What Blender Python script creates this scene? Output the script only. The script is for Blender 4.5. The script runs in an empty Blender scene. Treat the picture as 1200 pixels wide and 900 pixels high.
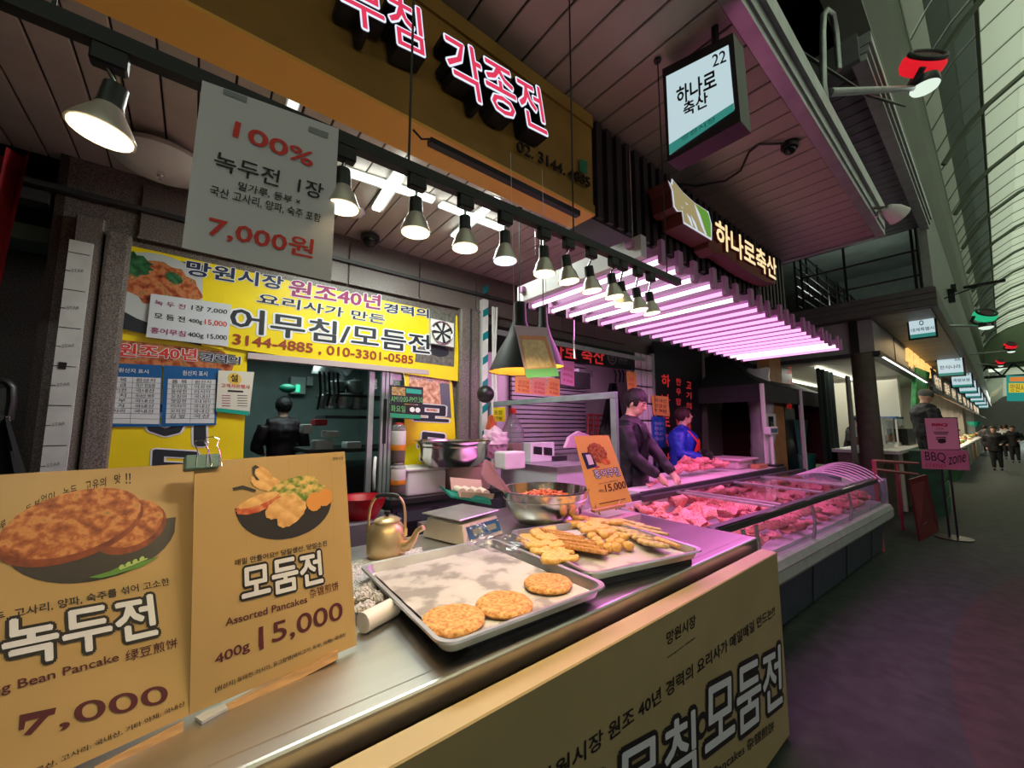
import bpy, bmesh, math, random
from mathutils import Vector, Matrix, noise
random.seed(7)
C = bpy.context.scene.collection
PI = math.pi
V = Vector
# ------------------------------------------------------------ camera
F = 459.0; EYE = V((0, 0, 1.6))
pitch = math.atan(50 / F); yaw = math.radians(51.2)
fh = V((-math.sin(yaw), math.cos(yaw), 0)); RT = V((math.cos(yaw), math.sin(yaw), 0)); ZZ = V((0, 0, 1))
FW = fh * math.cos(pitch) + ZZ * math.sin(pitch); UP = -fh * math.sin(pitch) + ZZ * math.cos(pitch)
cam = bpy.data.cameras.new('camera'); co = bpy.data.objects.new('camera', cam); C.objects.link(co)
cam.sensor_width = 36; cam.lens = F / 1200 * 36; cam.clip_start = .03; cam.clip_end = 300
co.matrix_world = Matrix.Translation(EYE) @ Matrix((RT, UP, -FW)).transposed().to_4x4()
bpy.context.scene.camera = co
S = bpy.context.scene
S.view_settings.view_transform = 'Standard'; S.view_settings.look = 'None'
S.view_settings.exposure = 0.0; S.view_settings.gamma = 1
S.cycles.max_bounces = 7; S.cycles.diffuse_bounces = 3; S.cycles.glossy_bounces = 3; S.cycles.transparent_max_bounces = 12
S.cycles.sample_clamp_indirect = 4
w = bpy.data.worlds.new('world'); S.world = w; w.use_nodes = True
w.node_tree.nodes['Background'].inputs[0].default_value = (.72, .82, .66, 1)
w.node_tree.nodes['Background'].inputs[1].default_value = 1.15
def area(loc, size, power, col, rot=(0, 0, 0), sy=None):
    l = bpy.data.lights.new('lamp_or_fill', 'AREA'); l.energy = power; l.color = col; l.size = size
    if sy: l.shape = 'RECTANGLE'; l.size_y = sy
    o = bpy.data.objects.new('lamp_or_fill', l); C.objects.link(o); o.location = loc; o.rotation_euler = rot; return o
def point(loc, power, col, rad=.03):
    l = bpy.data.lights.new('lamp_or_fill', 'POINT'); l.energy = power; l.color = col; l.shadow_soft_size = rad
    o = bpy.data.objects.new('lamp_or_fill', l); C.objects.link(o); o.location = loc; return o
def spot(loc, power, col, ang=110, rot=(0, 0, 0)):
    l = bpy.data.lights.new('lamp_or_fill', 'SPOT'); l.energy = power; l.color = col; l.shadow_soft_size = .03
    l.spot_size = math.radians(ang); l.spot_blend = .5
    o = bpy.data.objects.new('lamp_or_fill', l); C.objects.link(o); o.location = loc; o.rotation_euler = rot; return o
# rays: turn a point seen in the frame into a point of the place on a known plane
def ray(px, py): return FW + RT * ((px - 600) / F) - UP * ((py - 450) / F)
def at(px, py, x=None, y=None, z=None, d=None):
    r = ray(px, py)
    if x is not None: t = x / r.x
    elif y is not None: t = y / r.y
    elif z is not None: t = (z - 1.6) / r.z
    else: t = d
    return EYE + r * t
# ------------------------------------------------------------ materials
MC = {}
def mat(name, col, rough=.6, metal=0., emit=None, es=0., var=0., vs=8., bump=0., bs=40., col2=None, alpha=1., trans=0., spec=.5, dist=.02, ior=1.45, coat=0., kind='noise', stretch=None):
    if name in MC: return MC[name]
    m = bpy.data.materials.new(name); m.use_nodes = True; nt = m.node_tree; N = nt.nodes; L = nt.links
    b = N['Principled BSDF']
    b.inputs['Base Color'].default_value = (*col, 1); b.inputs['Roughness'].default_value = rough
    b.inputs['Metallic'].default_value = metal; b.inputs['Specular IOR Level'].default_value = spec
    b.inputs['Alpha'].default_value = alpha; b.inputs['Transmission Weight'].default_value = trans
    b.inputs['IOR'].default_value = ior; b.inputs['Coat Weight'].default_value = coat
    if emit: b.inputs['Emission Color'].default_value = (*emit, 1); b.inputs['Emission Strength'].default_value = es
    if var or bump or col2:
        tc = N.new('ShaderNodeTexCoord'); mp = N.new('ShaderNodeMapping'); L.new(tc.outputs['Object'], mp.inputs[0])
        if stretch: mp.inputs['Scale'].default_value = stretch
    if var or col2:
        if kind == 'voronoi':
            t = N.new('ShaderNodeTexVoronoi'); t.inputs['Scale'].default_value = vs; out = t.outputs['Distance']
        else:
            t = N.new('ShaderNodeTexNoise'); t.inputs['Scale'].default_value = vs; t.inputs['Detail'].default_value = 5; out = t.outputs['Fac']
        L.new(mp.outputs[0], t.inputs['Vector'])
        cr = N.new('ShaderNodeValToRGB'); L.new(out, cr.inputs[0]); L.new(cr.outputs[0], b.inputs['Base Color'])
        c2 = col2 if col2 else tuple(max(0, c * (1 - var)) for c in col)
        cr.color_ramp.elements[0].position = .35 if kind == 'noise' else .1; cr.color_ramp.elements[1].position = .65 if kind == 'noise' else .6
        cr.color_ramp.elements[0].color = (*c2, 1)
        cr.color_ramp.elements[1].color = (*(col if col2 else tuple(min(1, c * (1 + var * .4)) for c in col)), 1)
    if bump:
        t2 = N.new('ShaderNodeTexNoise'); t2.inputs['Scale'].default_value = bs; t2.inputs['Detail'].default_value = 4
        L.new(mp.outputs[0], t2.inputs['Vector'])
        bp = N.new('ShaderNodeBump'); bp.inputs['Strength'].default_value = bump; bp.inputs['Distance'].default_value = dist
        L.new(t2.outputs['Fac'], bp.inputs['Height']); L.new(bp.outputs[0], b.inputs['Normal'])
    MC[name] = m; return m
def ramp(name, stops, tex='noise', scale=10, rough=.6, bump=0., spec=.4, stretch=None, detail=6, metal=0):
    if name in MC: return MC[name]
    m = mat(name, stops[0][1], rough, metal, spec=spec); nt = m.node_tree; N = nt.nodes; L = nt.links; b = N['Principled BSDF']
    tc = N.new('ShaderNodeTexCoord'); mp = N.new('ShaderNodeMapping'); L.new(tc.outputs['Object'], mp.inputs[0])
    if stretch: mp.inputs['Scale'].default_value = stretch
    if tex == 'voronoi':
        t = N.new('ShaderNodeTexVoronoi'); t.inputs['Scale'].default_value = scale; o = t.outputs['Distance']
    elif tex == 'cells':
        t = N.new('ShaderNodeTexVoronoi'); t.inputs['Scale'].default_value = scale; o = t.outputs['Color']
    else:
        t = N.new('ShaderNodeTexNoise'); t.inputs['Scale'].default_value = scale; t.inputs['Detail'].default_value = detail; o = t.outputs['Fac']
    L.new(mp.outputs[0], t.inputs['Vector']); cr = N.new('ShaderNodeValToRGB'); L.new(o, cr.inputs[0]); L.new(cr.outputs[0], b.inputs['Base Color'])
    e = cr.color_ramp.elements
    while len(e) < len(stops): e.new(.5)
    for k, (p, c) in enumerate(stops): e[k].position = p; e[k].color = (*c, 1)
    if bump:
        bp = N.new('ShaderNodeBump'); bp.inputs['Strength'].default_value = bump; bp.inputs['Distance'].default_value = .01
        L.new(o, bp.inputs['Height']); L.new(bp.outputs[0], b.inputs['Normal'])
    return m
def glow(name, col, s): return mat(name, (.02, .02, .02), .6, emit=col, es=s)
granite = ramp('granite', [(.3, (.045, .036, .033)), (.5, (.16, .13, .12)), (.72, (.33, .28, .26))], scale=170, rough=.35, detail=3)
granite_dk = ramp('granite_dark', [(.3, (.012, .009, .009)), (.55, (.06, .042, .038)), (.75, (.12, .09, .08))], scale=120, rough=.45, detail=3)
ceil_m = mat('ceiling_cream', (.46, .4, .36), .45, var=.12, vs=3)
ceil_dk = mat('ceiling_gap', (.03, .025, .022), .8)
louvre = mat('louvre_grey', (.16, .17, .17), .5, var=.2, vs=4)
black = mat('black_plastic', (.012, .012, .013), .4)
blackm = mat('black_matte', (.015, .015, .017), .75, var=.3)
steel = mat('brushed_steel', (.6, .59, .57), .33, 1., bump=.05, bs=60, stretch=(1, .02, 1), dist=.002, var=.15, vs=6)
steel2 = mat('pan_aluminium', (.68, .69, .7), .38, 1., var=.15, vs=7)
alu = mat('aluminium_frame', (.5, .52, .53), .4, .75, var=.15, vs=8)
alu_gr = mat('grey_green_frame', (.26, .34, .34), .45, .3, var=.2)
chrome = mat('chrome', (.8, .8, .8), .12, 1.)
yellow = mat('banner_yellow', (.88, .66, .005), .42, var=.08, vs=3)
ochre = mat('sign_ochre', (.33, .19, .035), .5, var=.15, vs=5)
cream = mat('board_tan', (.41, .275, .105), .42, var=.06, vs=4)
cream2 = mat('banner_khaki', (.36, .285, .135), .5, var=.06, vs=4)
woodl = mat('pale_wood', (.52, .31, .13), .55, var=.25, vs=6, stretch=(12, 1, 12))
white = mat('white_paper', (.78, .78, .78), .5)
whitep = mat('white_plastic', (.75, .74, .72), .35, var=.06)
ink = mat('black_ink', (.01, .009, .009), .6)
brownink = mat('maroon_ink', (.07, .008, .012), .6)
redink = mat('red_ink', (.62, .035, .02), .6)
purpleink = mat('purple_ink', (.3, .02, .12), .6)
greyink = mat('grey_white_ink', (.62, .64, .68), .55)
blueink = mat('blue_print', (.005, .1, .3), .4)
navy = mat('navy_ink', (.015, .02, .07), .6)
green = mat('green_plastic', (.02, .2, .09), .4)
teal = mat('teal_plastic', (.01, .35, .25), .35)
grey = mat('grey_paint', (.2, .2, .2), .5)
greyd = mat('dark_grey_paint', (.05, .052, .055), .5, var=.2)
skin = mat('skin', (.62, .36, .26), .5)
hairm = mat('black_hair', (.012, .01, .01), .55, bump=.6, bs=60)
glass = None
def glassy(name, tint=(1, 1, 1), op=.12, rough=.03):
    if name in MC: return MC[name]
    m = bpy.data.materials.new(name); m.use_nodes = True; N = m.node_tree.nodes; L = m.node_tree.links; N.clear()
    o = N.new('ShaderNodeOutputMaterial'); mx = N.new('ShaderNodeMixShader'); t = N.new('ShaderNodeBsdfTransparent'); g = N.new('ShaderNodeBsdfGlossy')
    t.inputs[0].default_value = (*tint, 1); g.inputs['Roughness'].default_value = rough
    lw = N.new('ShaderNodeLayerWeight'); pw_ = N.new('ShaderNodeMath'); pw_.operation = 'POWER'; pw_.inputs[1].default_value = 4; L.new(lw.outputs['Facing'], pw_.inputs[0])
    ad = N.new('ShaderNodeMath'); ad.operation = 'MULTIPLY_ADD'; ad.inputs[1].default_value = .5; ad.inputs[2].default_value = op + .02
    L.new(pw_.outputs[0], ad.inputs[0]); ad.use_clamp = True
    L.new(ad.outputs[0], mx.inputs[0]); L.new(t.outputs[0], mx.inputs[1]); L.new(g.outputs[0], mx.inputs[2]); L.new(mx.outputs[0], o.inputs[0])
    MC[name] = m; return m
glass = glassy('clear_glass', (.93, .96, .96), .0)
plastic = glassy('clear_plastic_film', (.95, .95, .96), .03, .22)
# ------------------------------------------------------------ builders
W = {}
def wm(o): return W.get(o.name, Matrix.Identity(4))
def link(o, parent=None, loc=None):
    C.objects.link(o)
    M = Matrix.Translation(loc) if loc is not None else Matrix.Identity(4)
    o.location = M.translation; W[o.name] = M
    if parent is not None:
        o.parent = parent; o.matrix_parent_inverse = wm(parent).inverted()
    return o
def tag(o, label=None, cat=None, group=None, kind=None, category=None):
    cat = cat or category
    if label: o['label'] = label
    if cat: o['category'] = cat
    if group: o['group'] = group
    if kind: o['kind'] = kind
    return o
def thing(name, label, cat, loc=(0, 0, 0), group=None):
    o = bpy.data.objects.new(name, None); o.empty_display_size = .05; link(o, None, V(loc)); return tag(o, label, cat, group)
class MB:
    def __init__(s): s.b = bmesh.new(); s.sm = False
    def box(s, c, d, R=None):
        r = bmesh.ops.create_cube(s.b, size=1)['verts']
        for v in r:
            p = V((v.co.x * d[0], v.co.y * d[1], v.co.z * d[2])); v.co = V(c) + (R @ p if R else p)
        return s
    def mm(s, a, b): return s.box([(a[i] + b[i]) / 2 for i in range(3)], [abs(b[i] - a[i]) for i in range(3)])
    def ring(s, c, ax, r, n, ref=None, ry=None):
        ax = ax.normalized(); u = (ref or (V((0, 0, 1)) if abs(ax.z) < .9 else V((1, 0, 0)))); u = (u - ax * u.dot(ax)).normalized(); v = ax.cross(u)
        return [s.b.verts.new(c + u * (r * math.cos(2 * PI * k / n)) + v * ((ry or r) * math.sin(2 * PI * k / n))) for k in range(n)]
    def bridge(s, A, B):
        n = len(A)
        for k in range(n): s.b.faces.new((A[k], A[(k + 1) % n], B[(k + 1) % n], B[k]))
    def tube(s, pts, r, n=8, cap=True):
        pts = [V(p) for p in pts]; rr = r if isinstance(r, (list, tuple)) else [r] * len(pts); prev = None; ref = None
        for i, p in enumerate(pts):
            t = (pts[min(i + 1, len(pts) - 1)] - pts[max(i - 1, 0)])
            if t.length < 1e-9: t = V((0, 0, 1))
            t.normalize()
            if ref is None: ref = V((0, 0, 1)) if abs(t.z) < .9 else V((1, 0, 0))
            ref = (ref - t * ref.dot(t)).normalized()
            R = s.ring(p, t, rr[i], n, ref)
            if prev: s.bridge(prev, R)
            elif cap: s.b.faces.new(R[::-1])
            prev = R
        if cap: s.b.faces.new(prev)
        s.sm = True; return s
    def lathe(s, prof, c, n=24, axis=V((0, 0, 1)), ry=None):
        prev = None; c = V(c)
        for (r, z) in prof:
            p = c + axis * z
            R = s.ring(p, axis, max(r, 1e-4), n, None, None if ry is None else max(r, 1e-4) * ry)
            if prev: s.bridge(prev, R)
            else: s.b.faces.new(R[::-1])
            prev = R
        s.b.faces.new(prev); s.sm = True; return s
    def ball(s, c, r, n=12, R=None):
        vs = bmesh.ops.create_uvsphere(s.b, u_segments=n, v_segments=max(6, n // 2 + 2), radius=1)['verts']
        rr = r if isinstance(r, (tuple, list)) else (r, r, r)
        for v in vs:
            p = V((v.co.x * rr[0], v.co.y * rr[1], v.co.z * rr[2])); v.co = V(c) + (R @ p if R else p)
        s.sm = True; return s
    def poly(s, pts, ex=None):
        pts = [V(p) for p in pts]; A = [s.b.verts.new(p) for p in pts]; s.b.faces.new(A)
        if ex is not None:
            B = [s.b.verts.new(p + ex) for p in pts]; s.b.faces.new(B[::-1]); n = len(A)
            for k in range(n): s.b.faces.new((A[(k + 1) % n], A[k], B[k], B[(k + 1) % n]))
        return s
    def grid(s, f, nu, nv):
        g = [[s.b.verts.new(f(i / nu, j / nv)) for j in range(nv + 1)] for i in range(nu + 1)]
        for i in range(nu):
            for j in range(nv): s.b.faces.new((g[i][j], g[i + 1][j], g[i + 1][j + 1], g[i][j + 1]))
        s.sm = True; return s
    def noise(s, amp, sc, seed=0):
        for v in s.b.verts:
            v.co += noise.noise_vector(v.co * sc + V((seed, seed * 2, 0))) * amp
        return s
    def bevel(s, w_, seg=2):
        bmesh.ops.bevel(s.b, geom=s.b.edges[:], offset=w_, segments=seg, affect='EDGES', profile=.6); s.sm = False; return s
    def build(s, name, m, parent=None, smooth=None, flip=False, **k):
        bm = s.b
        bmesh.ops.recalc_face_normals(bm, faces=bm.faces)
        me = bpy.data.meshes.new(name)
        if len(bm.verts) == 0: print('EMPTY', name)
        lo = V([min(v.co[i] for v in bm.verts) for i in range(3)]); hi = V([max(v.co[i] for v in bm.verts) for i in range(3)])
        c = (lo + hi) / 2
        if parent is None: c.z = lo.z
        for v in bm.verts: v.co -= c
        bm.to_mesh(me); bm.free()
        if s.sm if smooth is None else smooth:
            me.shade_smooth()
            try: me.set_sharp_from_angle(angle=math.radians(45))
            except Exception: pass
        me.materials.append(m)
        o = bpy.data.objects.new(name, me); link(o, parent, c)
        return tag(o, **k)
def struct(name, mb, m, parent=None):
    o = mb.build(name, m, parent)
    if parent is None: o['kind'] = 'structure'
    return o
def B(a, b): return MB().mm(a, b)
def copy_tree(o, delta, parent=None, rz=0, sc=1.):
    """copy a thing made at the origin frame of its root with all its parts; moved by delta"""
    c = o.copy(); C.objects.link(c)
    if parent is None:
        c.location = o.location + V(delta); c.rotation_euler = (0, 0, o.rotation_euler.z + rz); c.scale = (sc,) * 3
        W[c.name] = Matrix.Translation(c.location)
    else: c.parent = parent
    for ch in list(o.children): copy_tree(ch, None, c)
    return c
# text: one flat mesh per line, made with the built-in font
TC = {}
TS = bpy.data.scenes.new('scratch')   # meshes are evaluated in an empty scratch scene, removed at the end
def evalmesh(o):
    TS.collection.objects.link(o); vl = TS.view_layers[0]; vl.update(); dg = vl.depsgraph
    m = bpy.data.meshes.new_from_object(o.evaluated_get(dg)); TS.collection.objects.unlink(o); return m
def tmesh(s, off=0.):
    k = (s, off)
    if k in TC: return TC[k]
    if off:      # heavier strokes: the glyphs repeated round a small circle
        vs, fs = tmesh(s); n = 5 if off < .035 else 12; r = off * .9; V2 = []; F2 = []
        for q in range(n):
            dx, dy = r * math.cos(2 * PI * q / n + .3), r * math.sin(2 * PI * q / n + .3); b0 = len(V2)
            V2 += [(x + dx, y + dy, q * 6e-5) for x, y in vs]; F2 += [tuple(i + b0 for i in f) for f in fs]
        TC[k] = (V2, F2); return TC[k]
    cu = bpy.data.curves.new('t', 'FONT'); cu.body = s; cu.resolution_u = 2 if any(ord(c_) > 0x2e80 for c_ in s) else 5
    o = bpy.data.objects.new('t', cu); m = evalmesh(o)
    vs = [(v.co.x, v.co.y) for v in m.vertices]; fs = [tuple(p.vertices) for p in m.polygons]
    bpy.data.objects.remove(o); bpy.data.curves.remove(cu); bpy.data.meshes.remove(m)
    TC[k] = (vs, fs); return TC[k]
class Board:
    """a flat sign: origin, unit u (reader's right), unit v (up), normal n towards the reader"""
    def __init__(s, o, u, v, root=None):
        s.o = V(o); s.u = V(u).normalized(); v = V(v); s.v = (v - s.u * v.dot(s.u)).normalized(); s.n = s.u.cross(s.v); s.root = root
        if s.n.dot(EYE - s.o) < 0: s.n = -s.n
    def hit(s, px, py):
        r = ray(px, py); t = (s.o - EYE).dot(s.n) / r.dot(s.n); p = EYE + r * t - s.o
        return (p.dot(s.u), p.dot(s.v))
    def w(s, a, b, off=0): return s.o + s.u * a + s.v * b + s.n * off
    def text(s, txt, p0, p1, ph, m, off=.0015, bold=0., layers=None, depth=0., name='lettering', parent=None, loc=None, maxh=None, **k):
        """p0, p1 bottom corners, ph top-left of the written line (frame points); layers = [(offset, material, rise)] bottom first"""
        vs, fs = tmesh(txt, bold)
        x0 = min(v[0] for v in vs); x1 = max(v[0] for v in vs); y0 = min(v[1] for v in vs); y1 = max(v[1] for v in vs)
        if loc: a, b, hh = [V(q) for q in loc]
        else: a = V(s.hit(*p0)); b = V(s.hit(*p1)); hh = V(s.hit(*ph))
        U = (b - a) / (x1 - x0); H_ = (hh - a) / (y1 - y0)
        def put(vs, fs, mm_, z, nm, dp):
            mb = MB(); pts = []
            for vv in vs:
                q = a + U * (vv[0] - x0) + H_ * (vv[1] - y0); pts.append(s.w(q.x, q.y, z + (vv[2] if len(vv) > 2 else 0)))
            bv = [mb.b.verts.new(p) for p in pts]; ff = []
            for f in fs:
                try: ff.append(mb.b.faces.new([bv[i] for i in f]))
                except ValueError: pass
            if dp:
                r = bmesh.ops.extrude_face_region(mb.b, geom=ff); bmesh.ops.translate(mb.b, vec=-s.n * dp, verts=[g for g in r['geom'] if isinstance(g, bmesh.types.BMVert)])
            return mb.build(nm, mm_, parent or s.root, smooth=False, **k)
        if layers:
            r = None
            for i, L_ in enumerate(layers):
                of, mm_, z = L_[:3]; dp = L_[3] if len(L_) > 3 else 0
                v2, f2 = tmesh(txt, of); r = put(v2, f2, mm_, z, ['letter_outline', 'lettering', 'letter_face'][min(i, 2)], dp)
            return r
        return put(vs, fs, m, off, name, depth)
    def px(s, pts, m, off=.001, name='print', thick=0, parent=None, **k):
        P_ = [s.w(*s.hit(*p), off) for p in pts]
        return MB().poly(P_, -s.n * thick if thick else None).build(name, m, parent or s.root, **k)
    def ell(s, c, ex, ey, m, off=.001, name='print', n=28, parent=None, wob=0, **k):
        c0 = V(s.hit(*c)); a = V(s.hit(*ex)) - c0; b = V(s.hit(*ey)) - c0; pts = []
        for i in range(n):
            t = 2 * PI * i / n; g = 1 + wob * math.sin(i * 2.7 + c[0]) ; q = c0 + (a * math.cos(t) + b * math.sin(t)) * g; pts.append(s.w(q.x, q.y, off))
        return MB().poly(pts).build(name, m, parent or s.root, **k)
    def rect(s, a, b, m, off=.001, thick=0, name='panel', parent=None, **k):
        return MB().poly([s.w(a[0], a[1], off), s.w(b[0], a[1], off), s.w(b[0], b[1], off), s.w(a[0], b[1], off)], -s.n * thick if thick else None).build(name, m, parent or s.root, **k)
def xboard(x, root=None): return Board((x, 0, 1.6), (0, 1, 0), (0, 0, 1), root)      # faces the street
def yboard(y, root=None): return Board((0, y, 1.6), (1, 0, 0), (0, 0, 1), root)      # faces along the street
XW = -3.5; ZC = 3.28; XS = -1.26; ZS = 2.715
# ============================================================ FLOOR
fl = MB().mm((-9, -14, -.2), (5.6, 90, 0)).build('floor', mat('asphalt', (.03, .042, .037), .75, var=.35, vs=9, bump=.35, bs=120), None, kind='structure')
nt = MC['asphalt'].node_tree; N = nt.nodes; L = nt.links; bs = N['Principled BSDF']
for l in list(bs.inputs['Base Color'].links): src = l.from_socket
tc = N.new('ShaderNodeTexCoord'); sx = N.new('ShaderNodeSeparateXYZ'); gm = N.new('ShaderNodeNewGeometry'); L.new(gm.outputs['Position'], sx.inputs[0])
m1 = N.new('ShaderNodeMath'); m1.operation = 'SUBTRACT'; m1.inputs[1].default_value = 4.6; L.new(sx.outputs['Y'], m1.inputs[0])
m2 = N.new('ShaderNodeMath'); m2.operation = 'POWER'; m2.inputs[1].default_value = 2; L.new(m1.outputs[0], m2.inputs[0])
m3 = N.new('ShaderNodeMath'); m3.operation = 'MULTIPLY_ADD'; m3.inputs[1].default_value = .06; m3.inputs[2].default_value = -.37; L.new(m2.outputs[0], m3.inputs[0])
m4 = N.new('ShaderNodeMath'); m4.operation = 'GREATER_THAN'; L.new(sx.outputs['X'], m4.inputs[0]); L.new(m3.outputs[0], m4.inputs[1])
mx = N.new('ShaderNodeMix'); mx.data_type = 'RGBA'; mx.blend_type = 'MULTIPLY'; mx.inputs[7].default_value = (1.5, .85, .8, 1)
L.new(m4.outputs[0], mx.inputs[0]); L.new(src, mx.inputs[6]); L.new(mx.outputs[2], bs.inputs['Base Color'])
# wall across the street and the two street ends (never seen from here, end walls added to keep sky light out)
struct('wall_right', B((5.4, -14, 0), (5.6, 90, 7.3)), mat('far_wall', (.2, .2, .18), .8, var=.2))
struct('wall_back', B((-9, -14.2, 0), (5.6, -14, 9.5)), mat('far_wall', (.2, .2, .18)))
struct('wall_end', B((-9, 90, 0), (5.6, 90.2, 9.5)), mat('far_wall', (.2, .2, .18)))
# ============================================================ SHOP FRONT WALL
yl, yr = at(290, 412, x=XW).y, at(497, 440, x=XW).y; zd = 2.13
wl = MB()
wl.mm((XW - .18, -.72, 0), (XW, yl, ZC)); wl.mm((XW - .18, yl, zd), (XW, yr, ZC)); wl.mm((XW - .18, yr, 0), (XW, 2.42, ZC))
wl.mm((XW - .18, 2.42, 2.62), (XW, 5.35, ZC)); wl.mm((XW - .18, 5.35, 0), (XW, 7.6, ZC))
wall_left = struct('wall_left', wl, granite)
for i, y in enumerate([-.05, .62, 1.29, 1.96, 2.63, 3.3, 3.97, 4.64]):      # lintel stone slabs, proud of the wall with open joints
    MB().mm((XW - .01, y - .33, 2.86), (XW + .025, y + .33, ZC - .05)).bevel(.004, 1).build('granite_slab', granite, wall_left)
    MB().mm((XW - .01, y - .33, 2.835), (XW + .045, y + .33, 2.856)).build('stone_ledge', granite, wall_left)
# recess left of the shop
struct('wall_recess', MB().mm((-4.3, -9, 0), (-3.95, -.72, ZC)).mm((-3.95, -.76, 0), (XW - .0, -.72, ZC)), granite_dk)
struct('trim_recess', MB().mm((XW - .1, -9, 2.93), (XW + .03, -.78, 3.0)).mm((XW - .06, -9, 3.02), (XW + .06, 5.3, 3.05)), greyd)
# pilasters with rounded stone edge
MB().mm((XW, -.52, 0), (XW + .09, -.40, 2.83)).bevel(.02, 2).build('pilaster', granite, None, kind='structure', label=None)
MB().mm((XW, -.655, 0), (XW + .07, -.53, 2.9)).bevel(.008, 1).build('pilaster', granite, None, kind='structure')
pr = MB(); pr.mm((XW, 2.06, 0), (XW + .1, 2.3, 2.83)).bevel(.035, 3).build('pilaster', granite, None, kind='structure')
MB().mm((XW + .1, 2.17, 0), (XW + .115, 2.185, 2.83)).build('trim_pilaster', greyd, None, kind='structure')
# corner strip with the height marks
bp = MB().mm((XW + .07, -.665, .6), (XW + .085, -.565, 2.72)).build('height_chart', mat('chart_white', (.62, .62, .6), .5, var=.1), None)
tag(bp, 'long off-white paper strip with printed marks taped down the granite pilaster', 'poster')
for k in range(17):
    z = .8 + k * .115
    MB().mm((XW + .085, -.665, z), (XW + .087, -.645 if k % 2 else -.575, z + .004)).build('tick_mark', ink, bp)
bb = xboard(XW + .086, bp)
for k in range(8):
    z = .9 + k * .23
    bb.text('STAR', None, None, None, mat('faded_ink', (.2, .2, .2)), loc=((-.64, z - 1.6 + .01), (-.59, z - 1.6 + .02), (-.641, z - 1.6 + .03)))
bb.px([(69, 424), (79, 425), (77, 433), (68, 432)], ink, .003, 'sticker')
# striped post between the two shops
sp = B((XW + .02, 2.34, 0), (XW + .09, 2.41, 2.98)).build('striped_post', whitep, None)
tag(sp, 'thin white corner post with teal diagonal stripes between the two shops', 'post')
for k in range(9):
    z = .95 + k * .26
    MB().poly([(XW + .0915, 2.34, z), (XW + .0915, 2.41, z + .05), (XW + .0915, 2.41, z + .13), (XW + .0915, 2.34, z + .08)]).build('stripe', mat('teal_paint', (.0, .22, .25), .4), sp)
cb = MB()
for k, (dy, dx) in enumerate([(.035, .03), (.055, .02), (.07, .04)]):
    cb.tube([(XW + .1 + dx, 2.41 + dy + .01 * math.sin(z * 3 + k), .9 + z * .5) for z in range(5)], .012, 6)
tag(cb.build('cable_bundle', whitep, None), 'pale cables hanging beside the striped post', 'cable')
# ============================================================ CEILING
ceil = struct('ceiling', B((XW - .5, -6, ZC + .02), (-.56, 4.55, ZC + .1)), ceil_dk)
pp = None; y = -2.28; n = 0
while y < 4.5:
    if pp is None:
        pp = MB().mm((XW - .1, y, ZC), (-.565, y + .136, ZC + .018)).bevel(.003, 1).build('ceiling_panel', ceil_m, ceil); y0 = y
    else:
        q = pp.copy(); C.objects.link(q); q.location = pp.location + V((0, y - y0, 0))
    y += .1455
# stainless gutter along the canopy edge
fa = struct('trim_fascia', MB().mm((-.56, -6, ZC - .015), (-.5, 4.56, ZC + .03)).mm((-.53, -6, ZC + .03), (-.49, 4.56, ZC + .10)).mm((-.51, -6, ZC + .105), (-.47, 4.56, ZC + .21)), alu)
struct('trim_canopy_end', B((-1.3, 4.55, ZC - .015), (-.5, 4.6, ZC + .2)), alu)
# upper soffit beyond (grey boards)
struct('balcony_ceiling', B((-6, 9.0, 6.0), (-.62, 20, 6.1)), mat('balcony_ceiling_grey', (.4, .44, .4), .6, var=.2, vs=2))
up = struct('upper_soffit', B((-2.6, 4.3, 4.80), (-.5, 8.9, 4.95)), ceil_dk)
k = 0; y = 4.32; p0 = None
while y < 8.8:
    if p0 is None: p0 = B((-2.6, y, 4.77), (-.56, y + .16, 4.8)).build('soffit_board', louvre, up); y0 = y
    else:
        q = p0.copy(); C.objects.link(q); q.location = p0.location + V((0, y - y0, 0))
    y += .18
struct('trim_upper_soffit', MB().mm((-.56, 4.28, 4.74), (-.46, 8.92, 4.80)).mm((-.55, 4.28, 4.81), (-.44, 8.92, 4.87)).mm((-.56, 4.28, 4.88), (-.42, 8.92, 4.98)), alu)
struct('trim_upper_front', MB().mm((-2.6, 4.22, 4.74), (-.5, 4.3, 4.98)), louvre)
# upper facade wall above the canopy
uw = struct('upper_wall', MB().mm((-2.7, 4.6, 3.3), (-2.6, 8.0, 8)).mm((-3.5, -6, 3.6), (-3.4, 4.6, 9)), mat('upper_cladding', (.07, .09, .08), .5, var=.2))
for k in range(22):
    MB().mm((-2.6, 4.6, 5 + k * .13), (-2.57, 8.9, 5.1 + k * .13)).build('cladding_board', mat('upper_cladding', (.07, .09, .08)), uw)
# ============================================================ ARCADE ROOF
gir = mat('arcade_girder', (.065, .08, .05), .5, var=.15, vs=1.5); rib_m = mat('arcade_rib', (.2, .23, .18), .45, .3)
pan_x = None
arc = thing('arcade_roof', 'arched glazed arcade roof of translucent panels over the street', 'roof', (2.4, 20, 8.5))
arc['kind'] = 'structure'; del arc['category']
gp = [(-.62, 5.75), (-.50, 5.7), (-.40, 6.2), (-.36, 6.9), (-.42, 7.3), (-.62, 7.3)]
def extr(prof, y0, y1): return MB().poly([(x, y0, z) for x, z in prof], V((0, y1 - y0, 0)))
struct('arcade_girder', extr(gp, -14, 90), gir)
struct('arcade_girder_flange', MB().mm((-.75, -14, 5.66), (-.5, 90, 5.74)), rib_m)
struct('upper_wall_high', MB().mm((-.75, -14, 7.3), (-.5, 90, 7.6)).mm((-3.6, -14, 9.4), (-.6, 90, 9.5)).mm((-.75, -14, 7.5), (-.62, 90, 9.5)).mm((-9.2, -14, 0), (-9, 90, 9.5)), gir)
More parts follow.
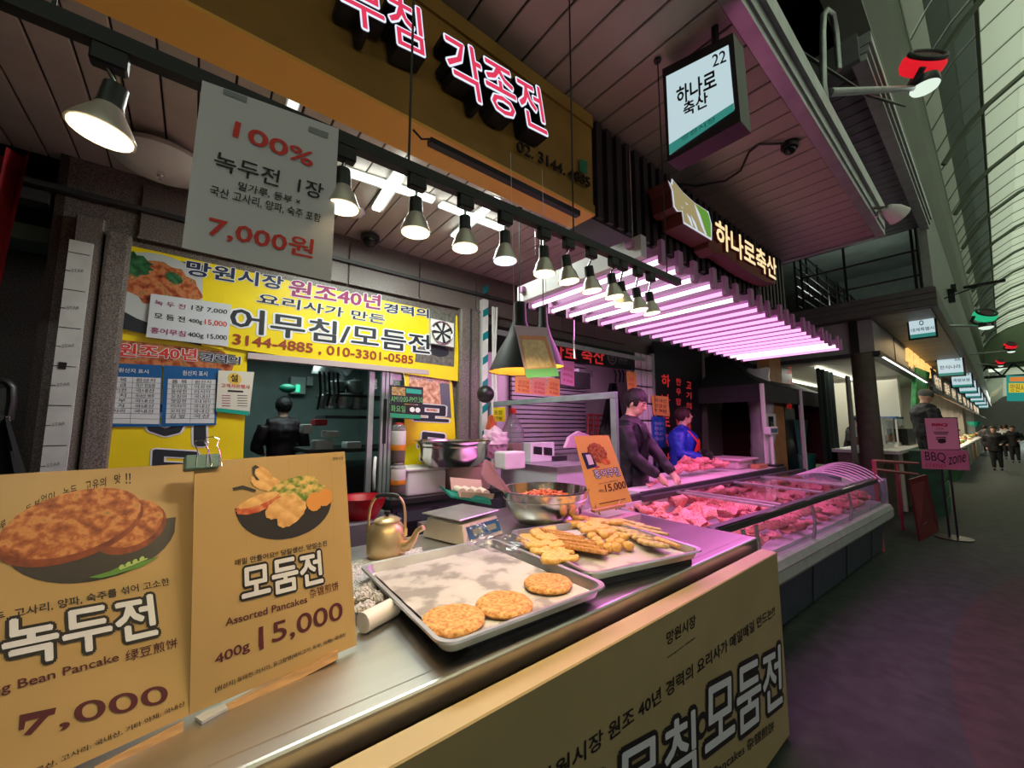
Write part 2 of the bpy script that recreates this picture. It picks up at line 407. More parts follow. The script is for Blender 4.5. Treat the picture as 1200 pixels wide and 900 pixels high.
vp = [(-.42, 7.25), (-.2, 7.62), (.02, 7.92), (.27, 8.16), (.8, 8.52), (1.55, 8.8), (2.4, 8.9)]
vp = vp + [(4.8 - x, z) for x, z in vp[-2::-1]]
def trans_mat(name, col):
    m = bpy.data.materials.new(name); m.use_nodes = True; N = m.node_tree.nodes; L = m.node_tree.links; N.clear()
    o = N.new('ShaderNodeOutputMaterial'); a = N.new('ShaderNodeBsdfTranslucent'); b = N.new('ShaderNodeBsdfDiffuse'); x = N.new('ShaderNodeMixShader')
    a.inputs[0].default_value = (*col, 1); b.inputs[0].default_value = (*col, 1); x.inputs[0].default_value = .12
    L.new(a.outputs[0], x.inputs[1]); L.new(b.outputs[0], x.inputs[2]); L.new(x.outputs[0], o.inputs[0]); return m
pan_l = trans_mat('milky_polycarbonate', (.95, .97, .9)); pan_d = trans_mat('smoked_polycarbonate', (.4, .43, .4))
Y0, Y1 = -13., 44.
struct('sky_dimmer', B((-9, -14, 9.4), (-3.6, 90, 9.42)), trans_mat('dimming_sheet', (.1, .12, .1)))  # sheet added over the roof gap to dim sky light on the balcony
rest = {0: MB(), 1: MB()}
for k in range(len(vp) - 1):
    dark = k in (1, 2, len(vp) - 2, len(vp) - 3, len(vp) - 4)
    a, b = vp[k], vp[k + 1]; base = None
    for j in range(60):
        y = Y0 + j * .95
        if k < 6 and 3 < y:
            if base is None:
                base = MB().poly([(a[0], y, a[1]), (a[0], y + .93, a[1]), (b[0], y + .93, b[1]), (b[0], y, b[1])], V((0, 0, .012))).build('roof_pane', pan_d if dark else pan_l, arc); y0 = y
            else:
                q = base.copy(); C.objects.link(q); q.location = base.location + V((0, y - y0, 0))
        else: rest[int(dark)].poly([(a[0], y, a[1]), (a[0], y + .93, a[1]), (b[0], y + .93, b[1]), (b[0], y, b[1])], V((0, 0, .012)))
rest[0].build('clear_glazing', pan_l, arc, kind='stuff'); rest[1].build('smoked_glazing', pan_d, arc, kind='stuff')
base = None; y = Y0
for k in range(60):
    if base is None: base = MB().tube([(x, y, z - .03) for x, z in vp], .012, 4).build('glazing_bar', rib_m, arc)
    else:
        q = base.copy(); C.objects.link(q); q.location = base.location + V((0, k * .95 - .01, 0))
base = None
for k in range(19):
    if base is None: base = MB().tube([(x * .96 + .1, y, z - .22) for x, z in vp], .05, 6).build('roof_rib', rib_m, arc)
    else:
        q = base.copy(); C.objects.link(q); q.location = base.location + V((0, k * 3.1 , 0))
for x, z in [vp[0], vp[3], vp[5], vp[7], vp[9]]:
    MB().tube([(x + .03, Y0, z - .05), (x + .03, Y1, z - .05)], .03, 5).build('purlin', rib_m, arc)
# far gable of the first vault, dark truss and the second vault
struct('gable', MB().poly([(vp[0][0], 44, 5.7), (5.2, 44, 5.7)] + [(x, 44, z) for x, z in vp[::-1]], V((0, .1, 0))), mat('gable_green', (.2, .27, .16), .6))
tr = MB()
tr.mm((-1, 43.4, 5.0), (5.3, 43.8, 5.15)); tr.mm((-1, 43.4, 5.9), (5.3, 43.8, 6.02))
for k in range(12): tr.tube([(-.8 + k * .55, 43.6, 5.1 + (k % 2) * .85), (-.25 + k * .55, 43.6, 5.95 - (k % 2) * .85)], .05, 4)
struct('roof_truss', tr, mat('dark_truss', (.03, .035, .035), .6))
struct('lower_arcade_roof', MB().poly([(-.6, 44.2, 4.6), (.4, 44.2, 5.6), (2.4, 44.2, 6.1), (4.4, 44.2, 5.6), (5.3, 44.2, 4.6), (5.3, 44.2, 4.64), (4.4, 44.2, 5.64), (2.4, 44.2, 6.14), (.4, 44.2, 5.64), (-.6, 44.2, 4.64)], V((0, 40, 0))), pan_l)
# ============================================================ YELLOW FASCIA SIGN of our stall
warm = (1, .72, .38)
ys = thing('fascia_sign', 'long ochre box sign with glowing red channel letters hung under the ceiling', 'sign', (XS - .1, 0, ZS))
MB().mm((XS - .16, -3, ZS), (XS, 1.565, ZC - .002)).build('sign_box', ochre, ys)
MB().mm((XS, -3, ZC - .075), (XS + .012, 1.565, ZC - .004)).build('top_rail', ochre, ys)
MB().mm((XS, -3, ZS), (XS + .012, 1.565, ZS + .045)).build('bottom_rail', ochre, ys)
MB().mm((XS - .16, -3, ZS - .012), (XS + .012, 1.565, ZS)).build('underside_strip', mat('lamplit_underside', (.92, .5, .09), .45), ys)  # lamp light from below put into this brighter underside colour
sb = xboard(XS + .012, ys)
blk_side = mat('channel_side', (.012, .016, .02), .5)
lit_w = glow('lit_white', (.8, .86, 1), 1.05); lit_r = glow('lit_red', (.75, .04, .1), 1.0)
for txt, p0, p1, ph in [('각종전', (529, 104), (641, 160), (518, 36)), ('무침', (402, 22), (497, 67), (396, -42))]:
    sb2 = xboard(XS + .085, ys)
    sb2.text(txt, p0, p1, ph, None, layers=[(.052, blk_side, 0.0, .075), (.045, lit_w, .002), (.008, lit_r, .004)])
sb.text('02. 3144. 4885', (605, 178), (690, 221), (605, 165), mat('dark_letter', (.03, .02, .01), .5), depth=.01, off=.012)
sb.px([(679, 186), (688, 190), (688, 205), (679, 201)], green, .003, 'green_sticker')
# ============================================================ DARK FASCIA of the butcher
bf = thing('butcher_fascia', 'dark ribbed metal fascia of the butcher carrying lit letters and a cow emblem', 'sign', (XS - .1, 3.2, ZS))
MB().mm((XS - .2, 1.57, ZS - .01), (XS - .02, 4.54, ZC - .002)).build('fascia_panel', mat('dark_fascia', (.03, .02, .022), .5, var=.2), bf)
rb = MB()
for k in range(28): pass
r0 = None
for k in range(33):
    y = 1.6 + k * .09
    if r0 is None: r0 = B((XS - .02, y, ZS), (XS + .005, y + .045, ZC - .01)).build('fascia_rib', mat('dark_fascia', (.03, .02, .022)), bf)
    else:
        q = r0.copy(); C.objects.link(q); q.location = r0.location + V((0, k * .09, 0))
e1 = xboard(XS + .16, bf)
em = [(782.5, 211), (786, 216), (787, 209), (800, 225), (813, 237), (830, 248), (834, 263), (834, 282), (801, 262), (799, 248), (793, 248), (789, 242), (787, 223)]
e1.px(em, mat('sign_side_red', (.18, .045, .03), .5), -.004, 'emblem_box', thick=.13)
e1.px(em, glow('emblem_rim', (.75, .85, .95), .8), 0.001, 'emblem_rim')
def shrink(pts, f):
    cx = sum(p[0] for p in pts) / len(pts); cy = sum(p[1] for p in pts) / len(pts); return [(cx + (x - cx) * f, cy + (y - cy) * f) for x, y in pts]
e1.px(shrink(em, .92), glow('emblem_tan', (.42, .34, .16), .75), .003, 'emblem_face')
e1.px([(815, 240), (829, 250), (832, 262), (832.5, 279), (828, 276), (822, 258)], glow('emblem_green', (.13, .35, .04), .8), .005, 'emblem_field')
for pts in [[(812, 238), (819, 252), (824, 268), (827, 276), (825, 275), (821, 266), (816, 252)], [(803, 250), (808, 256), (811, 266), (809, 265), (806, 257)], [(808, 252), (814, 262), (817, 271), (815, 270), (811, 261)], [(801, 237), (805, 240), (804, 241)], [(796, 242), (799, 244), (800, 240), (799, 245)]]:
    e1.px(pts, glow('emblem_rim', (.8, .9, 1), .8), .007, 'emblem_line')
lb = xboard(XS + .15, bf)
lit_c = glow('lit_cream', (1, .78, .42), 1.0); rs = mat('sign_side_red', (.2, .05, .03))
lb.px([(833, 258), (872, 285), (912, 318), (912, 332), (900, 329), (880, 318), (850, 296), (841, 296), (834, 288)], mat('sign_side_red', (.2, .05, .03)), -.02, 'letter_box', thick=.1)
lb.text('하나로축산', (839, 287), (910, 329), (838, 256), None, layers=[(.02, rs, 0, .05), (.03, lit_c, .003)])
# ============================================================ PROJECTING LIGHT SIGNS
def blade(lbl, x0, x1, z0, z1, y, num, rows, txtm=navy, first=False, th=.09):
    t = thing('hanging_sign', lbl, 'sign', ((x0 + x1) / 2, y, z0))
    B((x0, y, z0), (x1, y + th, z1)).build('sign_case', black, t)
    bd = yboard(y, t); w_ = x1 - x0; h_ = z1 - z0; q = lambda a, b: (x0 + a * w_, z0 - 1.6 + b * h_)
    bd.rect(q(.07, .06), q(.93, .94), glow('sign_face_white', (.62, .8, .85), .8), .002, name='sign_face')
    bd.rect(q(.07, .06), q(.93, .2), glow('sign_band_teal', (.04, .3, .25), .7), .004, name='sign_band')
    def tx(s, a, b, c, d, m=txtm): bd.text(s, None, None, None, m, off=.006, loc=(q(a, b), q(c, b), q(a, d)), bold=.012)
    tx(num, .66, .8, .88, .9)
    for r in rows: tx(*r)
    MB().tube([((x0 + x1) / 2, y + th / 2, z1), ((x0 + x1) / 2, y + th / 2, z1 + .12)], .02, 6).build('bracket', black, t)
    return t
a = at(780, 80, y=1.55); b = at(868, 140, y=1.55)
s22 = thing('hanging_sign', 'white light box sign numbered 22 hanging close under the canopy edge', 'sign', (-.65, 1.6, 2.7))
bd = yboard(1.55, s22)
bd.px([(776, 81), (859, 38), (868, 142), (782, 190)], black, 0, 'sign_case', thick=.1)
bd.px([(781, 90), (854, 53), (861, 128), (785, 182)], glow('sign_face_white', (.62, .8, .85), .8), .003, 'sign_face')
bd.px([(784.5, 170), (860.2, 121), (861, 130), (785, 182)], glow('sign_band_teal', (.04, .3, .25), .7), .004, 'sign_band')
bd.text('22', (836, 80), (852, 73), (835, 66), ink, .006, bold=.012)
bd.text('하나로', (794, 126), (841, 104), (793, 104), ink, .006, bold=.03)
bd.text('축산', (802, 139), (831, 125), (801, 122), ink, .006, bold=.03)
bd.text('망원시장', (800, 166), (840, 142), (799, 161), mat('soft_teal', (.02, .25, .2)), .006)
MB().tube([(-.62, 1.6, 3.1), (-.62, 1.6, ZC)], .015, 6).build('bracket', black, s22)
blade('white light box sign numbered 24 hanging below the far canopy', -.93, -.565, 3.16, 3.62, 10.0, '24', [('대게특별시', .12, .3, .9, .44), ('ㅇ', .42, .52, .58, .72)])
for k, (y, lb_) in enumerate([(16.5, 'second projecting shop sign along the street, beyond the one numbered 24'), (21.5, 'third projecting shop sign along the street, small white light box'),
                        (25.5, 'fourth projecting shop sign along the street, white light box'), (30, 'fifth projecting shop sign along the street'), (35, 'sixth projecting shop sign along the street'), (41, 'seventh projecting shop sign, near the far gable'), (48, 'farthest projecting shop sign, beyond the gable')]):
    blade(lb_, -1.05, -.5, 3.0, 3.55, y, str(26 + 2 * k), [(['한식나라', '족발보쌈', '반찬가게', '과일천국', '떡방앗간', '생선구이', '만두'][k], .14, .4, .86, .6)])
# green banner hanging over the street far away
gb = thing('hanging_banner', 'teal and yellow banner hanging over the street far away', 'banner', (.62, 24, 3.3))
bd = yboard(24, gb)
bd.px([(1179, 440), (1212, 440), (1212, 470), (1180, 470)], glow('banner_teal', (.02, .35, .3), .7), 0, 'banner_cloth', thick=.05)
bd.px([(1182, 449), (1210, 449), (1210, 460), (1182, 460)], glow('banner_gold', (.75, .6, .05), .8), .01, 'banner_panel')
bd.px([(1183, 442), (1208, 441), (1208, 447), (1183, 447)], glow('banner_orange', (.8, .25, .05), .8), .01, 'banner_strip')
bd.text('망원시장', (1184, 459), (1208, 459), (1184, 450), redink, .02)
# ============================================================ LAMP TRACKS
XT = -.85
tp = [at(0, 14, x=XT), at(400, 172, x=XT), at(785, 328, x=XT)]
trk = thing('lamp_track', 'long black lamp track hung on thin rods in front of the ochre sign', 'lamp track', (XT, 0, 2.23))
zt = lambda y: 2.205 + .02 * (y / 1.6)
MB().poly([(XT - .012, -.6, zt(-.6)), (XT + .012, -.6, zt(-.6)), (XT + .012, 1.64, zt(1.64)), (XT - .012, 1.64, zt(1.64))], V((0, 0, .028))).build('track_rail', black, trk)
for (px, py) in [(479, 190), (672, 268), (781, 305), (60, 30)]:
    y = at(px, py, x=XT).y
    MB().tube([(XT, y, zt(y)), (XT, y, ZC)], .003, 6).build('suspension_rod', black, trk)
    MB().lathe([(.016, 0), (.016, .012), (.004, .014)], (XT, y, ZC - .014), 10).build('ceiling_cup', black, trk)
lamp_w = glow('bulb_warm', (1, .8, .48), 3.2); lamp_c = glow('bulb_cool', (.75, .85, 1), 1.6)
shell = mat('bulb_shell', (.5, .46, .4), .3, .4)
LP = [(118, 158, .072), (401, 245, .05), (487, 274, .05), (545, 292, .05), (592, 307, .05), (638, 322, .05), (667, 331, .05), (694, 342, .05), (720, 349, .05), (731, 358, .05), (749, 364, .05), (764, 368, .05)]
names = ['leftmost spot lamp on the track, big lit bulb beside the price placard', 'spot lamp half hidden behind the right edge of the price placard', 'spot lamp on the track just right of the price placard',
         'warm spot lamp under the first ceiling cross light', 'spot lamp with an unlit looking bluish bulb on the track', 'warm spot lamp just right of the bluish one', 'seventh spot lamp from the left on the track',
         'eighth spot lamp from the left on the track', 'spot lamp fourth from the right end of the track', 'spot lamp third from the right end of the track', 'spot lamp second from the right end of the track', 'last spot lamp at the right end of the track']
for i, (px, py, wd) in enumerate(LP):
    y = at(px, py, x=XT).y; zf = at(px, py, x=XT).z
    r = .0355 if i else .041
    ax = V((.05, .12, -1)).normalized() if i > 5 else (V((.0, -.12, -1)).normalized() if i == 0 else V((0, .02, -1)).normalized())
    f = V((XT, y, zf)); t = thing('spot_lamp', names[i], 'lamp', f, 'spot lamps on the long track')
    top = f - ax * .092
    zr = zt(y)
    MB().mm((XT - .012, y - .022, zr - .032), (XT + .012, y + .022, zr)).bevel(.003, 1).build('track_adapter', black, t)
    MB().tube([(XT, y, zr - .032), top], .004, 8).build('stem', chrome, t)
    MB().lathe([(.006, 0), (.0155, .003), (.0165, .036), (.018, .042)], top - ax * .0, 16, axis=ax).build('socket', black, t)
    h = (f - top).length
    bl = MB().lathe([(.0165, .04), (.019, .047), (.026, .058), (r * .88, h - .016), (r * .98, h - .008), (r + .001, h - .003)], top, 24, axis=ax).build('bulb_shell', shell, t)
    MB().lathe([(r * .5, 0), (r * .93, 0), (r * .93, .003), (r * .5, .007)], f - ax * .004, 20, axis=ax).build('bulb_face', lamp_c if i == 4 else lamp_w, bl)
    if i != 4:
        l = spot(f + ax * .012, 8, warm, 125, rot=(-ax).to_track_quat('Z', 'Y').to_euler())
# short second track with the two pendants
X2 = -1.22
t2 = thing('lamp_track', 'short black lamp track under the ochre sign holding two pendants', 'lamp track', (X2, .95, 2.66))
MB().poly([at(505, 160, x=X2), at(505, 166, x=X2), at(680, 253, x=X2), at(680, 247, x=X2)], V((-.03, 0, 0))).build('track_rail', black, t2)
MB().tube([at(484, 152, x=X2), at(494, 163, x=X2), at(505, 163, x=X2)], .004, 6).build('feed_cable', black, t2)
cone_b = mat('cone_black', (.014, .022, .022), .55); cone_y = mat('cone_gold', (.75, .42, .06), .45)
def pendant(lbl, px, pyr, pyc, pyt, X, R, adx):
    c = at(px, pyr, x=X); zc = at(px, pyc, x=X).z; ztp = ZS - .02
    t = thing('pendant_lamp', lbl, 'lamp', c, 'black cone pendants')
    H_ = zc - c.z
    MB().tube([(X, c.y, zc), (X, c.y, ztp)], .003, 6).build('cord', black, t)
    MB().lathe([(.016, 0), (.018, .05), (.01, .055)], (X, c.y, ztp - .0), 12).build('cord_cup', black, t)
    sh = MB().lathe([(R, 0), (R * .72, H_ * .27), (R * .42, H_ * .5), (R * .23, H_ * .72), (R * .2, H_), (.02, H_)], c, 28)
    bmesh.ops.delete(sh.b, geom=[f for f in sh.b.faces if len(f.verts) > 6 and abs(f.calc_center_median().z - c.z) < .001], context='FACES')
    sh.build('shade', cone_b, t)
    s2 = MB(); p = None
    for (r, z) in [(R * .985, .004), (R * .7, H_ * .27), (R * .4, H_ * .5), (.03, H_ * .6)]:
        q = s2.ring(c + V((0, 0, z)), ZZ, r, 28)
        if p: s2.bridge(p, q)
        p = q
    s2.b.faces.new(p); s2.sm = True; s2.build('shade_lining', cone_y, t)
    MB().ball(c + V((0, 0, .07)), .03, 10).build('bulb', glow('pendant_bulb', (1, .7, .3), 4), t)
    point(c + V((0, 0, .03)), 2.0, warm, .03)
pendant('black cone pendant lamp with gold lining left of the hanging card', 609, 436, 355, 213, -1.5, .158, 0)
pendant('black cone pendant lamp hidden behind the hanging card', 637, 430, 361, 228, -1.66, .12, 0)
# ============================================================ CEILING CROSS LIGHTS
tubew = glow('tube_white', (.9, 1, .92), 7.0); hous = mat('white_housing', (.7, .7, .68), .4)
def bar(A, Bp, r, m, n, t, z):
    a = at(*A, z=z); b = at(*Bp, z=z); d = (b - a).normalized(); s_ = V((-d.y, d.x, 0)) * r
    return MB().poly([a + s_, b + s_, b - s_, a - s_], V((0, 0, .02))).build(n, m, t)
for lbl, a1, a2, b1, b2 in [('left cross shaped white ceiling light above the stall', (402, 202), (508, 236), (475, 194), (441, 247)), ('right cross shaped white ceiling light above the stall', (516, 241), (590, 270), (583, 235), (532, 278))]:
    c = at((a1[0] + a2[0]) / 2, (a1[1] + a2[1]) / 2, z=ZC - .05); t = thing('cross_light', lbl, 'ceiling light', c, 'cross lights on the ceiling')
    bar(a1, a2, .045, hous, 'light_housing', t, ZC - .03); bar(b1, b2, .045, hous, 'light_housing', t, ZC - .032)
    bar(a1, a2, .026, tubew, 'diffuser', t, ZC - .055); bar(b1, b2, .026, tubew, 'diffuser', t, ZC - .056)
c = at(342, 127, z=ZC - .1)
t = thing('ceiling_light', 'short white light bar on a bent conduit above the price placard', 'ceiling light', c)
MB().mm(c - V((.11, .03, .0)), c + V((.11, .03, .03))).build('light_housing', hous, t)
MB().mm(c - V((.1, .022, .006)), c + V((.1, .022, .0))).build('diffuser', glow('tube_soft', (.9, 1, .92), 1.5), t)
MB().tube([c + V((.0, 0, .03)), c + V((.05, 0, .06)), c + V((.2, .02, .07)), c + V((.4, .02, .09))], .012, 8).build('conduit', whitep, t)
area(at(455, 220, z=ZC - .09), .5, 24, (.92, 1, .9), sy=.5); area(at(553, 256, z=ZC - .09), .5, 24, (.92, 1, .9), sy=.5)
# white dome, smoke detector, cameras
c = at(190, 192, z=ZC - .1)
t = thing('dome_fixture', 'round white plastic dome with a screw tip on the ceiling behind the price placard', 'ceiling fixture', c)
MB().lathe([(.02, .1), (.1, .09), (.2, .05), (.235, .0), (.2, -.03), (.1, -.05), (.02, -.055)], c, 32).build('dome', whitep, t)
MB().lathe([(.02, -.055), (.02, -.08), (.01, -.082), (.01, -.1)], c, 10).build('screw_tip', chrome, t)
c = at(416, 248, z=ZC - .02)
tag(MB().lathe([(.07, .02), (.075, 0), (.05, -.03), (.02, -.035)], c, 20).build('smoke_detector', whitep, None), 'small round white smoke detector on the ceiling by the left cross light', 'detector')
def domecam(c, r, lbl):
    t = thing('dome_camera', lbl, 'camera', c)
    MB().lathe([(r, 0), (r, -.03), (r * .9, -.035)], c, 18).build('camera_base', black, t)
    MB().ball(c - V((0, 0, .035)), r * .78, 14).build('camera_dome', mat('smoked_dome', (.01, .01, .012), .12), t)
domecam(at(434, 277, z=ZC - .02), .08, 'small black dome camera on the ceiling near the stone lintel')
domecam(at(925, 168, z=ZC), .045, 'black camera under the canopy beside the 22 sign')
MB().tube([at(921, 168, z=ZC - .02), at(890, 169, z=ZC - .01), at(878, 178, z=ZC - .01), at(868, 200, z=ZC - .02), at(850, 212, z=ZC - .01), at(815, 218, z=ZC - .01), at(780, 214, z=ZC - .02)], .007, 6).build('loose_cable', black, None, label='black loose cable stapled along the canopy ceiling to the camera', category='cable')
MB().tube([at(715, 263, z=2.8), at(722, 280, z=2.8), at(740, 290, z=2.8), at(756, 285, z=2.8)], .005, 6).build('loose_cable', black, None, label='black cable looping below the dark butcher fascia', category='cable')
c = V((-.46, 4.2, 3.33))
t = thing('flood_lamp', 'small white flood lamp clamped to the end of the steel gutter', 'lamp', c)
MB().lathe([(.02, 0), (.035, .05), (.06, .11), (.062, .12)], c, 14, axis=V((.5, .6, -.3)).normalized()).build('lamp_head', whitep, t)
MB().tube([c, c + V((-.02, -.05, -.02)), c + V((-.03, -.06, -.06))], .01, 6).build('clamp', chrome, t)
c = at(1040, 243, x=-.42)
t = thing('flood_lamp', 'white reflector lamp beyond the end of the steel gutter', 'lamp', c)
MB().lathe([(.03, 0), (.06, .05), (.075, .12)], c, 14, axis=V((.4, .6, -.5)).normalized()).build('lamp_head', whitep, t)
MB().tube([c, c + V((-.1, -.1, -.0))], .012, 6).build('arm', chrome, t)
# ============================================================ PINK TUBE RACK
pink = (1, .22, .78)
tubep = glow('tube_pink', (1, .42, .88), 1.5); tubew2 = glow('tube_pinkwhite', (1, .8, .95), 2.4)
hp = mat('tube_housing', (.42, .2, .38), .5)  # pink light of the tubes put into the housing colour
rack = thing('light_rack', 'ceiling rack frame carrying the rows of pink fluorescent tubes over the butcher', 'rack', (-1.6, 3.8, 2.6))
MB().mm((-2.1, 1.75, 2.56), (-2.06, 5.8, 2.6)).build('rack_rail', hp, rack); MB().mm((-1.2, 1.75, 2.56), (-1.16, 5.8, 2.6)).build('rack_rail', hp, rack)
MB().mm((-2.15, 1.78, 2.5), (-1.12, 1.83, 2.62)).build('end_bar', mat('rack_white', (.6, .6, .6), .5), rack)
for x, y in [(-2.08, 1.9), (-2.08, 5.5), (-1.25, 1.9), (-1.25, 3.8)]:
    MB().tube([(x, y, 2.6), (x, y, ZC if x < -1.5 or y > 1 else ZC)], .006, 5).build('hanger_rod', chrome, rack)
NT = 20
first = None
for k in range(NT):
    y = 1.9 + k * .2; xr = -1.07 - .012 * (k % 3); xl = -2.12
    wht = k in (0, 1, 2, 3, 5, 17, 18)
    t = thing('tube_light', ('white-hot' if wht else 'pink') + ' fluorescent tube light, %s across the butcher rack' % (['first', 'second', 'third', 'fourth', 'fifth', 'sixth', 'seventh', 'eighth', 'ninth', 'tenth', 'eleventh', 'twelfth', 'thirteenth', 'fourteenth', 'fifteenth', 'sixteenth', 'seventeenth', 'eighteenth', 'nineteenth', 'last'][k] + ' from the stall'), 'tube light', ((xl + xr) / 2, y, 2.5), 'tubes of the pink light rack')
    B((xl, y - .03, 2.515), (xr, y + .03, 2.56)).build('tube_housing', hp, t)
    for x in (xl, xr):
        B((x - .012, y - .026, 2.47), (x + .012, y + .026, 2.6)).build('end_bracket', hp, t)
    MB().tube([(xl + .012, y, 2.49), (xr - .012, y, 2.49)], .015, 8).build('tube', tubew2 if wht else tubep, t)
for y in (2.5, 3.8, 5.1):
    area((-1.6, y, 2.44), .9, 27, pink, sy=1.2)
# ============================================================ PRICE PLACARD and hanging cards
pc = thing('price_placard', 'large laminated grey-white price placard taped to the lamp track', 'price sign', (XT + .02, .1, 1.9))
bd = xboard(XT + .018, pc)
plc = mat('laminated_paper', (.6, .6, .6), .25, var=.06, vs=3, coat=.5)
bd.px([(237, 94), (397, 151), (388, 330), (213, 290)], plc, 0, 'placard_sheet', thick=.003)
bd.px([(262, 104), (290, 114), (289, 121), (261, 110)], mat('tape_grey', (.22, .24, .24), .3), .001, 'tape_strip'); bd.px([(362, 148), (385, 156), (384, 163), (361, 154)], mat('tape_grey', (.22, .24, .24)), .001, 'tape_strip')
bd.text('100%', (272, 160), (366, 197), (276, 142), redink, .002, bold=.02)
bd.text('녹두전  1장', (249, 198), (377, 235), (253, 177), ink, .002, bold=.012)
bd.text('밀가루, 동부 ×', (278, 223), (351, 242), (280, 213), ink, .002, bold=.01)
bd.text('국산 고사리, 양파, 숙주 포함', (245, 229), (375, 262), (247, 217), ink, .002, bold=.01)
bd.text('7,000원', (242, 278), (366, 305), (246, 251), redink, .002, bold=.02)
qc = thing('hanging_card', 'tilted card in a clear sleeve hanging in front of the black cone lamp', 'card', at(625, 430, x=-1.15))
bd = Board(at(603, 382, x=-1.15), at(640, 386, x=-1.15) - at(603, 382, x=-1.15), at(603, 382, x=-1.15) - at(622, 442, x=-1.12), qc)
bd.px([(603, 381), (641, 384), (655, 441), (617, 443)], mat('sleeve_pink', (.5, .38, .45), .3), 0, 'sleeve', thick=.002)
bd.px([(608, 393), (639, 394), (651, 432), (617, 434)], mat('card_orange', (.6, .25, .12), .5), .001, 'card_frame')
bd.px([(611, 398), (637, 399), (647, 430), (617, 432)], mat('card_cream', (.72, .55, .3), .5, var=.2, vs=60), .002, 'card_panel')
bd.px([(615, 433), (652, 431), (655, 441), (617, 443)], mat('card_green', (.12, .4, .16), .5), .002, 'card_band')
for p in ((603, 382), (641, 385)):
    a = at(*p, x=-1.15); MB().tube([a, V((-1.15, a.y - .02, 2.7))], .0012, 4).build('string', white, qc)
ch = MB().tube([at(672, 375, x=-1.6), at(672, 400, x=-1.6), at(673, 420, x=-1.6)], .006, 6).build('hanging_chain', chrome, None)
tag(ch, 'thin chrome chain hanging under the near end of the pink rack', 'chain')
# ============================================================ STREET FAN LIGHTS on arms
def fan(lbl, c, col, s, base):
    t = thing('fan_light', lbl, 'street fan', c); m = glow('fan_' + col[0], col[1], 1.0)
    ax = ((EYE - c).normalized() * .62 + UP * .62 + RT * .35).normalized()
    MB().lathe([(.13 * s, -.07 * s), (.16 * s, -.03 * s), (.165 * s, .03 * s), (.14 * s, .07 * s)], c, 28, axis=ax).build('fan_drum', m, t)
    rg = MB(); p = None; P0 = None
    for a_ in range(29):
        an = 2 * PI * a_ / 28
    u = ax.orthogonal().normalized(); v = ax.cross(u)
    rg.tube([c + ax * .075 * s + (u * math.cos(q * PI / 12) + v * math.sin(q * PI / 12)) * .13 * s for q in range(25)], .022 * s, 8).build('fan_ring', greyd, t)
    MB().lathe([(.1 * s, 0), (.1 * s, .004), (.02, .005)], c + ax * .075 * s, 20, axis=ax).build('fan_core', mat('fan_hole', (.06, .004, .006), .6), t)
    MB().tube([c - u * .2 * s + ax * .03 * s, c - u * .2 * s - ax * .08 * s, c - ax * .16 * s - u * .08 * s, c - ax * .16 * s + u * .08 * s, c + u * .2 * s - ax * .08 * s, c + u * .2 * s + ax * .03 * s], .025 * s, 6).build('yoke', greyd, t)
    lc = c + V((0.0, 0, -.21 * s))
    MB().lathe([(.1 * s, .07 * s), (.105 * s, 0), (.1 * s, -.01)], lc, 22).build('lamp_can', mat('lamp_can', (.12, .12, .12), .3, .8), t)
    MB().lathe([(.1 * s, 0), (.09 * s, -.02), (.05 * s, -.035 * s - .01), (.01, -.04 * s - .01)], lc - V((0, 0, .01)), 22).build('lamp_lens', glow('lens_white', (.8, .95, .8), .95), t)
    MB().tube([base, lc + V((-.05, 0, .02))], [.03, .022], 8).build('arm', alu, t)
fan('red ringed street fan lamp on a long arm, nearest one', V((-.18, 4.95, 4.88)), ('red', (.7, .01, .02)), 1.0, V((-.6, 3.55, 4.1)))
fan('green ringed street fan lamp on an arm further down the street', V((-.03, 11.7, 3.72)), ('green', (.02, .45, .2)), 1.0, V((-1.0, 10.9, 3.6)))
fan('second red street fan lamp on an arm, beyond the green one', at(1184, 405, d=13), ('red', (.7, .01, .02)), .9, V((-.5, 20.8, 4.1)))
fan('farthest small red street fan lamp on an arm', at(1172, 424, d=19), ('red', (.7, .01, .02)), .9, V((-.5, 29, 4.6)))
# candy cane conduit on the canopy roof
MB().tube([at(972, 155, x=-.62), at(965, 100, x=-.62), at(964, 40, x=-.62), at(965, 18, x=-.62), at(969, 12, x=-.62), at(976, 17, x=-.62), at(980, 40, x=-.62), at(983, 82, x=-.62)], .022, 8).build('bent_conduit', alu, None, label='grey conduit bent like a hook above the canopy gutter', category='pipe')
MB().tube([at(800, 110, x=-.3, ) if 0 else V((-.9, 2.4, 4.3)), V((-.5, 4.5, 4.55)), V((-.35, 5.5, 4.9))], .012, 6).build('street_cable', black, None, label='black cable stretched above the canopy under the arcade girder', category='cable')
# ============================================================ YELLOW BANNERS ON THE WALL
foodr = ramp('spicy_photo', [(.3, (.12, .01, .005)), (.45, (.4, .09, .03)), (.55, (.55, .2, .08)), (.66, (.25, .12, .03)), (.75, (.6, .35, .2))], scale=22, rough=.4)
leafp = ramp('leaf_photo', [(.3, (.005, .04, .02)), (.7, (.05, .2, .07))], scale=30, rough=.4)
pinkf = ramp('pink_fritter_photo', [(.3, (.35, .1, .06)), (.5, (.65, .32, .2)), (.7, (.85, .6, .45))], scale=25, rough=.4)
wh = mat('print_white', (.75, .76, .8), .45); pb = mat('print_black', (.02, .022, .03), .45)
yb = thing('wall_banner', 'wide yellow vinyl banner with big black letters above the kitchen opening', 'banner', (XW + .05, .6, 2.2))
bd = xboard(XW + .055, yb)
bd.px([(131, 283), (330, 327), (536, 370), (538, 447), (497, 441), (290, 411), (118, 382)], yellow, 0, 'vinyl_sheet', thick=.006)
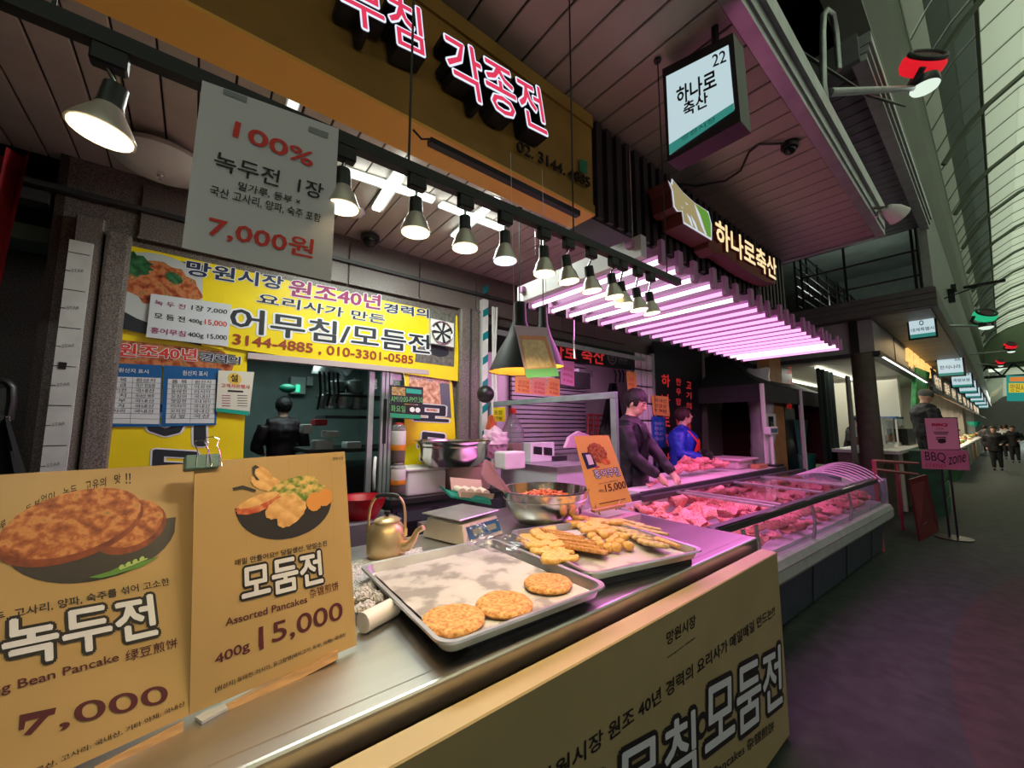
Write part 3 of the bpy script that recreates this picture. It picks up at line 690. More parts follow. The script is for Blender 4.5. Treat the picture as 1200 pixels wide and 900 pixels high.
bd.px([(134, 291), (242, 312), (238, 345), (236, 405), (121, 381)], pb, .001, 'photo_ground')
bd.ell((190, 340), (252, 352), (190, 382), mat('plate_print', (.5, .52, .52), .4), .002, 'plate_print')
bd.px([(238, 311), (262, 315), (262, 410), (236, 405)], yellow, .0025, 'vinyl_patch')
bd.ell((191, 335), (236, 348), (190, 362), foodr, .003, 'food_print', wob=.08)
bd.ell((152, 309), (178, 316), (148, 322), leafp, .004, 'leaf_print', wob=.15); bd.ell((204, 326), (214, 330), (203, 332), leafp, .004, 'leaf_print', wob=.1)
def outl(b_, t_, p0, p1, ph, m_, of=.03, z=.003, o2=.07): return b_.text(t_, p0, p1, ph, None, layers=[(o2, wh, z), (of, m_, z + .0015)])
outl(bd, '망원시장', (218, 322), (331, 340), (220, 305), navy)
outl(bd, '원조40년', (338, 346), (445, 363), (340, 327), purpleink)
outl(bd, '경력의', (450, 366), (502, 373), (450, 355), navy)
outl(bd, '요리사가 만든', (301, 355), (450, 380), (303, 343), ink, .02)
bd.text('어무침/모듬전', (269, 388), (503, 415), (271, 359), None, layers=[(.085, wh, .003), (.022, pb, .005)])
bd.text('3144-4885 , 010-3301-0585', (272, 405), (484, 428), (273, 391), mat('maroon_number', (.3, .04, .015), .5), .005, bold=.025)
bd.px([(502, 362), (534, 369), (532, 430), (486, 424), (488, 408), (505, 400)], mat('grey_photo', (.16, .15, .13), .45, var=.5, vs=30), .0018, 'kitchen_photo')
bd.ell((514, 411), (526, 413), (514, 418), pb, .0025, 'pan_print')
# wall fan standing on the banner
ef = thing('exhaust_fan', 'square white exhaust fan with a round grille on the yellow banner', 'fan', at(518, 390, x=XW + .07))
eb = xboard(XW + .1, ef)
eb.px([(505, 373), (532, 379), (532, 407), (505, 402)], whitep, 0, 'fan_housing', thick=.05)
eb.ell((518, 390), (530, 393), (518, 403), pb, .001, 'fan_opening')
for k in range(7):
    a_ = k * 2 * PI / 7; c0 = V(eb.hit(518, 390)); q = [eb.w(c0.x + r_ * math.cos(a_ + da), c0.y + r_ * math.sin(a_ + da), .004) for r_, da in ((.02, 0), (.1, -.25), (.1, .3))]
    MB().poly(q, eb.n * .003).build('fan_blade', whitep, ef)
c0 = V(eb.hit(518, 390)); MB().tube([eb.w(c0.x + .11 * math.cos(q * PI / 12), c0.y + .11 * math.sin(q * PI / 12), .01) for q in range(25)], .006, 5).build('grille_ring', chrome, ef)
# left lower banner
y2 = thing('wall_banner', 'narrow yellow banner on the wall left of the kitchen opening behind two blue cards', 'banner', (XW + .04, 0, 1.9))
bd = xboard(XW + .035, y2)
bd.px([(118, 381), (290, 411), (284, 560), (97, 560)], yellow, 0, 'vinyl_sheet', thick=.006)
bd.px([(141, 398), (262, 412), (276, 424), (270, 438), (141, 428)], foodr, .001, 'food_print')
bd.px([(230, 411), (276, 416), (277, 428), (235, 424)], mat('grey_photo', (.16, .15, .13)), .0015, 'plate_edge')
outl(bd, '원조40년', (138, 417), (230, 423), (139, 402), redink)
outl(bd, '경력의', (235, 423), (281, 427), (236, 414), navy)
bd.text('어', (172, 519), (238, 521), (172, 470), None, layers=[(.085, wh, .003), (.05, pb, .005)])
bd.text('무', (172, 572), (236, 573), (174, 528), None, layers=[(.085, wh, .003), (.05, pb, .005)])
def bluecard(lbl, P4, Q4, ttl, rows, g):
    t = thing('origin_card', lbl, 'notice', at(P4[3][0], P4[3][1], x=XW + .05), g); b_ = xboard(XW + .046, t)
    b_.px(P4, blueink, 0, 'blue_sheet', thick=.003); b_.px(Q4, mat('card_white', (.66, .68, .7), .35), .001, 'table_field')
    b_.text('원산지 표시', *ttl, wh, .002, bold=.01)
    lp = lambda a, b, t_: (a[0] + (b[0] - a[0]) * t_, a[1] + (b[1] - a[1]) * t_)
    n = 9
    for k in range(1, n):
        a = lp(Q4[0], Q4[3], k / n); b = lp(Q4[1], Q4[2], k / n); b_.px([a, b, (b[0], b[1] + .35), (a[0], a[1] + .35)], greyd, .002, 'ruled_line')
    a = lp(Q4[0], Q4[1], .5); b = lp(Q4[3], Q4[2], .5); b_.px([a, (a[0] + .35, a[1]), (b[0] + .35, b[1]), b], greyd, .002, 'ruled_line')
    for k, (l_, r_) in enumerate(rows):
        for tx, f0, f1 in ((l_, .08, .4), (r_, .56, .9)):
            a = lp(lp(Q4[0], Q4[1], f0), lp(Q4[3], Q4[2], f0), (k + .88) / n); b = lp(lp(Q4[0], Q4[1], f1), lp(Q4[3], Q4[2], f1), (k + .88) / n)
            b_.text(tx, a, b, (a[0] + .3, a[1] - 4.2), ink, .003)
bluecard('left blue origin notice card with handwritten rows on the yellow banner', [(119, 425), (190, 428), (187, 500), (114, 500)], [(123, 441), (188.5, 443), (186.5, 497), (118, 496)], ((139, 436), (174, 438), (139, 431)),
         [('품 목', '원산지'), ('소 금', '국산 천일염'), ('고기전', '국내산'), ('김 치', '국내산 배추'), ('두 부', '국내산'), ('감 자', '국내산'), ('고사리', '국내산')], 'blue origin notices')
bluecard('right blue origin notice card with handwritten rows on the yellow banner', [(192, 428), (259, 432), (253, 498), (189, 500)], [(197, 444), (253, 445), (251, 496), (194, 496)], ((214, 440), (243, 441), (214, 434)),
         [('품 목', '원산지'), ('홍어무침', '아르헨'), ('동태전', '러시아'), ('오징어', '국내산'), ('깻잎전', '국내 돼지'), ('버섯(새송이)', '국내산'), ('꼬지전', '국내산'), ('김 밥', '국산')], 'blue origin notices')
fy = thing('flyer', 'small cream flyer with red heading taped over the edge of the blue card', 'flyer', at(275, 485, x=XW + .06)); b_ = xboard(XW + .06, fy)
b_.px([(256, 434), (298, 436), (292, 487), (253, 482)], mat('flyer_cream', (.68, .66, .55), .45), 0, 'flyer_sheet', thick=.002)
b_.ell((275, 444), (283, 445), (275, 451), mat('flyer_gold', (.75, .5, .08), .5), .001, 'flyer_sun')
b_.text('설', (270, 447), (279, 448), (270, 438), ink, .002, bold=.02); b_.text('고객사은행사', (259, 454), (293, 456), (259, 449), redink, .002, bold=.01)
b_.px([(267, 457), (285, 458), (285, 460), (267, 459)], ink, .002, 'text_bar')
for k in range(5): b_.px([(260, 463 + k * 3), (270, 463.3 + k * 3), (270, 464 + k * 3), (260, 463.7 + k * 3)], purpleink, .002, 'text_line'); b_.px([(278, 463 + k * 3), (290, 463.4 + k * 3), (290, 464 + k * 3), (278, 463.7 + k * 3)], greyd, .002, 'text_line')
b_.px([(254, 478), (292, 482), (292, 487), (253, 482)], teal, .002, 'flyer_foot')
pcd = thing('price_card', 'white handwritten price card with three rows taped on the food photo', 'price sign', at(220, 400, x=XW + .07)); b_ = xboard(XW + .072, pcd)
b_.px([(177, 344), (271, 357), (267, 406), (171, 395)], mat('card_grey', (.6, .62, .66), .4), 0, 'card_sheet', thick=.003)
for tx, p0, p1, ph, m_ in [('녹 두 전', (181, 357), (217, 363), (182, 351), purpleink), ('1장 7,000', (224, 364), (266, 369), (225, 357), ink), ('모 듬 전', (181, 373), (217, 378), (181, 366), ink), ('400g', (221, 379), (237, 381), (221, 373), ink),
                           ('15,000', (240, 381), (266, 384), (240, 374), redink), ('홍어무침', (176, 390), (217, 395), (177, 383), purpleink), ('400g 15,000', (220, 396), (266, 400), (220, 389), ink)]: b_.text(tx, p0, p1, ph, m_, .002, bold=.012)
# right lower banner
y3 = thing('wall_banner', 'small yellow banner with a fritter photo right of the kitchen opening', 'banner', (XW + .04, 2, 1.9))
bd = xboard(XW + .035, y3)
bd.px([(474, 430), (527, 440), (530, 450), (534, 514), (510, 570), (474, 560)], yellow, 0, 'vinyl_sheet', thick=.006)
bd.px([(479, 435), (526, 442), (529, 490), (479, 484)], pinkf, .001, 'food_print')
bd.px([(515, 450), (526, 442), (529, 490), (518, 488)], mat('dish_print', (.12, .12, .16), .4), .0012, 'dish_print')
bd.text('망원시장', (480, 444), (508, 448), (480, 437), None, layers=[(.05, wh, .003), (.01, purpleink, .004)]); bd.text('원조', (510, 448), (526, 450), (510, 440), None, layers=[(.05, wh, .003), (.01, redink, .004)])
bd.text('모', (486, 492), (524, 494), (487, 474), None, layers=[(.1, wh, .003), (.05, pb, .005)]); bd.text('듬', (490, 538), (522, 540), (492, 507), None, layers=[(.1, wh, .003), (.05, pb, .005)])
inf = thing('hours_sign', 'black and green opening hours sign with green handwriting hanging by the door post', 'sign', at(476, 492, x=-3.3)); b_ = xboard(-3.3, inf)
b_.px([(457.5, 451), (496, 454), (495.5, 474.5), (457.5, 472)], black, 0, 'upper_plate', thick=.01); b_.px([(457, 472.5), (493, 475), (493, 492), (457, 489.5)], black, 0, 'lower_plate', thick=.01)
b_.px([(459, 453), (475, 454.5), (475, 464), (459, 462.5)], mat('gold_photo', (.45, .28, .1), .5, var=.6, vs=50), .001, 'pancake_photo')
b_.px([(476, 455), (494, 457), (494, 462), (476, 460.5)], teal, .001, 'green_strip'); b_.px([(457, 484), (493, 486.5), (493, 491), (457, 489)], mat('strip_green', (.02, .3, .15), .5), .001, 'green_strip')
gi = glow('chalk_green', (.25, .8, .25), .45)
b_.text('AM10:00-PM7:30', (458, 470.5), (495, 472), (458, 464), gi, .002, bold=.01); b_.text('화요일', (458, 482.5), (475, 483.5), (458, 474.5), gi, .002, bold=.012)
b_.ell((483, 480), (486, 480.2), (483, 483), mat('egg_white', (.8, .8, .75)), .002, 'round_print', n=14); b_.ell((489.5, 480.6), (492.5, 480.8), (489.5, 483.6), mat('egg_white', (.8, .8, .75)), .002, 'round_print', n=14)
MB().tube([at(476, 452, x=-3.3), V((XW, at(476, 440, x=-3.4).y, 2.15))], .002, 4).build('string', white, inf)
# ============================================================ SLIDING DOOR + kitchen frame
sd = thing('sliding_door', 'aluminium sliding glass door pushed to the right of the kitchen opening', 'door', (XW + .02, 1.4, 0)); sd['kind'] = 'structure'
ya, yb_, yc, ydd = at(432, 500, x=XW).y, at(438, 500, x=XW).y, at(445, 500, x=XW).y, at(459, 500, x=XW).y
MB().mm((XW - .06, ya, 0), (XW - .02, yb_, zd)).build('door_stile', alu, sd)
for k in range(3):
    d_ = (ydd - yc) / 3; MB().mm((XW - .02, yc + k * d_, 0), (XW + .02, yc + k * d_ + d_ * .72, zd)).build('door_stile', alu, sd)
MB().mm((XW - .05, yb_, .1), (XW - .045, yc, zd)).build('glass_pane', glass, sd)
MB().mm((XW - .03, ydd, 0), (XW - .0, yr, .08)).mm((XW - .03, yr - .04, .08), (XW, yr, zd)).mm((XW - .03, ydd, zd - .1), (XW, yr - .04, zd)).build('inner_frame', alu, sd)
MB().mm((XW - .02, ydd, .1), (XW - .015, yr - .03, zd - .1)).build('glass_pane', glass, sd)
hb = (yc + yb_) / 2
MB().tube([(XW + .02, hb - .01, 1.33), (XW + .07, hb - .03, 1.3), (XW + .09, hb - .04, 1.2), (XW + .07, hb - .03, 1.08), (XW + .02, hb - .01, 1.05)], .014, 8).build('door_handle', whitep, sd)
MB().mm((XW + .0, yc + .02, 1.45), (XW + .025, yc + .05, 1.85)).build('lock_slot', black, sd)
struct('trim_door_head', B((XW - .02, yl, zd - .03), (XW + .06, yr + .02, zd + .015)), mat('pale_pink_trim', (.5, .4, .4), .5))
# ============================================================ KITCHEN behind the opening
kw = mat('kitchen_wall', (.2, .27, .25), .5, var=.2, vs=2)
struct('wall_kitchen', MB().mm((-7.6, -1.2, 0), (-7.4, 3.4, 2.9)).mm((-7.5, -1.3, 0), (XW - .18, -1.2, 2.9)).mm((-7.5, 2.42 - .08, 0), (XW - .18, 2.42, 2.9)).mm((-7.5, -1.2, 2.75), (XW - .18, 3.4, 2.85)), kw)
struct('floor_kitchen', B((-7.5, -1.2, .0), (XW - .18, 2.4, .2)), mat('dark_tile', (.05, .06, .06), .4))
kl = thing('tube_lamp', 'pair of dim fluorescent tubes on the kitchen ceiling', 'lamp', (-5.6, .9, 2.7))
for dx in (0, .16): MB().tube([(-6.2 + dx, .55, 2.68), (-6.2 + dx, 1.5, 2.68)], .02, 8).build('tube', glow('kitchen_tube', (.8, 1, .95), 3), kl)
area((-5.6, 1.0, 2.62), .8, 16, (.75, 1, .95))
kc = at
def kbox(nm, lbl, cat, a, b, X, dx, m, grp=None, bev=.01):
    p = at(a[0], a[1], x=X); q = at(b[0], b[1], x=X)
    o = MB().mm((X - dx, min(p.y, q.y), min(p.z, q.z)), (X, max(p.y, q.y), max(p.z, q.z))).bevel(bev, 2).build(nm, m, None, label=lbl, category=cat)
    if grp: o['group'] = grp
    return o
kbx = kbox('fuse_box', 'grey electrical box with a green light on the kitchen back wall', 'fuse box', (341, 441), (358, 462), -7.2, .2, mat('box_grey', (.4, .46, .44), .5))
q = at(349, 455, x=-7.19); MB().mm((-7.2, q.y - .03, q.z - .06), (-7.18, q.y + .03, q.z + .06)).build('indicator', glow('green_led', (.05, .8, .45), 1.2), kbx)
kbox('switch_box', 'small switch box beside the fuse box in the kitchen', 'fuse box', (360, 441), (367, 452), -7.2, .15, mat('box_grey', (.4, .46, .44)))
dk = mat('duct_tin', (.35, .38, .38), .35, .85, var=.3)
def K(px, py, X=-5.6): return at(px, py, x=X)
MB().tube([K(376, 440), K(378, 430), K(388, 426), K(402, 428), K(410, 436)], .12, 12).build('exhaust_duct', dk, None, label='silver flexible duct curving under the kitchen ceiling', category='duct')
MB().tube([K(402, 441), K(402, 458), K(402, 462)], [.07, .07, .16], 12).build('exhaust_pipe', dk, None, label='upright tin pipe with a flared foot in the kitchen', category='duct')
for nm, lbl, cx, cy, r_, h_, X in [('cooking_pot', 'round-bellied steel pot shelved below the duct in the kitchen', 386, 479, .14, .2, -5.4), ('cooking_pot', 'large square-shouldered pot beside the tin pipe on the kitchen shelf', 402, 479, .15, .22, -5.4), ('cooking_pot', 'tall steel pot at the right end of the kitchen shelf', 419, 480, .14, .22, -5.4),
                              ('cooking_pot', 'steel pot on the top kitchen shelf left of the pipe', 394, 460, .11, .16, -5.4), ('cooking_pot', 'steel pot on the top kitchen shelf right of the pipe', 416, 462, .12, .2, -5.4)]:
    c = K(cx, cy, X); t = thing(nm, lbl, 'pot', c, 'kitchen pots')
    MB().lathe([(r_ * .8, 0), (r_, .04), (r_, h_ * .8), (r_ * 1.05, h_ * .82), (r_ * 1.0, h_ * .85), (r_ * .3, h_)], c, 20).build('pot_body', dk, t)
    MB().ball(c + V((0, 0, h_)), .025, 8).build('lid_knob', black, t)
for z_, nm in ((487, 'lower'), (462, 'upper')):
    p = K(378, z_, -5.4); q = K(438, z_, -5.4)
    MB().mm((-5.8, p.y, p.z - .03), (-5.25, q.y + .2, p.z - .0)).build('kitchen_shelf', greyd, None, label=nm + ' metal kitchen shelf carrying pots', category='shelf')
for lbl, a, b, m_ in [('white plastic tub beside the cook', (356, 497), (366, 508), whitep), ('low white tray on the kitchen counter', (382, 505), (398, 513), whitep), ('white tub with a dark rim on the lower kitchen counter', (370, 516), (391, 528), whitep), ('flat white plastic box on the kitchen counter by the door', (407, 518), (424, 526), whitep), ('red plastic basin on the kitchen counter', (370, 491), (384, 499), mat('red_plastic', (.45, .01, .02), .35))]:
    kbox('tub', lbl, 'tub', a, b, -4.9, .25, m_, 'kitchen tubs', .02)
MB().mm((-5.9, 1.0, .2), (-4.8, 2.3, 1.12)).build('kitchen_counter', mat('dark_steel', (.08, .09, .09), .35, .7), None, label='dark steel kitchen counter with stacked tubs', category='counter')
MB().mm((-5.9, 1.0, 1.3), (-4.85, 2.3, 1.34)).build('kitchen_shelf', greyd, None, label='middle shelf above the kitchen counter', category='shelf')
q = K(372, 480, -5.0); t = thing('gas_torch', 'dark bundle of hoses and ladles hanging in the kitchen', 'utensils', q)
for k in range(5): MB().tube([q + V((0, .05 * k, .45)), q + V((.02, .05 * k + .02, .2)), q + V((0, .05 * k, .02 * k))], .015, 6).build('ladle', dk if k % 2 else black, t)
rb_ = thing('red_bowl', 'red plastic bowl peeking out behind the right price board', 'bowl', (-2.9, .75, 1.05)); c = at(424, 590, x=-2.95)
MB().lathe([(.1, -.1), (.15, -.02), (.17, .05), (.175, .05), (.16, .03), (.1, -.06), (.01, -.07)], c, 24).build('bowl_wall', mat('red_plastic', (.45, .01, .02)), rb_)
MB().mm((-3.2, .62, 0), (-2.75, 1.2, c.z - .1)).build('side_rack', mat('rack_grey', (.16, .17, .17), .5), None, label='grey wire-topped rack holding the red bowl', category='rack')
# recess things at far left
rc = MB()
rc.grid(lambda u, v: at(-50 + 88 * u - 36 * v + 2 * math.sin(u * 14), 178 + 160 * v, x=-3.0) + V((.05 * math.sin(u * 20 + v), 0, 0)), 14, 10)
rc.build('red_cloth', mat('red_cloth', (.35, .01, .02), .7, var=.3), None, label='red cloth hanging at the left edge of the frame', category='cloth')
chx = thing('office_chair', 'black framed chair back with grey mesh at the far left', 'chair', at(5, 540, x=-3.1))
MB().tube([at(-12, 452, x=-3.1), at(0, 446, x=-3.1), at(8, 448, x=-3.1), at(14, 454, x=-3.1), at(14, 470, x=-3.1), at(10, 492, x=-3.1)], .018, 8).build('chair_frame', black, chx)
MB().poly([at(-12, 455, x=-3.11), at(10, 455, x=-3.11), at(9, 485, x=-3.11), at(-12, 485, x=-3.11)], V((-.01, 0, 0))).build('mesh_back', mat('mesh_grey', (.12, .13, .14), .6), chx)
MB().tube([at(9, 488, x=-3.09), at(8, 494, x=-3.09)], .012, 8).build('chrome_joint', chrome, chx)
bk = MB(); bk.grid(lambda u, v: at(-25 + 62 * u * (.6 + .4 * v), 486 + 100 * v + 5 * math.sin(u * 9), x=-3.0) + V((.04 * math.sin(u * 15 + v * 2), 0, 0)), 14, 8)
bk.build('black_coat', mat('black_fabric', (.008, .008, .01), .9), None, label='black coat heaped below the chair back at the far left', category='coat')
# ============================================================ OUR COUNTER
ct = thing('stall_counter', 'brushed steel stall counter carrying the pancake trays and price boards', 'counter', (-1.5, .8, 0))
MB().mm((-2.2, -1.2, .93), (-.955, 2.55, .97)).bevel(.006, 2).build('counter_top', steel, ct)
MB().mm((-2.5, 1.2, .93), (-2.2, 2.55, .968)).build('counter_top_extension', steel, ct)
MB().mm((-.99, -1.2, .895), (-.93, 2.55, .971)).bevel(.012, 3).build('rolled_edge', steel, ct)
MB().mm((-2.1, -1.15, .06), (-1.0, 2.5, .93)).build('cabinet_body', greyd, ct)
for y in (-1.1, .7, 2.4): MB().mm((-1.03, y, 0), (-.98, y + .05, .93)).build('leg', steel2, ct)
kb = thing('counter_banner', 'big khaki boxed banner with outlined black lettering standing along the counter front', 'banner', (-.85, .7, 0))
MB().mm((-.9, -1.2, .02), (-.82, 2.5, .925)).bevel(.004, 1).build('banner_box', cream2, kb)
bd = xboard(-.8195, kb)
def toon(b_, t_, p0, p1, ph, o1=.1, o2=.02, mi=None):
    return b_.text(t_, p0, p1, ph, None, layers=[(o1, ink, .0015), (o2, mi or greyink, .003)])
toon(bd, '모둠전', (826, 892), (916, 822), (826, 802))
bd.ell((822, 850), (829, 845), (822, 866), ink, .0015, 'dot_outline'); bd.ell((822, 850), (825.5, 847.5), (822, 858), cream2, .003, 'dot')
toon(bd, '무침', (722, 975), (815, 905), (722, 882))
toon(bd, '홍어', (600, 1075), (708, 990), (600, 970))
bd.text('망원시장', (781, 757), (815, 734), (781, 741), ink, .0015, bold=.02)
bd.text('mangwon market', (782, 772), (815, 748), (782, 769), ink, .0015, bold=.02)
bd.text('망원시장 원조 40년 경력의 요리사가 매일매일 만드는!!', (628, 934), (908, 721), (628, 908), ink, .0015, bold=.022)
bd.text('& Assorted Pancakes 杂锦煎饼', (770, 965), (907, 856), (770, 946), ink, .0015, bold=.01)
# ---- price boards in wooden slots
def pboard(lbl, TL, TR, BR_, BL, xt, xb, foot, name='price_board'):
    t = thing(name, lbl, 'price board', (xb, 0, .97))
    tl = at(*TL, x=xt); bl = at(*BL, z=.985); br = at(*BR_, z=.985)
    b_ = Board(bl, br - bl, tl - bl, t)
    if TL[0] < 0:      # runs out of the frame on the left: square it off at the width its lettering needs
        r1 = b_.hit(*TR); r0 = b_.hit(*BR_); wd = .47
        MB().poly([b_.w(r0[0] - wd, r0[1]), b_.w(*r0), b_.w(*r1), b_.w(r1[0] - wd, r1[1] - .0)], -b_.n * .006).build('board_panel', cream, t)
    else: b_.px([TL, TR, BR_, BL], cream, 0, 'board_panel', thick=.006)
    return t, b_
A_, bA = pboard('tall tan price board with a mung bean pancake picture at the left of the counter', (-260, 556), (228, 543), (222, 838), (-160, 1010), -1.30, -1.17, None)
B_, bB = pboard('tall tan price board with an assorted pancake picture beside the kettle', (228, 541), (404, 529), (418, 756), (222, 838), -1.30, -1.2, None)
for (b_, p0, p1, q1, q0, t) in [(bB, (255, 832), (394, 762), (394, 772), (255, 845), B_), (bA, (60, 925), (213, 845), (213, 858), (60, 940), A_)]:
    a, b2, c2, d2 = [b_.w(*b_.hit(*p), .012) for p in (p0, p1, q1, q0)]
    MB().poly([a, b2, c2, d2], -b_.n * .05).build('wooden_foot', woodl, t)
bro = ramp('pancake_print', [(.3, (.16, .03, .01)), (.48, (.36, .1, .03)), (.6, (.55, .22, .07)), (.75, (.3, .17, .05))], scale=60, rough=.45)
bro_d = ramp('pancake_print_edge', [(.3, (.1, .015, .008)), (.7, (.28, .06, .02))], scale=40, rough=.45)
dish = mat('dish_black_print', (.02, .018, .02), .4)
# board A picture
bA.px([(4, 634)] + [(105 - 101 * math.cos(t_ * PI / 18) - 0, 628 - 14 * math.cos(PI - t_ * PI / 18) * 1.0 + 54 * math.sin(t_ * PI / 18)) for t_ in range(1, 18)] + [(206, 606)], dish, .0012, 'dish_print')
bA.ell((153, 618), (195, 608), (153, 648), bro_d, .0016, 'pancake_print'); bA.ell((155, 613), (191, 604), (155, 640), bro, .0018, 'pancake_print')
bA.ell((90, 617), (168, 596), (92, 656), bro_d, .002, 'pancake_print'); bA.ell((90, 611), (165, 592), (92, 648), bro, .0024, 'pancake_print')
gl = mat('leaf_print', (.08, .22, .03), .5)
for pts in [[(104, 677), (135, 668), (160, 664), (135, 674), (118, 678)], [(150, 664), (187, 652), (165, 665), (140, 672)], [(128, 670), (158, 656), (140, 668)]]: bA.px(pts, gl, .003, 'leaf_print')
for k in range(8): bA.ell((142 + k * 4, 665 - k * 1.6 + (k % 2) * 2), (145 + k * 4, 664 - k * 1.6 + (k % 2) * 2), (142 + k * 4, 668 - k * 1.6), mat('bean_print', (.35, .5, .15), .5), .0034, 'bean_print', n=10)
for i, chs in enumerate('없이 녹두 고유의 맛!!'):
    if chs == ' ': continue
    if chs == '!': bA.px([(154 - 3 + (i - 12) * 4, 555), (156 - 3 + (i - 12) * 4, 555), (155.6 - 3 + (i - 12) * 4, 563), (154.4 - 3 + (i - 12) * 4, 563)], ink, .0015, 'stroke'); bA.px([(154.2 - 3 + (i - 12) * 4, 565), (156 - 3 + (i - 12) * 4, 565), (156 - 3 + (i - 12) * 4, 567), (154.2 - 3 + (i - 12) * 4, 567)], ink, .0015, 'stroke'); continue
    x = 48 + i * 8.6; yb_ = 590 - i * 2.1 + (0.045 * (i - 8) ** 2 - 1.5)
    bA.text(chs, (x, yb_), (x + 7.4, yb_ - 1.6), (x, yb_ - 11), ink, .0015, bold=.015)
for i, chs in enumerate('밀가루, 동부'):
    if chs in ' ,': continue
    x = -20 + i * 10; yb_ = 634 - i * 6; bA.text(chs, (x, yb_), (x + 7, yb_ - 4), (x, yb_ - 10), ink, .0015, bold=.015)
bA.text('녹두, 고사리, 양파, 숙주를 섞어 고소한', (-25, 734), (199, 686), (-25, 722), ink, .0015, bold=.012)
toon(bA, '녹두전', (4, 786), (184, 744), (4, 728), .1, .03)
bA.text('Mung Bean Pancake', (-45, 829), (140, 777), (-45, 814), brownink, .0015, bold=.012); bA.text('绿豆煎饼', (147, 776), (208, 759), (147, 763), brownink, .0015, bold=.008)
bA.text('7,000', (23, 868), (198, 826), (23, 838), brownink, .0015, bold=.008)
bA.px([(23, 838), (66, 829), (64, 837), (30, 845), (28, 855), (22, 856)], brownink, .0014, 'price_stroke')
bA.text('원산지: 메루산, 고사리: 국내산, 기타 야채: 국내산', (-20, 936), (217, 827), (-20, 928), ink, .0015, bold=.01)
# board B
ln = mat('plank_line_print', (.38, .23, .06), .5)
for x in (285, 313, 338, 360, 388): bB.px([(x, 538), (x + .6, 538), (x + 3.6, 640), (x + 3, 640)], ln, .0006, 'line_print')
bB.px([(275, 596)] + [(332 - 56 * math.cos(t_ * PI / 18), 592 + 5 * math.cos(t_ * PI / 18) + 40 * math.sin(t_ * PI / 18)) for t_ in range(1, 18)] + [(388, 588)], dish, .0012, 'dish_print')
yl_ = ramp('fritter_print', [(.3, (.5, .25, .07)), (.7, (.75, .48, .2))], scale=40, rough=.5); rd_ = ramp('skewer_print', [(.35, (.4, .05, .02)), (.65, (.6, .25, .1))], scale=40, rough=.5); gn_ = ramp('green_fritter_print', [(.4, (.1, .2, .03)), (.6, (.65, .45, .15))], scale=50, rough=.5)
for c_, ex, ey, m_, z_ in [((312, 566), (330, 570), (310, 575), yl_, .002), ((308, 555), (318, 562), (304, 560), yl_, .0022), ((345, 570), (372, 562), (348, 580), gn_, .0024), ((348, 580), (380, 570), (350, 588), gn_, .0026),
                           ((303, 590), (328, 582), (303, 600), rd_, .0028), ((303, 586), (326, 578), (303, 592), yl_, .003), ((330, 594), (348, 584), (334, 604), yl_, .0032), ((342, 602), (358, 590), (346, 612), yl_, .0034),
                           ((368, 588), (377, 586), (369, 599), mat('ball_print', (.6, .25, .05), .5), .0036), ((380, 583), (389, 581), (381, 593), mat('ball_print', (.6, .25, .05)), .0034)]:
    bB.ell(c_, ex, ey, m_, z_, 'fritter_print', wob=.04)
bB.px([(272, 572), (284, 569), (300, 574), (299, 577), (284, 573), (273, 575)], dish, .0025, 'tail_print'); bB.px([(295, 548), (299, 545), (304, 548), (299, 550), (298, 556), (304, 563), (300, 563), (296, 556)], dish, .0028, 'tail_print')
bB.text('매일 만들어요!! 당일생산, 당일소진', (275, 664), (383, 640), (275, 656), ink, .0015, bold=.012)
toon(bB, '모둠전', (284, 706), (378, 682), (283, 664), .1, .03)
bB.text('Assorted Pancakes', (264, 734), (360, 706), (264, 725), brownink, .0015, bold=.01); bB.text('杂锦煎饼', (363, 702), (397, 691), (362, 691), brownink, .0015)
bB.text('400g', (252, 783), (293, 764), (251, 768), brownink, .0015, bold=.015); bB.text('15,000', (303, 763), (402, 728), (303, 735), brownink, .0015, bold=.012)
bB.px([(303, 737), (308, 735), (309, 760), (304, 762)], brownink, .0016, 'price_stroke')
bB.text('[원산지] 동태전: 러시아, 동그랑땡(돼지고기, 두부, 야채): 국내산', (252, 812), (405, 746), (252, 805), ink, .0015, bold=.01)
bB.text('망원시장', (390, 540), (402, 539), (390, 536), ink, .0015)
# binder clip
cl = thing('binder_clip', 'grey-green binder clip holding the two price boards together', 'clip', at(235, 548, x=-1.27))
MB().poly([bB.w(*bB.hit(*p), .016) for p in [(216, 535), (256, 533), (256, 549), (215, 552)]], -bB.n * .03).bevel(.003, 1).build('clip_body', mat('clip_green', (.1, .19, .19), .4, .3), cl)
for dx, yt in ((0, 518), (12, 514)):
    MB().tube([bB.w(*bB.hit(*p), .018) for p in [(228 + dx, 549), (230 + dx, 530), (226 + dx, 520), (228 + dx, yt + 1), (236 + dx, yt), (243 + dx, yt + 3), (240 + dx, 524), (243 + dx, 530), (246 + dx, 548)]], .0012, 5).build('wire_handle', chrome, cl)
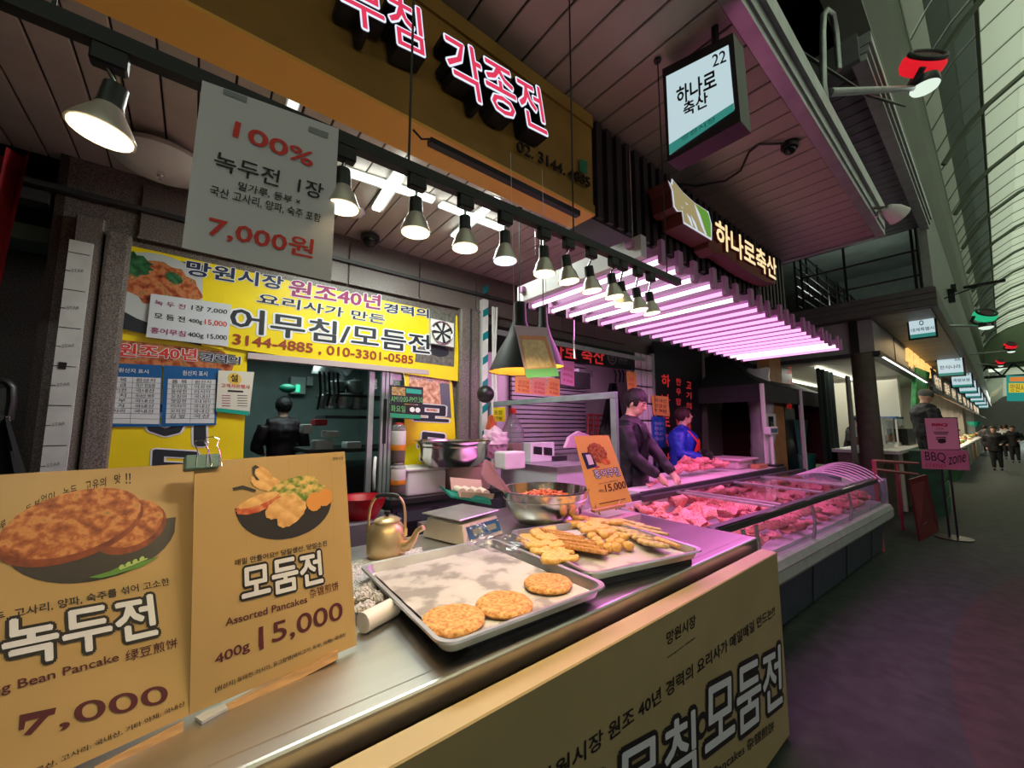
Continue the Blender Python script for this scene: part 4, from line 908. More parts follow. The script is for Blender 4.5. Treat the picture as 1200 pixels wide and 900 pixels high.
# ============================================================ TRAYS
def tray(lbl, c, L_, Wd, rz, z, m, h=.035, name='sheet_tray', wall=.03):
    R = Matrix.Rotation(rz, 3, 'Z'); r = .05
    def rr(l, w_, zz, rad, n=6):
        pts = []
        for sx, sy, a0 in ((1, 1, 0), (-1, 1, PI / 2), (-1, -1, PI), (1, -1, 1.5 * PI)):
            for k in range(n + 1):
                a = a0 + k * PI / 2 / n; pts.append(V(c) + R @ V((sx * (l / 2 - rad) + rad * math.cos(a), sy * (w_ / 2 - rad) + rad * math.sin(a), zz)))
        return pts
    prof = [(L_ - wall * 2.4, Wd - wall * 2.4, .0, r * .6), (L_ - wall * 2, Wd - wall * 2, .001, r * .7), (L_ - wall, Wd - wall, h, r), (L_, Wd, h + .002, r * 1.1), (L_ + .004, Wd + .004, h - .004, r * 1.1), (L_ - wall + .004, Wd - wall + .004, h - .006, r), (L_ - wall * 2 + .004, Wd - wall * 2 + .004, -.003, r * .7)]
    mb = MB(); prev = None
    for (l, w_, zz, rad) in prof:
        q = [mb.b.verts.new(p) for p in rr(l, w_, z + zz, rad)]
        if prev: mb.bridge(prev, q)
        else: mb.b.faces.new(q)
        prev = q
    mb.b.faces.new(prev[::-1]); mb.sm = True
    return mb, R
T1c = (-1.315, .88); T2c = (-1.30, 1.60)
t1 = thing('sheet_tray', 'aluminium sheet tray with three round pancakes on parchment', 'tray', (*T1c, 1.0))
mb, R1 = tray('', (*T1c, 0), .755, .665, math.radians(-2), 1.0, steel2); mb.build('tray_pan', steel2, t1)
t2 = thing('sheet_tray', 'aluminium sheet tray heaped with assorted fritters', 'tray', (*T2c, 1.0))
mb, R2 = tray('', (*T2c, 0), .70, .66, math.radians(-12), 1.008, steel2); mb.build('tray_pan', steel2, t2)
for cc, RR, l, w_, lb_ in ((T1c, R1, .6, .48, 'dark tray riser under the pancake tray'), (T2c, R2, .58, .52, 'dark tray riser under the fritter tray')):
    MB().box((cc[0] + .02, cc[1] + .02, .983), (l, w_, .024), RR).build('tray_riser', mat('riser_dark', (.03, .03, .032), .35, .4), None, label=lb_, category='riser')
parch = ramp('parchment', [(.42, (.26, .25, .23)), (.5, (.46, .45, .41)), (.7, (.52, .5, .46))], scale=7, rough=.4, detail=4)
def paper(cc, RR, l, w_, z, nm, am=.004, sc=12):
    def f(u, v):
        p = RR @ V(((u - .5) * l, (v - .5) * w_, 0)); q = V((cc[0] + p.x, cc[1] + p.y, z))
        q.z += am * (noise.noise(q * sc) + .5 * noise.noise(q * sc * 2.7)) + am; return q
    return MB().grid(f, 30, 26).build('parchment_paper', parch, None, label=nm, category='paper')
paper(T1c, R1, .655, .57, 1.004, 'greasy crumpled parchment lining the pancake tray'); paper(T2c, R2, .6, .57, 1.012, 'parchment lining the fritter tray', .002, 9)
crust = ramp('pancake_crust', [(.28, (.28, .1, .02)), (.42, (.44, .19, .045)), (.55, (.58, .31, .09)), (.72, (.66, .42, .16))], scale=75, rough=.55, bump=.6, detail=5)
def cake(nm, lbl, cat, c, r, h, m, amp=.004, sq=1, rot=0, n=40, grp=None, sc=22, ry=None, tilt=None):
    mb = MB(); prof = [(r * .2, 0), (r * .85, 0), (r * .98, h * .25), (r, h * .5), (r * .96, h * .8), (r * .85, h), (r * .6, h * 1.04), (r * .3, h * 1.06), (.001, h * 1.06)]
    mb.lathe(prof, (0, 0, 0), n)
    for v in mb.b.verts:
        v.co.y *= (ry or 1)
    R = Matrix.Rotation(rot, 3, 'Z')
    if tilt: R = R @ Matrix.Rotation(tilt, 3, 'X')
    for v in mb.b.verts:
        v.co = R @ v.co + V(c); v.co += noise.noise_vector(v.co * sc) * amp + noise.noise_vector(v.co * sc * 3.5) * amp * .4
    return mb.build(nm, m, None, label=lbl, category=cat, group=grp)
for (px, py, lb_, r) in [(520, 733, 'round golden pancake at the near left of the tray', .096), (588, 710, 'middle round golden pancake of the three on the tray', .094), (639, 686, 'farthest round golden pancake of the three on the tray', .09)]:
    c = at(px + 3, py - 4, z=1.025); cake('mung_bean_pancake', lb_, 'pancake', (c.x - (.012 if px < 560 else 0), c.y + (.03 if px < 560 else 0), 1.009), r, .022, crust, .003, grp='round pancakes on the tray')
jeon_y = ramp('egg_fritter', [(.3, (.55, .28, .06)), (.5, (.6, .35, .09)), (.7, (.7, .48, .16))], scale=60, rough=.5, bump=.5)
jeon_b = ramp('skewer_fritter', [(.3, (.3, .12, .03)), (.5, (.48, .24, .08)), (.7, (.62, .38, .14))], scale=50, rough=.5, bump=.5, stretch=(1, 3, 1))
jeon_g = ramp('leaf_fritter', [(.3, (.22, .2, .1)), (.5, (.48, .36, .15)), (.7, (.66, .48, .2))], scale=45, rough=.5, bump=.5)
def jx(px, py, z=1.04): return at(px, py, z=z)
ORD = ['first', 'second', 'third', 'fourth', 'fifth', 'sixth', 'seventh', 'eighth', 'ninth', 'tenth', 'eleventh', 'twelfth', 'thirteenth', 'fourteenth']
k = 0
for (px, py) in [(622, 634), (637, 640), (630, 627), (645, 648), (652, 640), (640, 632), (656, 652), (650, 632), (628, 641), (616, 630), (634, 646), (647, 655), (660, 645), (664, 655), (644, 622), (655, 636)]:
    c = jx(px, py, 1.035 + .004 * (k % 3)); cake('egg_fritter', 'yellow egg-battered fritter in the %s of the left heap' % ('upper part' if py < 634 else ('middle' if py < 646 else 'front part')), 'fritter', (c.x, c.y, 1.02 + .008 * (k % 3)), .058, .024, jeon_y, .008, ry=.75, rot=k * 1.3, n=20, grp='yellow egg fritters', tilt=.12); k += 1
for k, (px, py) in enumerate([(646, 622), (654, 624), (663, 627), (670, 631), (678, 634), (684, 639), (688, 643)]):
    c = jx(px, py, 1.05); R = Matrix.Rotation(math.radians(22), 3, 'Z') @ Matrix.Rotation(math.radians(-18), 3, 'X')
    mb = MB().box((0, 0, 0), (.19, .062, .02)).bevel(.006, 2); bmesh.ops.subdivide_edges(mb.b, edges=mb.b.edges[:], cuts=1)
    for v in mb.b.verts: v.co = R @ v.co + V((c.x - .0, c.y, 1.045)); v.co += noise.noise_vector(v.co * 30) * .006
    mb.build('skewer_fritter', jeon_b, None, smooth=True, label='long ridged skewer fritter, %s from the back left in the overlapping row' % ORD[k], category='fritter', group='skewer fritters')
for k, (px, py) in enumerate([(672, 612), (680, 608), (692, 609), (700, 612), (712, 611), (724, 613), (686, 616), (704, 619), (718, 620), (696, 616), (709, 622), (690, 622)]):
    c = jx(px, py, 1.04); cake('egg_fritter', 'pale yellow fritter, %s from the left in the back row of the fritter tray' % ORD[int((px - 668) / 5.8)], 'fritter', (c.x, c.y, 1.022 + .01 * (k % 2)), .055, .024, jeon_y, .008, ry=.8, rot=k, n=18, grp='pale back row fritters')
for k, (px, py) in enumerate([(694, 627), (703, 638), (700, 632), (724, 628), (713, 640), (722, 641), (720, 630), (727, 636), (736, 638), (708, 627), (716, 634), (731, 629)]):
    c = jx(px, py, 1.045); mb = MB().ball((c.x, c.y, 1.038 + .006 * (k % 2)), (.028, .026, .022), 14); mb.noise(.004, 40)
    mb.build('meatball_fritter', jeon_y, None, label='small round battered ball, %s in the middle of the fritter tray' % ('on the upper left' if px < 705 else ('at the front edge' if py > 637 else 'in the loose heap')), category='fritter', group='round fritter balls')
for k, (px, py) in enumerate([(722, 618), (732, 621), (741, 624), (748, 628), (755, 632), (762, 637), (768, 640)]):
    c = jx(px, py, 1.045); cake('perilla_fritter', 'folded greenish leaf fritter, %s from the back in the right hand row' % ORD[k], 'fritter', (c.x, c.y, 1.028 + .002 * k), .064, .02, jeon_g, .004, ry=.62, rot=math.radians(20), n=20, grp='leaf fritters', tilt=-.25)
for k, (p, q) in enumerate([((725, 610), (755, 617)), ((730, 615), (765, 625)), ((748, 621), (783, 628)), ((768, 632), (796, 642)), ((745, 617), (775, 622))]):
    a = jx(*p, 1.035); b = jx(*q, 1.03); d = (b - a).normalized(); s_ = V((-d.y, d.x, 0)) * .02
    mb = MB().poly([a + s_, b + s_ * .6, b - s_ * .6, a - s_], V((0, 0, .014))).bevel(.005, 2); bmesh.ops.subdivide_edges(mb.b, edges=mb.b.edges[:], cuts=1); mb.noise(.004, 30)
    mb.build('zucchini_strip', jeon_y if k % 2 else jeon_g, None, smooth=True, label='flat battered vegetable strip, %s from the left at the tray right end' % ORD[k], category='fritter', group='vegetable strips')
# crumpled clear bag between trays and at the left
def bag(lbl, c, s, m, seed, parent=None, nm='plastic_bag'):
    mb = MB().ball(c, s, 22)
    for v in mb.b.verts:
        q = v.co * 22 + V((seed, 0, 0)); v.co += (v.co - V(c)) * (.35 * noise.noise(q)) + noise.noise_vector(v.co * 60 + V((seed, 1, 2))) * .012
    return mb.build(nm, m, parent, smooth=False, label=lbl, category='bag')
a = at(590, 640, z=1.03); bag('crumpled clear plastic bag draped over the back of the pancake tray', (a.x, a.y - .02, 1.05), (.16, .1, .028), plastic, 3)
a = at(563, 637, z=1.06); bag('small tuft of clear plastic against the scale', (a.x - .02, a.y, 1.09), (.05, .05, .06), plastic, 8)
# newspapers and cloths left of the tray
news = ramp('newsprint', [(.35, (.12, .11, .11)), (.5, (.5, .48, .46)), (.7, (.66, .62, .58))], scale=55, rough=.7, stretch=(1, 4, 1))
MB().grid(lambda u, v: V((-1.95 + .42 * u, .36 + .6 * v - .15 * u, .974 + .006 * noise.noise(V((u * 6, v * 5, 0))) + .004)), 16, 16).build('newspaper', news, None, label='newspaper sheets spread on the counter under the kettle', category='newspaper')
for k, (px, py, r) in enumerate([(425, 698, .05), (436, 690, .04), (428, 712, .04), (445, 700, .035)]):
    a = at(px, py, z=1.0); bag(['crumpled grey white paper scrap nearest the right price board', 'crumpled paper scrap beside the tray corner', 'lower crumpled paper scrap by the price board', 'small crumpled scrap touching the tray'][k], (a.x, a.y, .998), (r, r, .022), news, k * 5, nm='paper_scrap')
a0 = at(425, 735, z=.99); a1 = at(462, 715, z=.99)
tag(MB().tube([a0 + V((0, 0, .012)), a0.lerp(a1, .5) + V((0, 0, .012)), a1 + V((0, 0, .012))], .03, 12).build('rolled_paper', mat('roll_white', (.66, .64, .6), .6), None), 'rolled white wrapping paper lying by the near corner of the pancake tray', 'paper roll')
a = at(248, 838, z=.97); MB().box((a.x, a.y, .974), (.03, .05, .006), Matrix.Rotation(.4, 3, 'Z')).build('tape_tab', mat('tape_clear', (.45, .5, .5), .2), None, label='bit of clear tape on the steel between the two price boards', category='tape')
# ============================================================ KETTLE
kc_ = at(455, 652, z=.98); kc_ = V((kc_.x - .03, kc_.y, .975))
brass = mat('gold_aluminium', (.72, .55, .29), .38, .75, var=.12, vs=12)
kt = thing('kettle', 'gold aluminium kettle with a black-gripped hoop handle and curved spout', 'kettle', kc_)
s = .092
MB().lathe([(s * .8, 0), (s * .98, .012), (s * 1.02, .03), (s * 1.0, .1), (s * .9, .135), (s * .72, .155), (s * .66, .16), (s * .66, .165)], kc_, 32).build('kettle_body', brass, kt)
ld = MB().lathe([(s * .68, .163), (s * .69, .168), (s * .6, .176), (s * .3, .186), (.01, .189)], kc_, 28).build('lid', brass, kt)
MB().lathe([(.008, .186), (.008, .195), (.015, .2), (.015, .212), (.005, .215)], kc_, 12).build('lid_knob', black, ld)
u = RT; h0 = kc_ + V((0, 0, .14))
arc_ = [h0 + u * (s * 1.02 * math.cos(t_)) + V((0, 0, .135 * math.sin(t_))) for t_ in [PI * k / 16 for k in range(17)]]
arc_ = [h0 + u * s * .98 + V((0, 0, -.03))] + [h0 + u * (s * .98 * (abs(math.cos(t_)) ** .6) * (1 if math.cos(t_) > 0 else -1)) + V((0, 0, .15 * math.sin(t_) ** .7)) for t_ in [PI * k / 20 for k in range(1, 20)]] + [h0 - u * s * .98 + V((0, 0, -.03))]
MB().tube(arc_, .007, 8).build('hoop_handle', brass, kt); MB().tube(arc_[7:14], .011, 8).build('grip', black, kt)
for sg in (1, -1): MB().mm(h0 + u * s * sg * .98 + V((-.008, -.008, -.045)), h0 + u * s * sg * .98 + V((.008, .008, -.01))).build('handle_lug', brass, kt)
sv = (u * .9 + V((.3, 0, 0))).normalized()
MB().tube([kc_ + sv * s * .8 + V((0, 0, .05)), kc_ + sv * s * 1.25 + V((0, 0, .055)), kc_ + sv * s * 1.55 + V((0, 0, .085)), kc_ + sv * s * 1.75 + V((0, 0, .125)), kc_ + sv * s * 2.1 + V((0, 0, .145))], [.03, .026, .018, .013, .014], 12).build('spout', brass, kt)
# ============================================================ DIGITAL SCALE
sc_ = thing('digital_scale', 'cream digital scale with steel plate and blue display panel on the counter', 'scale', (-1.98, 1.22, .97))
dirn = (at(608, 618, z=1.0) - at(545, 640, z=1.0)); dirn.z = 0; dirn.normalize(); nr = V((dirn.y, -dirn.x, 0))
if nr.dot(V((1, 0, 0))) < 0: nr = -nr
o_ = at(545, 640, z=.98); o_.z = .975; wS, dS = .33, .34
def SP(a, b, c): return o_ + dirn * (a * wS) - nr * (b * dS) + V((0, 0, c))
body = MB(); bl_ = [SP(0, 0, 0), SP(1, 0, 0), SP(1, 1, 0), SP(0, 1, 0)]; tl_ = [SP(.06, .12, .1), SP(.94, .12, .1), SP(.93, .95, .105), SP(.07, .95, .105)]
A1 = [body.b.verts.new(p) for p in bl_]; A2 = [body.b.verts.new(p) for p in tl_]; body.b.faces.new(A1[::-1]); body.b.faces.new(A2); body.bridge(A1, A2); body.bevel(.008, 2)
body.build('scale_body', mat('scale_cream', (.6, .56, .45), .45, var=.08), sc_)
pl = MB(); q4 = [SP(-.02, .1, .125), SP(1.0, .1, .125), SP(1.0, 1.0, .125), SP(-.02, 1.0, .125)]; pl.poly(q4, V((0, 0, .008))).bevel(.003, 1); pl.build('weighing_plate', steel2, sc_)
MB().lathe([(.03, 0), (.03, .02)], SP(.5, .5, .105), 12).build('plate_post', greyd, sc_)
fu = (SP(1, 0, 0) - SP(0, 0, 0)); fv = SP(.06, .12, .1) - SP(0, 0, 0); bS = Board(SP(0, 0, 0), fu, fv, sc_)
bS.rect((.12 * wS, .022), (.95 * wS, .092), mat('panel_blue', (.03, .12, .25), .35), .002, name='display_panel')
for a_ in (.24, .6): bS.rect((a_ * wS, .04), ((a_ + .24) * wS, .072), mat('lcd_green', (.22, .28, .2), .25), .004, name='lcd_window')
for a_ in (.2, .53, .9):
    bS.rect((a_ * wS, .078), ((a_ + .03) * wS, .085), white, .004, name='key_mark')
# ============================================================ BIG BOWL OF SPICY SALAD
bc = V((-1.93, 1.83, .985)); bw = thing('mixing_bowl', 'large steel mixing bowl of red spicy salad behind the trays', 'bowl', bc)
Rb = .285
MB().lathe([(.15, 0), (.19, .01), (.24, .07), (.265, .13), (Rb - .005, .2), (Rb + .008, .205), (Rb + .008, .212), (Rb - .006, .212), (.26, .14), (.235, .08), (.18, .02), (.01, .015)], bc, 48).build('bowl_shell', mat('bowl_steel', (.7, .68, .63), .18, 1., var=.1, vs=10), bw)
MB().tube([bc + V((Rb * .955 * math.cos(q * PI / 24), Rb * .955 * math.sin(q * PI / 24), .155)) for q in range(49)], .003, 4).build('bead_ring', steel2, bw)
redf = ramp('spicy_strips', [(.3, (.38, .05, .01)), (.5, (.68, .17, .04)), (.7, (.8, .36, .12))], scale=30, rough=.35)
sal = MB(); rnd = random.Random(3)
for k in range(300):
    a_ = rnd.random() * 2 * PI; r_ = .2 * math.sqrt(rnd.random()); zz = .125 + .055 * (1 - (r_ / .2) ** 2) + rnd.random() * .012
    c = bc + V((r_ * math.cos(a_), r_ * math.sin(a_), zz)); d = V((rnd.uniform(-1, 1), rnd.uniform(-1, 1), rnd.uniform(-.3, .3))).normalized() * .024; b_ = V((rnd.uniform(-1, 1), rnd.uniform(-1, 1), .6)) * .008
    sal.tube([c - d, c - d * .3 + b_, c + d * .4 + b_, c + d], [.003, .0055, .005, .003], 5)
sal.build('spicy_salad', redf, None, kind='stuff', label='heap of shredded red spicy salad in the mixing bowl', category='salad')
MB().lathe([(.24, .1), (.235, .12), (.15, .14), (.01, .145)], bc, 30).build('sauce', mat('red_sauce', (.35, .06, .01), .25), bw)
gv = thing('plastic_glove', 'pink translucent plastic glove bag leaning on the rim of the salad bowl', 'bag', at(568, 580, x=-2.1))
MB().poly([at(563, 556, x=-2.12), at(567, 538, x=-2.12), at(573, 541, x=-2.1), at(583, 558, x=-2.06), at(597, 577, x=-2.02), at(590, 577, x=-2.05), at(570, 566, x=-2.1)], V((.015, .01, 0))).bevel(.003, 1).build('glove_film', mat('pink_film', (.75, .4, .5), .3, alpha=.75), gv)
# roll carton + green tray
rcx = thing('food_carton', 'beige open carton of rice rolls between the scale and the bowl', 'carton', at(558, 582, x=-2.3)); o2 = at(537, 584, x=-2.28)
def CP(a, b, c): return at(540 + 38 * a, 583 + 2 * a, x=-2.26) + V((-.15 * b, .02 * b, c))
MB().poly([CP(0, 0, 0), CP(1, 0, 0), CP(1, 1, 0), CP(0, 1, 0)], V((0, 0, .004))).build('carton_base', mat('carton_beige', (.55, .45, .3), .6), rcx)
MB().poly([CP(0, 1, 0), CP(1, 1, 0), CP(1, 1.25, .11), CP(0, 1.25, .11)], V((-.004, 0, 0))).build('carton_lid', mat('carton_beige', (.55, .45, .3)), rcx)
MB().poly([CP(0, 0, 0), CP(1, 0, 0), CP(1, -.12, .04), CP(0, -.12, .04)], V((-.004, 0, 0))).build('carton_front', mat('carton_beige', (.55, .45, .3)), rcx)
for k in range(4):
    a = CP(.1 + k * .25, .2, .03); b = CP(.12 + k * .25, .95, .035)
    MB().tube([a, b], .028, 14).build('rice_roll', mat('roll_cream', (.62, .56, .42), .6), None, label='pale wrapped roll lying in the beige carton', category='roll', group='rolls in the beige carton')
gt = MB().poly([at(515, 571, x=-2.4), at(521, 575, x=-2.35), at(574, 586, x=-2.2), at(576, 592, x=-2.2), at(528, 583, x=-2.32)], V((0, 0, .012))).build('green_tray', teal, None, label='turquoise plastic tray under the beige carton', category='tray')
# ============================================================ REAR TABLE
XR = -2.98
rt = thing('rear_table', 'dark steel rear worktable beside the sliding door', 'table', (-3.2, 1.8, 0))
zr = at(490, 583, x=XR).z
yA = at(458, 580, x=XR).y
MB().mm((XW + .12, yA, zr - .04), (XR, 2.38, zr)).build('table_top', mat('dark_steel_top', (.12, .12, .125), .25, .8), rt)
MB().mm((XW + .14, yA + .03, .05), (XR - .03, 2.35, zr - .04)).build('cabinet', mat('cabinet_slate', (.045, .055, .06), .45), rt)
for k in range(3): MB().mm((XR - .03, yA + .06 + k * .36, zr - .42), (XR - .015, yA + .36 + k * .36, zr - .1)).build('cabinet_door', mat('cabinet_slate2', (.06, .075, .085), .4), rt)
MB().mm((XR - .016, yA + .12, zr - .3), (XR - .01, yA + .26, zr - .18)).build('vent_opening', black, rt)
wt = thing('tub', 'square white plastic tub with rolled rim on the rear table', 'tub', (-3.15, 1.6, zr)); yT0, yT1 = at(476, 585, x=-3.05).y, at(523, 585, x=-3.05).y
MB().mm((-3.36, yT0, zr), (-3.05, yT1, zr + .2)).bevel(.03, 3).build('tub_body', whitep, wt); MB().mm((-3.37, yT0 - .015, zr + .2), (-3.04, yT1 + .015, zr + .225)).bevel(.01, 2).build('tub_rim', whitep, wt)
cB = V((-3.1, at(535, 570, x=-3.1).y + .12, zr)); 
MB().lathe([(.17, 0), (.2, .01), (.235, .2), (.24, .22)], cB, 28).build('bucket', mat('bucket_pink', (.62, .42, .36), .5), None, label='pinkish plastic bucket under the big empty steel bowl', category='bucket')
cB2 = V((-3.05, at(532, 540, x=-3.05).y, zr + .225)); zrim = at(532, 516, x=-3.05).z
b2 = thing('steel_basin', 'large empty steel basin standing on the pink bucket', 'bowl', cB2); hh = zrim - cB2.z
MB().lathe([(.2, 0), (.24, .008), (.29, hh * .4), (.305, hh * .8), (.31, hh * .82), (.325, hh * .97), (.345, hh), (.345, hh + .006), (.32, hh), (.28, hh * .4), (.2, .02), (.01, .015)], cB2, 44).build('basin_shell', mat('bowl_steel', (.7, .68, .63)), b2)
for k, (yt, yb2, lb_) in enumerate([(543, 578, 'lower clear jar with white label and brown contents by the sliding door'), (497, 541, 'upper clear jar with orange label stacked on the lower jar')]):
    cc = at(466, yb2, x=-2.9); ht = at(466, yt, x=-2.9).z - cc.z; t = thing('food_jar', lb_, 'jar', cc, 'stacked jars by the door')
    MB().lathe([(.05, 0), (.055, .01), (.055, ht * .85), (.045, ht * .95), (.03, ht)], cc, 18).build('jar_wall', mat('jar_clear', (.3, .3, .3), .1, alpha=.45), t)
    MB().lathe([(.056, ht * .45), (.0565, ht * .46), (.0565, ht * .8), (.056, ht * .81)], cc, 18).build('jar_label', whitep, t)
    MB().lathe([(.0565, ht * .3), (.057, ht * .31), (.057, ht * .44), (.0565, ht * .45)], cc, 18).build('label_band', mat('label_orange', (.7, .25, .02), .5), t)
    MB().lathe([(.048, .005), (.048, ht * .35), (.01, ht * .37)], cc, 14).build('contents', mat('sauce_brown', (.12, .04, .02), .5), t)
    MB().lathe([(.035, ht * .97), (.035, ht * 1.03), (.01, ht * 1.04)], cc, 14).build('jar_cap', mat('cap_red', (.5, .03, .02), .4) if k else whitep, t)
# ============================================================ YELLOW CARD ON A STAND
cs = thing('price_card', 'yellow price card on a small easel between the salad bowl and the fritters', 'price sign', at(707, 600, x=-1.72))
bl = at(693, 597, x=-1.72); br = at(740, 588, x=-1.72 ) ; tl = at(673, 511, x=-1.78)
b_ = Board(bl, br - bl, tl - bl, cs)
b_.px([(673, 511), (713, 510), (741, 588), (694, 597)], mat('card_yellow', (.78, .48, .1), .45), 0, 'card_panel', thick=.004)
b_.ell((700, 531), (711, 532), (703, 543), bro, .001, 'dish_print', wob=.05); b_.ell((710, 541), (715, 541), (711, 545), redf, .0015, 'spice_print')
b_.px([(681, 531), (693, 530), (700, 547), (688, 550)], navy, .001, 'badge'); b_.px([(686, 533), (692, 532.5), (696, 544), (690, 545)], white, .002, 'badge_panel')
b_.px([(697, 547), (703, 546), (702, 548), (698, 549)], mat('badge_red', (.5, .05, .1)), .0015, 'badge_foot')
b_.text('홍어무침', (698, 561), (727, 557), (694, 551), None, layers=[(.08, ink, .001), (.01, wh, .002)])
b_.text('Spicy Skate 辣拌魟鱼', (702, 568), (724, 564), (701, 566), brownink, .002)
b_.text('400g', (702, 578), (708, 577), (701, 574), brownink, .002); b_.text('15,000', (710, 578), (734, 573), (708, 568), brownink, .002, bold=.02)
b_.px([(702, 590), (733, 584), (733, 585), (702, 591)], brownink, .0015, 'small_print')
for p, q in (((697, 590), (703, 603)), ((727, 585), (722, 597))): MB().tube([at(*p, x=-1.73), at(*q, x=-1.68)], .006, 6).build('easel_leg', woodl, cs)
MB().poly([at(692, 597, x=-1.70), at(729, 590, x=-1.70), at(729, 593, x=-1.70), at(693, 600, x=-1.70)], V((.03, 0, 0))).build('easel_ledge', woodl, cs)
MB().mm((-1.95, 2.1, .97), (-1.62, 2.45, 1.0)).build('easel_base', mat('pinkish_block', (.45, .3, .35), .5), None, label='low block under the easel of the yellow card', category='block')
# ============================================================ GLASS PARTITION
gp_ = thing('glass_partition', 'grey-green framed glass screen between the stall and the butcher', 'partition', (-2.5, 2.3, 1.0))
YP = 2.47; zt_ = at(722, 459, y=YP).z; xf = at(724, 500, y=YP).x; xb_ = max(XW + .02, at(556, 475, y=YP).x)
MB().mm((xb_, YP - .015, zt_ - .05), (xf, YP + .015, zt_)).bevel(.003, 1).build('top_rail', alu_gr, gp_)
MB().mm((xf - .055, YP - .015, .97), (xf, YP + .015, zt_ - .05)).bevel(.003, 1).build('front_post', alu_gr, gp_)
MB().mm((xb_, YP - .015, 1.0), (xb_ + .05, YP + .015, zt_ - .05)).build('rear_post', alu_gr, gp_)
MB().mm((xb_ + .05, YP - .003, 1.0), (xf - .055, YP + .003, zt_ - .05)).build('glass_pane', glass, gp_)
# ============================================================ BUTCHER SHOP interior
pw = mat('butcher_wall', (.75, .7, .72), .45)
struct('wall_butcher', MB().mm((-4.9, 2.42, 0), (-4.7, 7.6, 3.1)).mm((-4.7, 2.42, 0), (XW - .18, 2.5, 3.1)).mm((-4.7, 7.5, 0), (XW - .18, 7.6, 3.1)).mm((-4.7, 2.5, 2.95), (XW - .18, 7.5, 3.05)), pw)
struct('floor_butcher', B((-4.7, 2.42, 0), (XW - .1, 7.5, .1)), mat('butcher_floor', (.3, .28, .28), .4))
area((-4.1, 4.2, 2.9), .8, 26, (1, .5, .85), rot=(0, 0, 0))
XB = -4.62
ru = thing('roller_shutter', 'ribbed roller shutter on the back wall of the butcher shop', 'shutter', (XB, 3.5, 0)); ya, yb2 = at(600, 450, x=XB).y, at(688, 450, x=XB).y
z0 = at(640, 532, x=XB).z; z1 = at(640, 410, x=XB).z; n = 24
for k in range(n):
    z = z0 + (z1 - z0) * k / n; MB().mm((XB - .04, ya, z), (XB, yb2, z + (z1 - z0) / n * .72)).build('shutter_slat', mat('shutter_lilac', (.5, .45, .5), .45), ru)
MB().mm((XB - .07, ya, z0), (XB - .05, yb2, z1)).build('slat_backing', greyd, ru)
MB().mm((XB - .06, ya - .05, z1), (XB + .25, yb2 + .15, z1 + .3)).bevel(.03, 2).build('shutter_box', pw, ru)
cm = thing('wall_camera', 'dark wall unit with a small bracket beside the shutter box', 'camera', at(665, 440, x=XB))
a = at(650, 436, x=XB + .3); MB().mm(a, a + V((.25, .55, -.25))).build('camera_body', greyd, cm); a = at(672, 440, x=XB + .3); MB().mm(a, a + V((.12, .35, .1))).build('bracket', alu, cm)
ng = thing('name_sign', 'long black sign with red brush lettering above the butcher opening', 'sign', (XW + .1, 3.9, 2.5))
b_ = xboard(XW + .1, ng)
b_.px([(575, 380), (745, 414), (745, 434), (575, 412)], mat('sign_black', (.012, .01, .014), .3), 0, 'sign_board', thick=.05)
rg = glow('brush_red', (.75, .03, .03), .55)
b_.text('하나로 축산', (628, 417), (708, 428), (628, 396), rg, .003, bold=.02)
c0 = V(b_.hit(717, 419))
for r_ in (.1, .085): MB().tube([b_.w(c0.x + r_ * math.cos(q * PI / 12), c0.y + r_ * math.sin(q * PI / 12), .004) for q in range(25)], .004, 4).build('logo_ring', grey, ng)
b_.text('소', (714, 422), (720, 423), (714, 415), grey, .003); b_.text('한돈', (724, 425), (735, 427), (725, 417), grey, .003)
struct('trim_lintel', B((XW, 2.45, 2.6), (XW + .13, 5.35, 2.66)), alu)
ns = [((604, 440), (622, 441), (622, 462), (603, 460), 'orange'), ((623, 442), (640, 443), (640, 464), (622, 462), 'coral'), ((641, 442), (656, 444), (656, 465), (640, 463), 'orange'), ((657, 422), (673, 424), (673, 453), (657, 450), 'pink'), ((734, 435), (745, 436), (747, 462), (736, 461), 'orange')]
cols = {'orange': mat('note_orange', (.9, .4, .12), .5), 'coral': mat('note_coral', (.85, .35, .25), .5), 'pink': mat('note_pink', (.85, .3, .6), .5)}
wn = ['first orange price note hanging behind the card', 'coral price note second from the left', 'orange price note left of the pink one', 'hot pink price note with handwriting', 'orange price note at the right end by the quilted pillar']
for k, (a, b, c, d, cn) in enumerate(ns):
    t = thing('price_note', wn[k], 'note', at(*c, x=XW + .12)); b_ = xboard(XW + .12, t); b_.px([a, b, c, d], cols[cn], 0, 'note_sheet', thick=.002)
    for j, s_ in enumerate(('삼겹살', '600g', '9,900')):
        f = .3 + .25 * j; b_.text(s_, (a[0] + 3, a[1] + (d[1] - a[1]) * f + 3), (b[0] - 2, b[1] + (c[1] - b[1]) * f + 3), (a[0] + 3, a[1] + (d[1] - a[1]) * f - 1), redink, .002)
hb_ = thing('hanging_coat', 'black coat and bag hanging on hooks inside the butcher shop', 'coat', at(720, 510, x=-4.6))
MB().grid(lambda u, v: at(717 + (u - .5) * (6 + 30 * v), 449 + 60 * v, x=-4.5) + V((.06 * math.sin(u * 9 + v), 0, 0)), 12, 8).build('coat_cloth', mat('black_fabric', (.008, .008, .01)), hb_)
for dx in (-3, 2, 6): MB().tube([at(724 + dx, 448, x=-4.5), at(725 + dx, 438, x=-4.48), at(723 + dx, 434, x=-4.46)], .02, 6).build('hook', greyd, hb_)
lat = thing('wire_rack', 'red wire rack on the pink wall behind the butcher', 'rack', at(698, 500, x=-4.5))
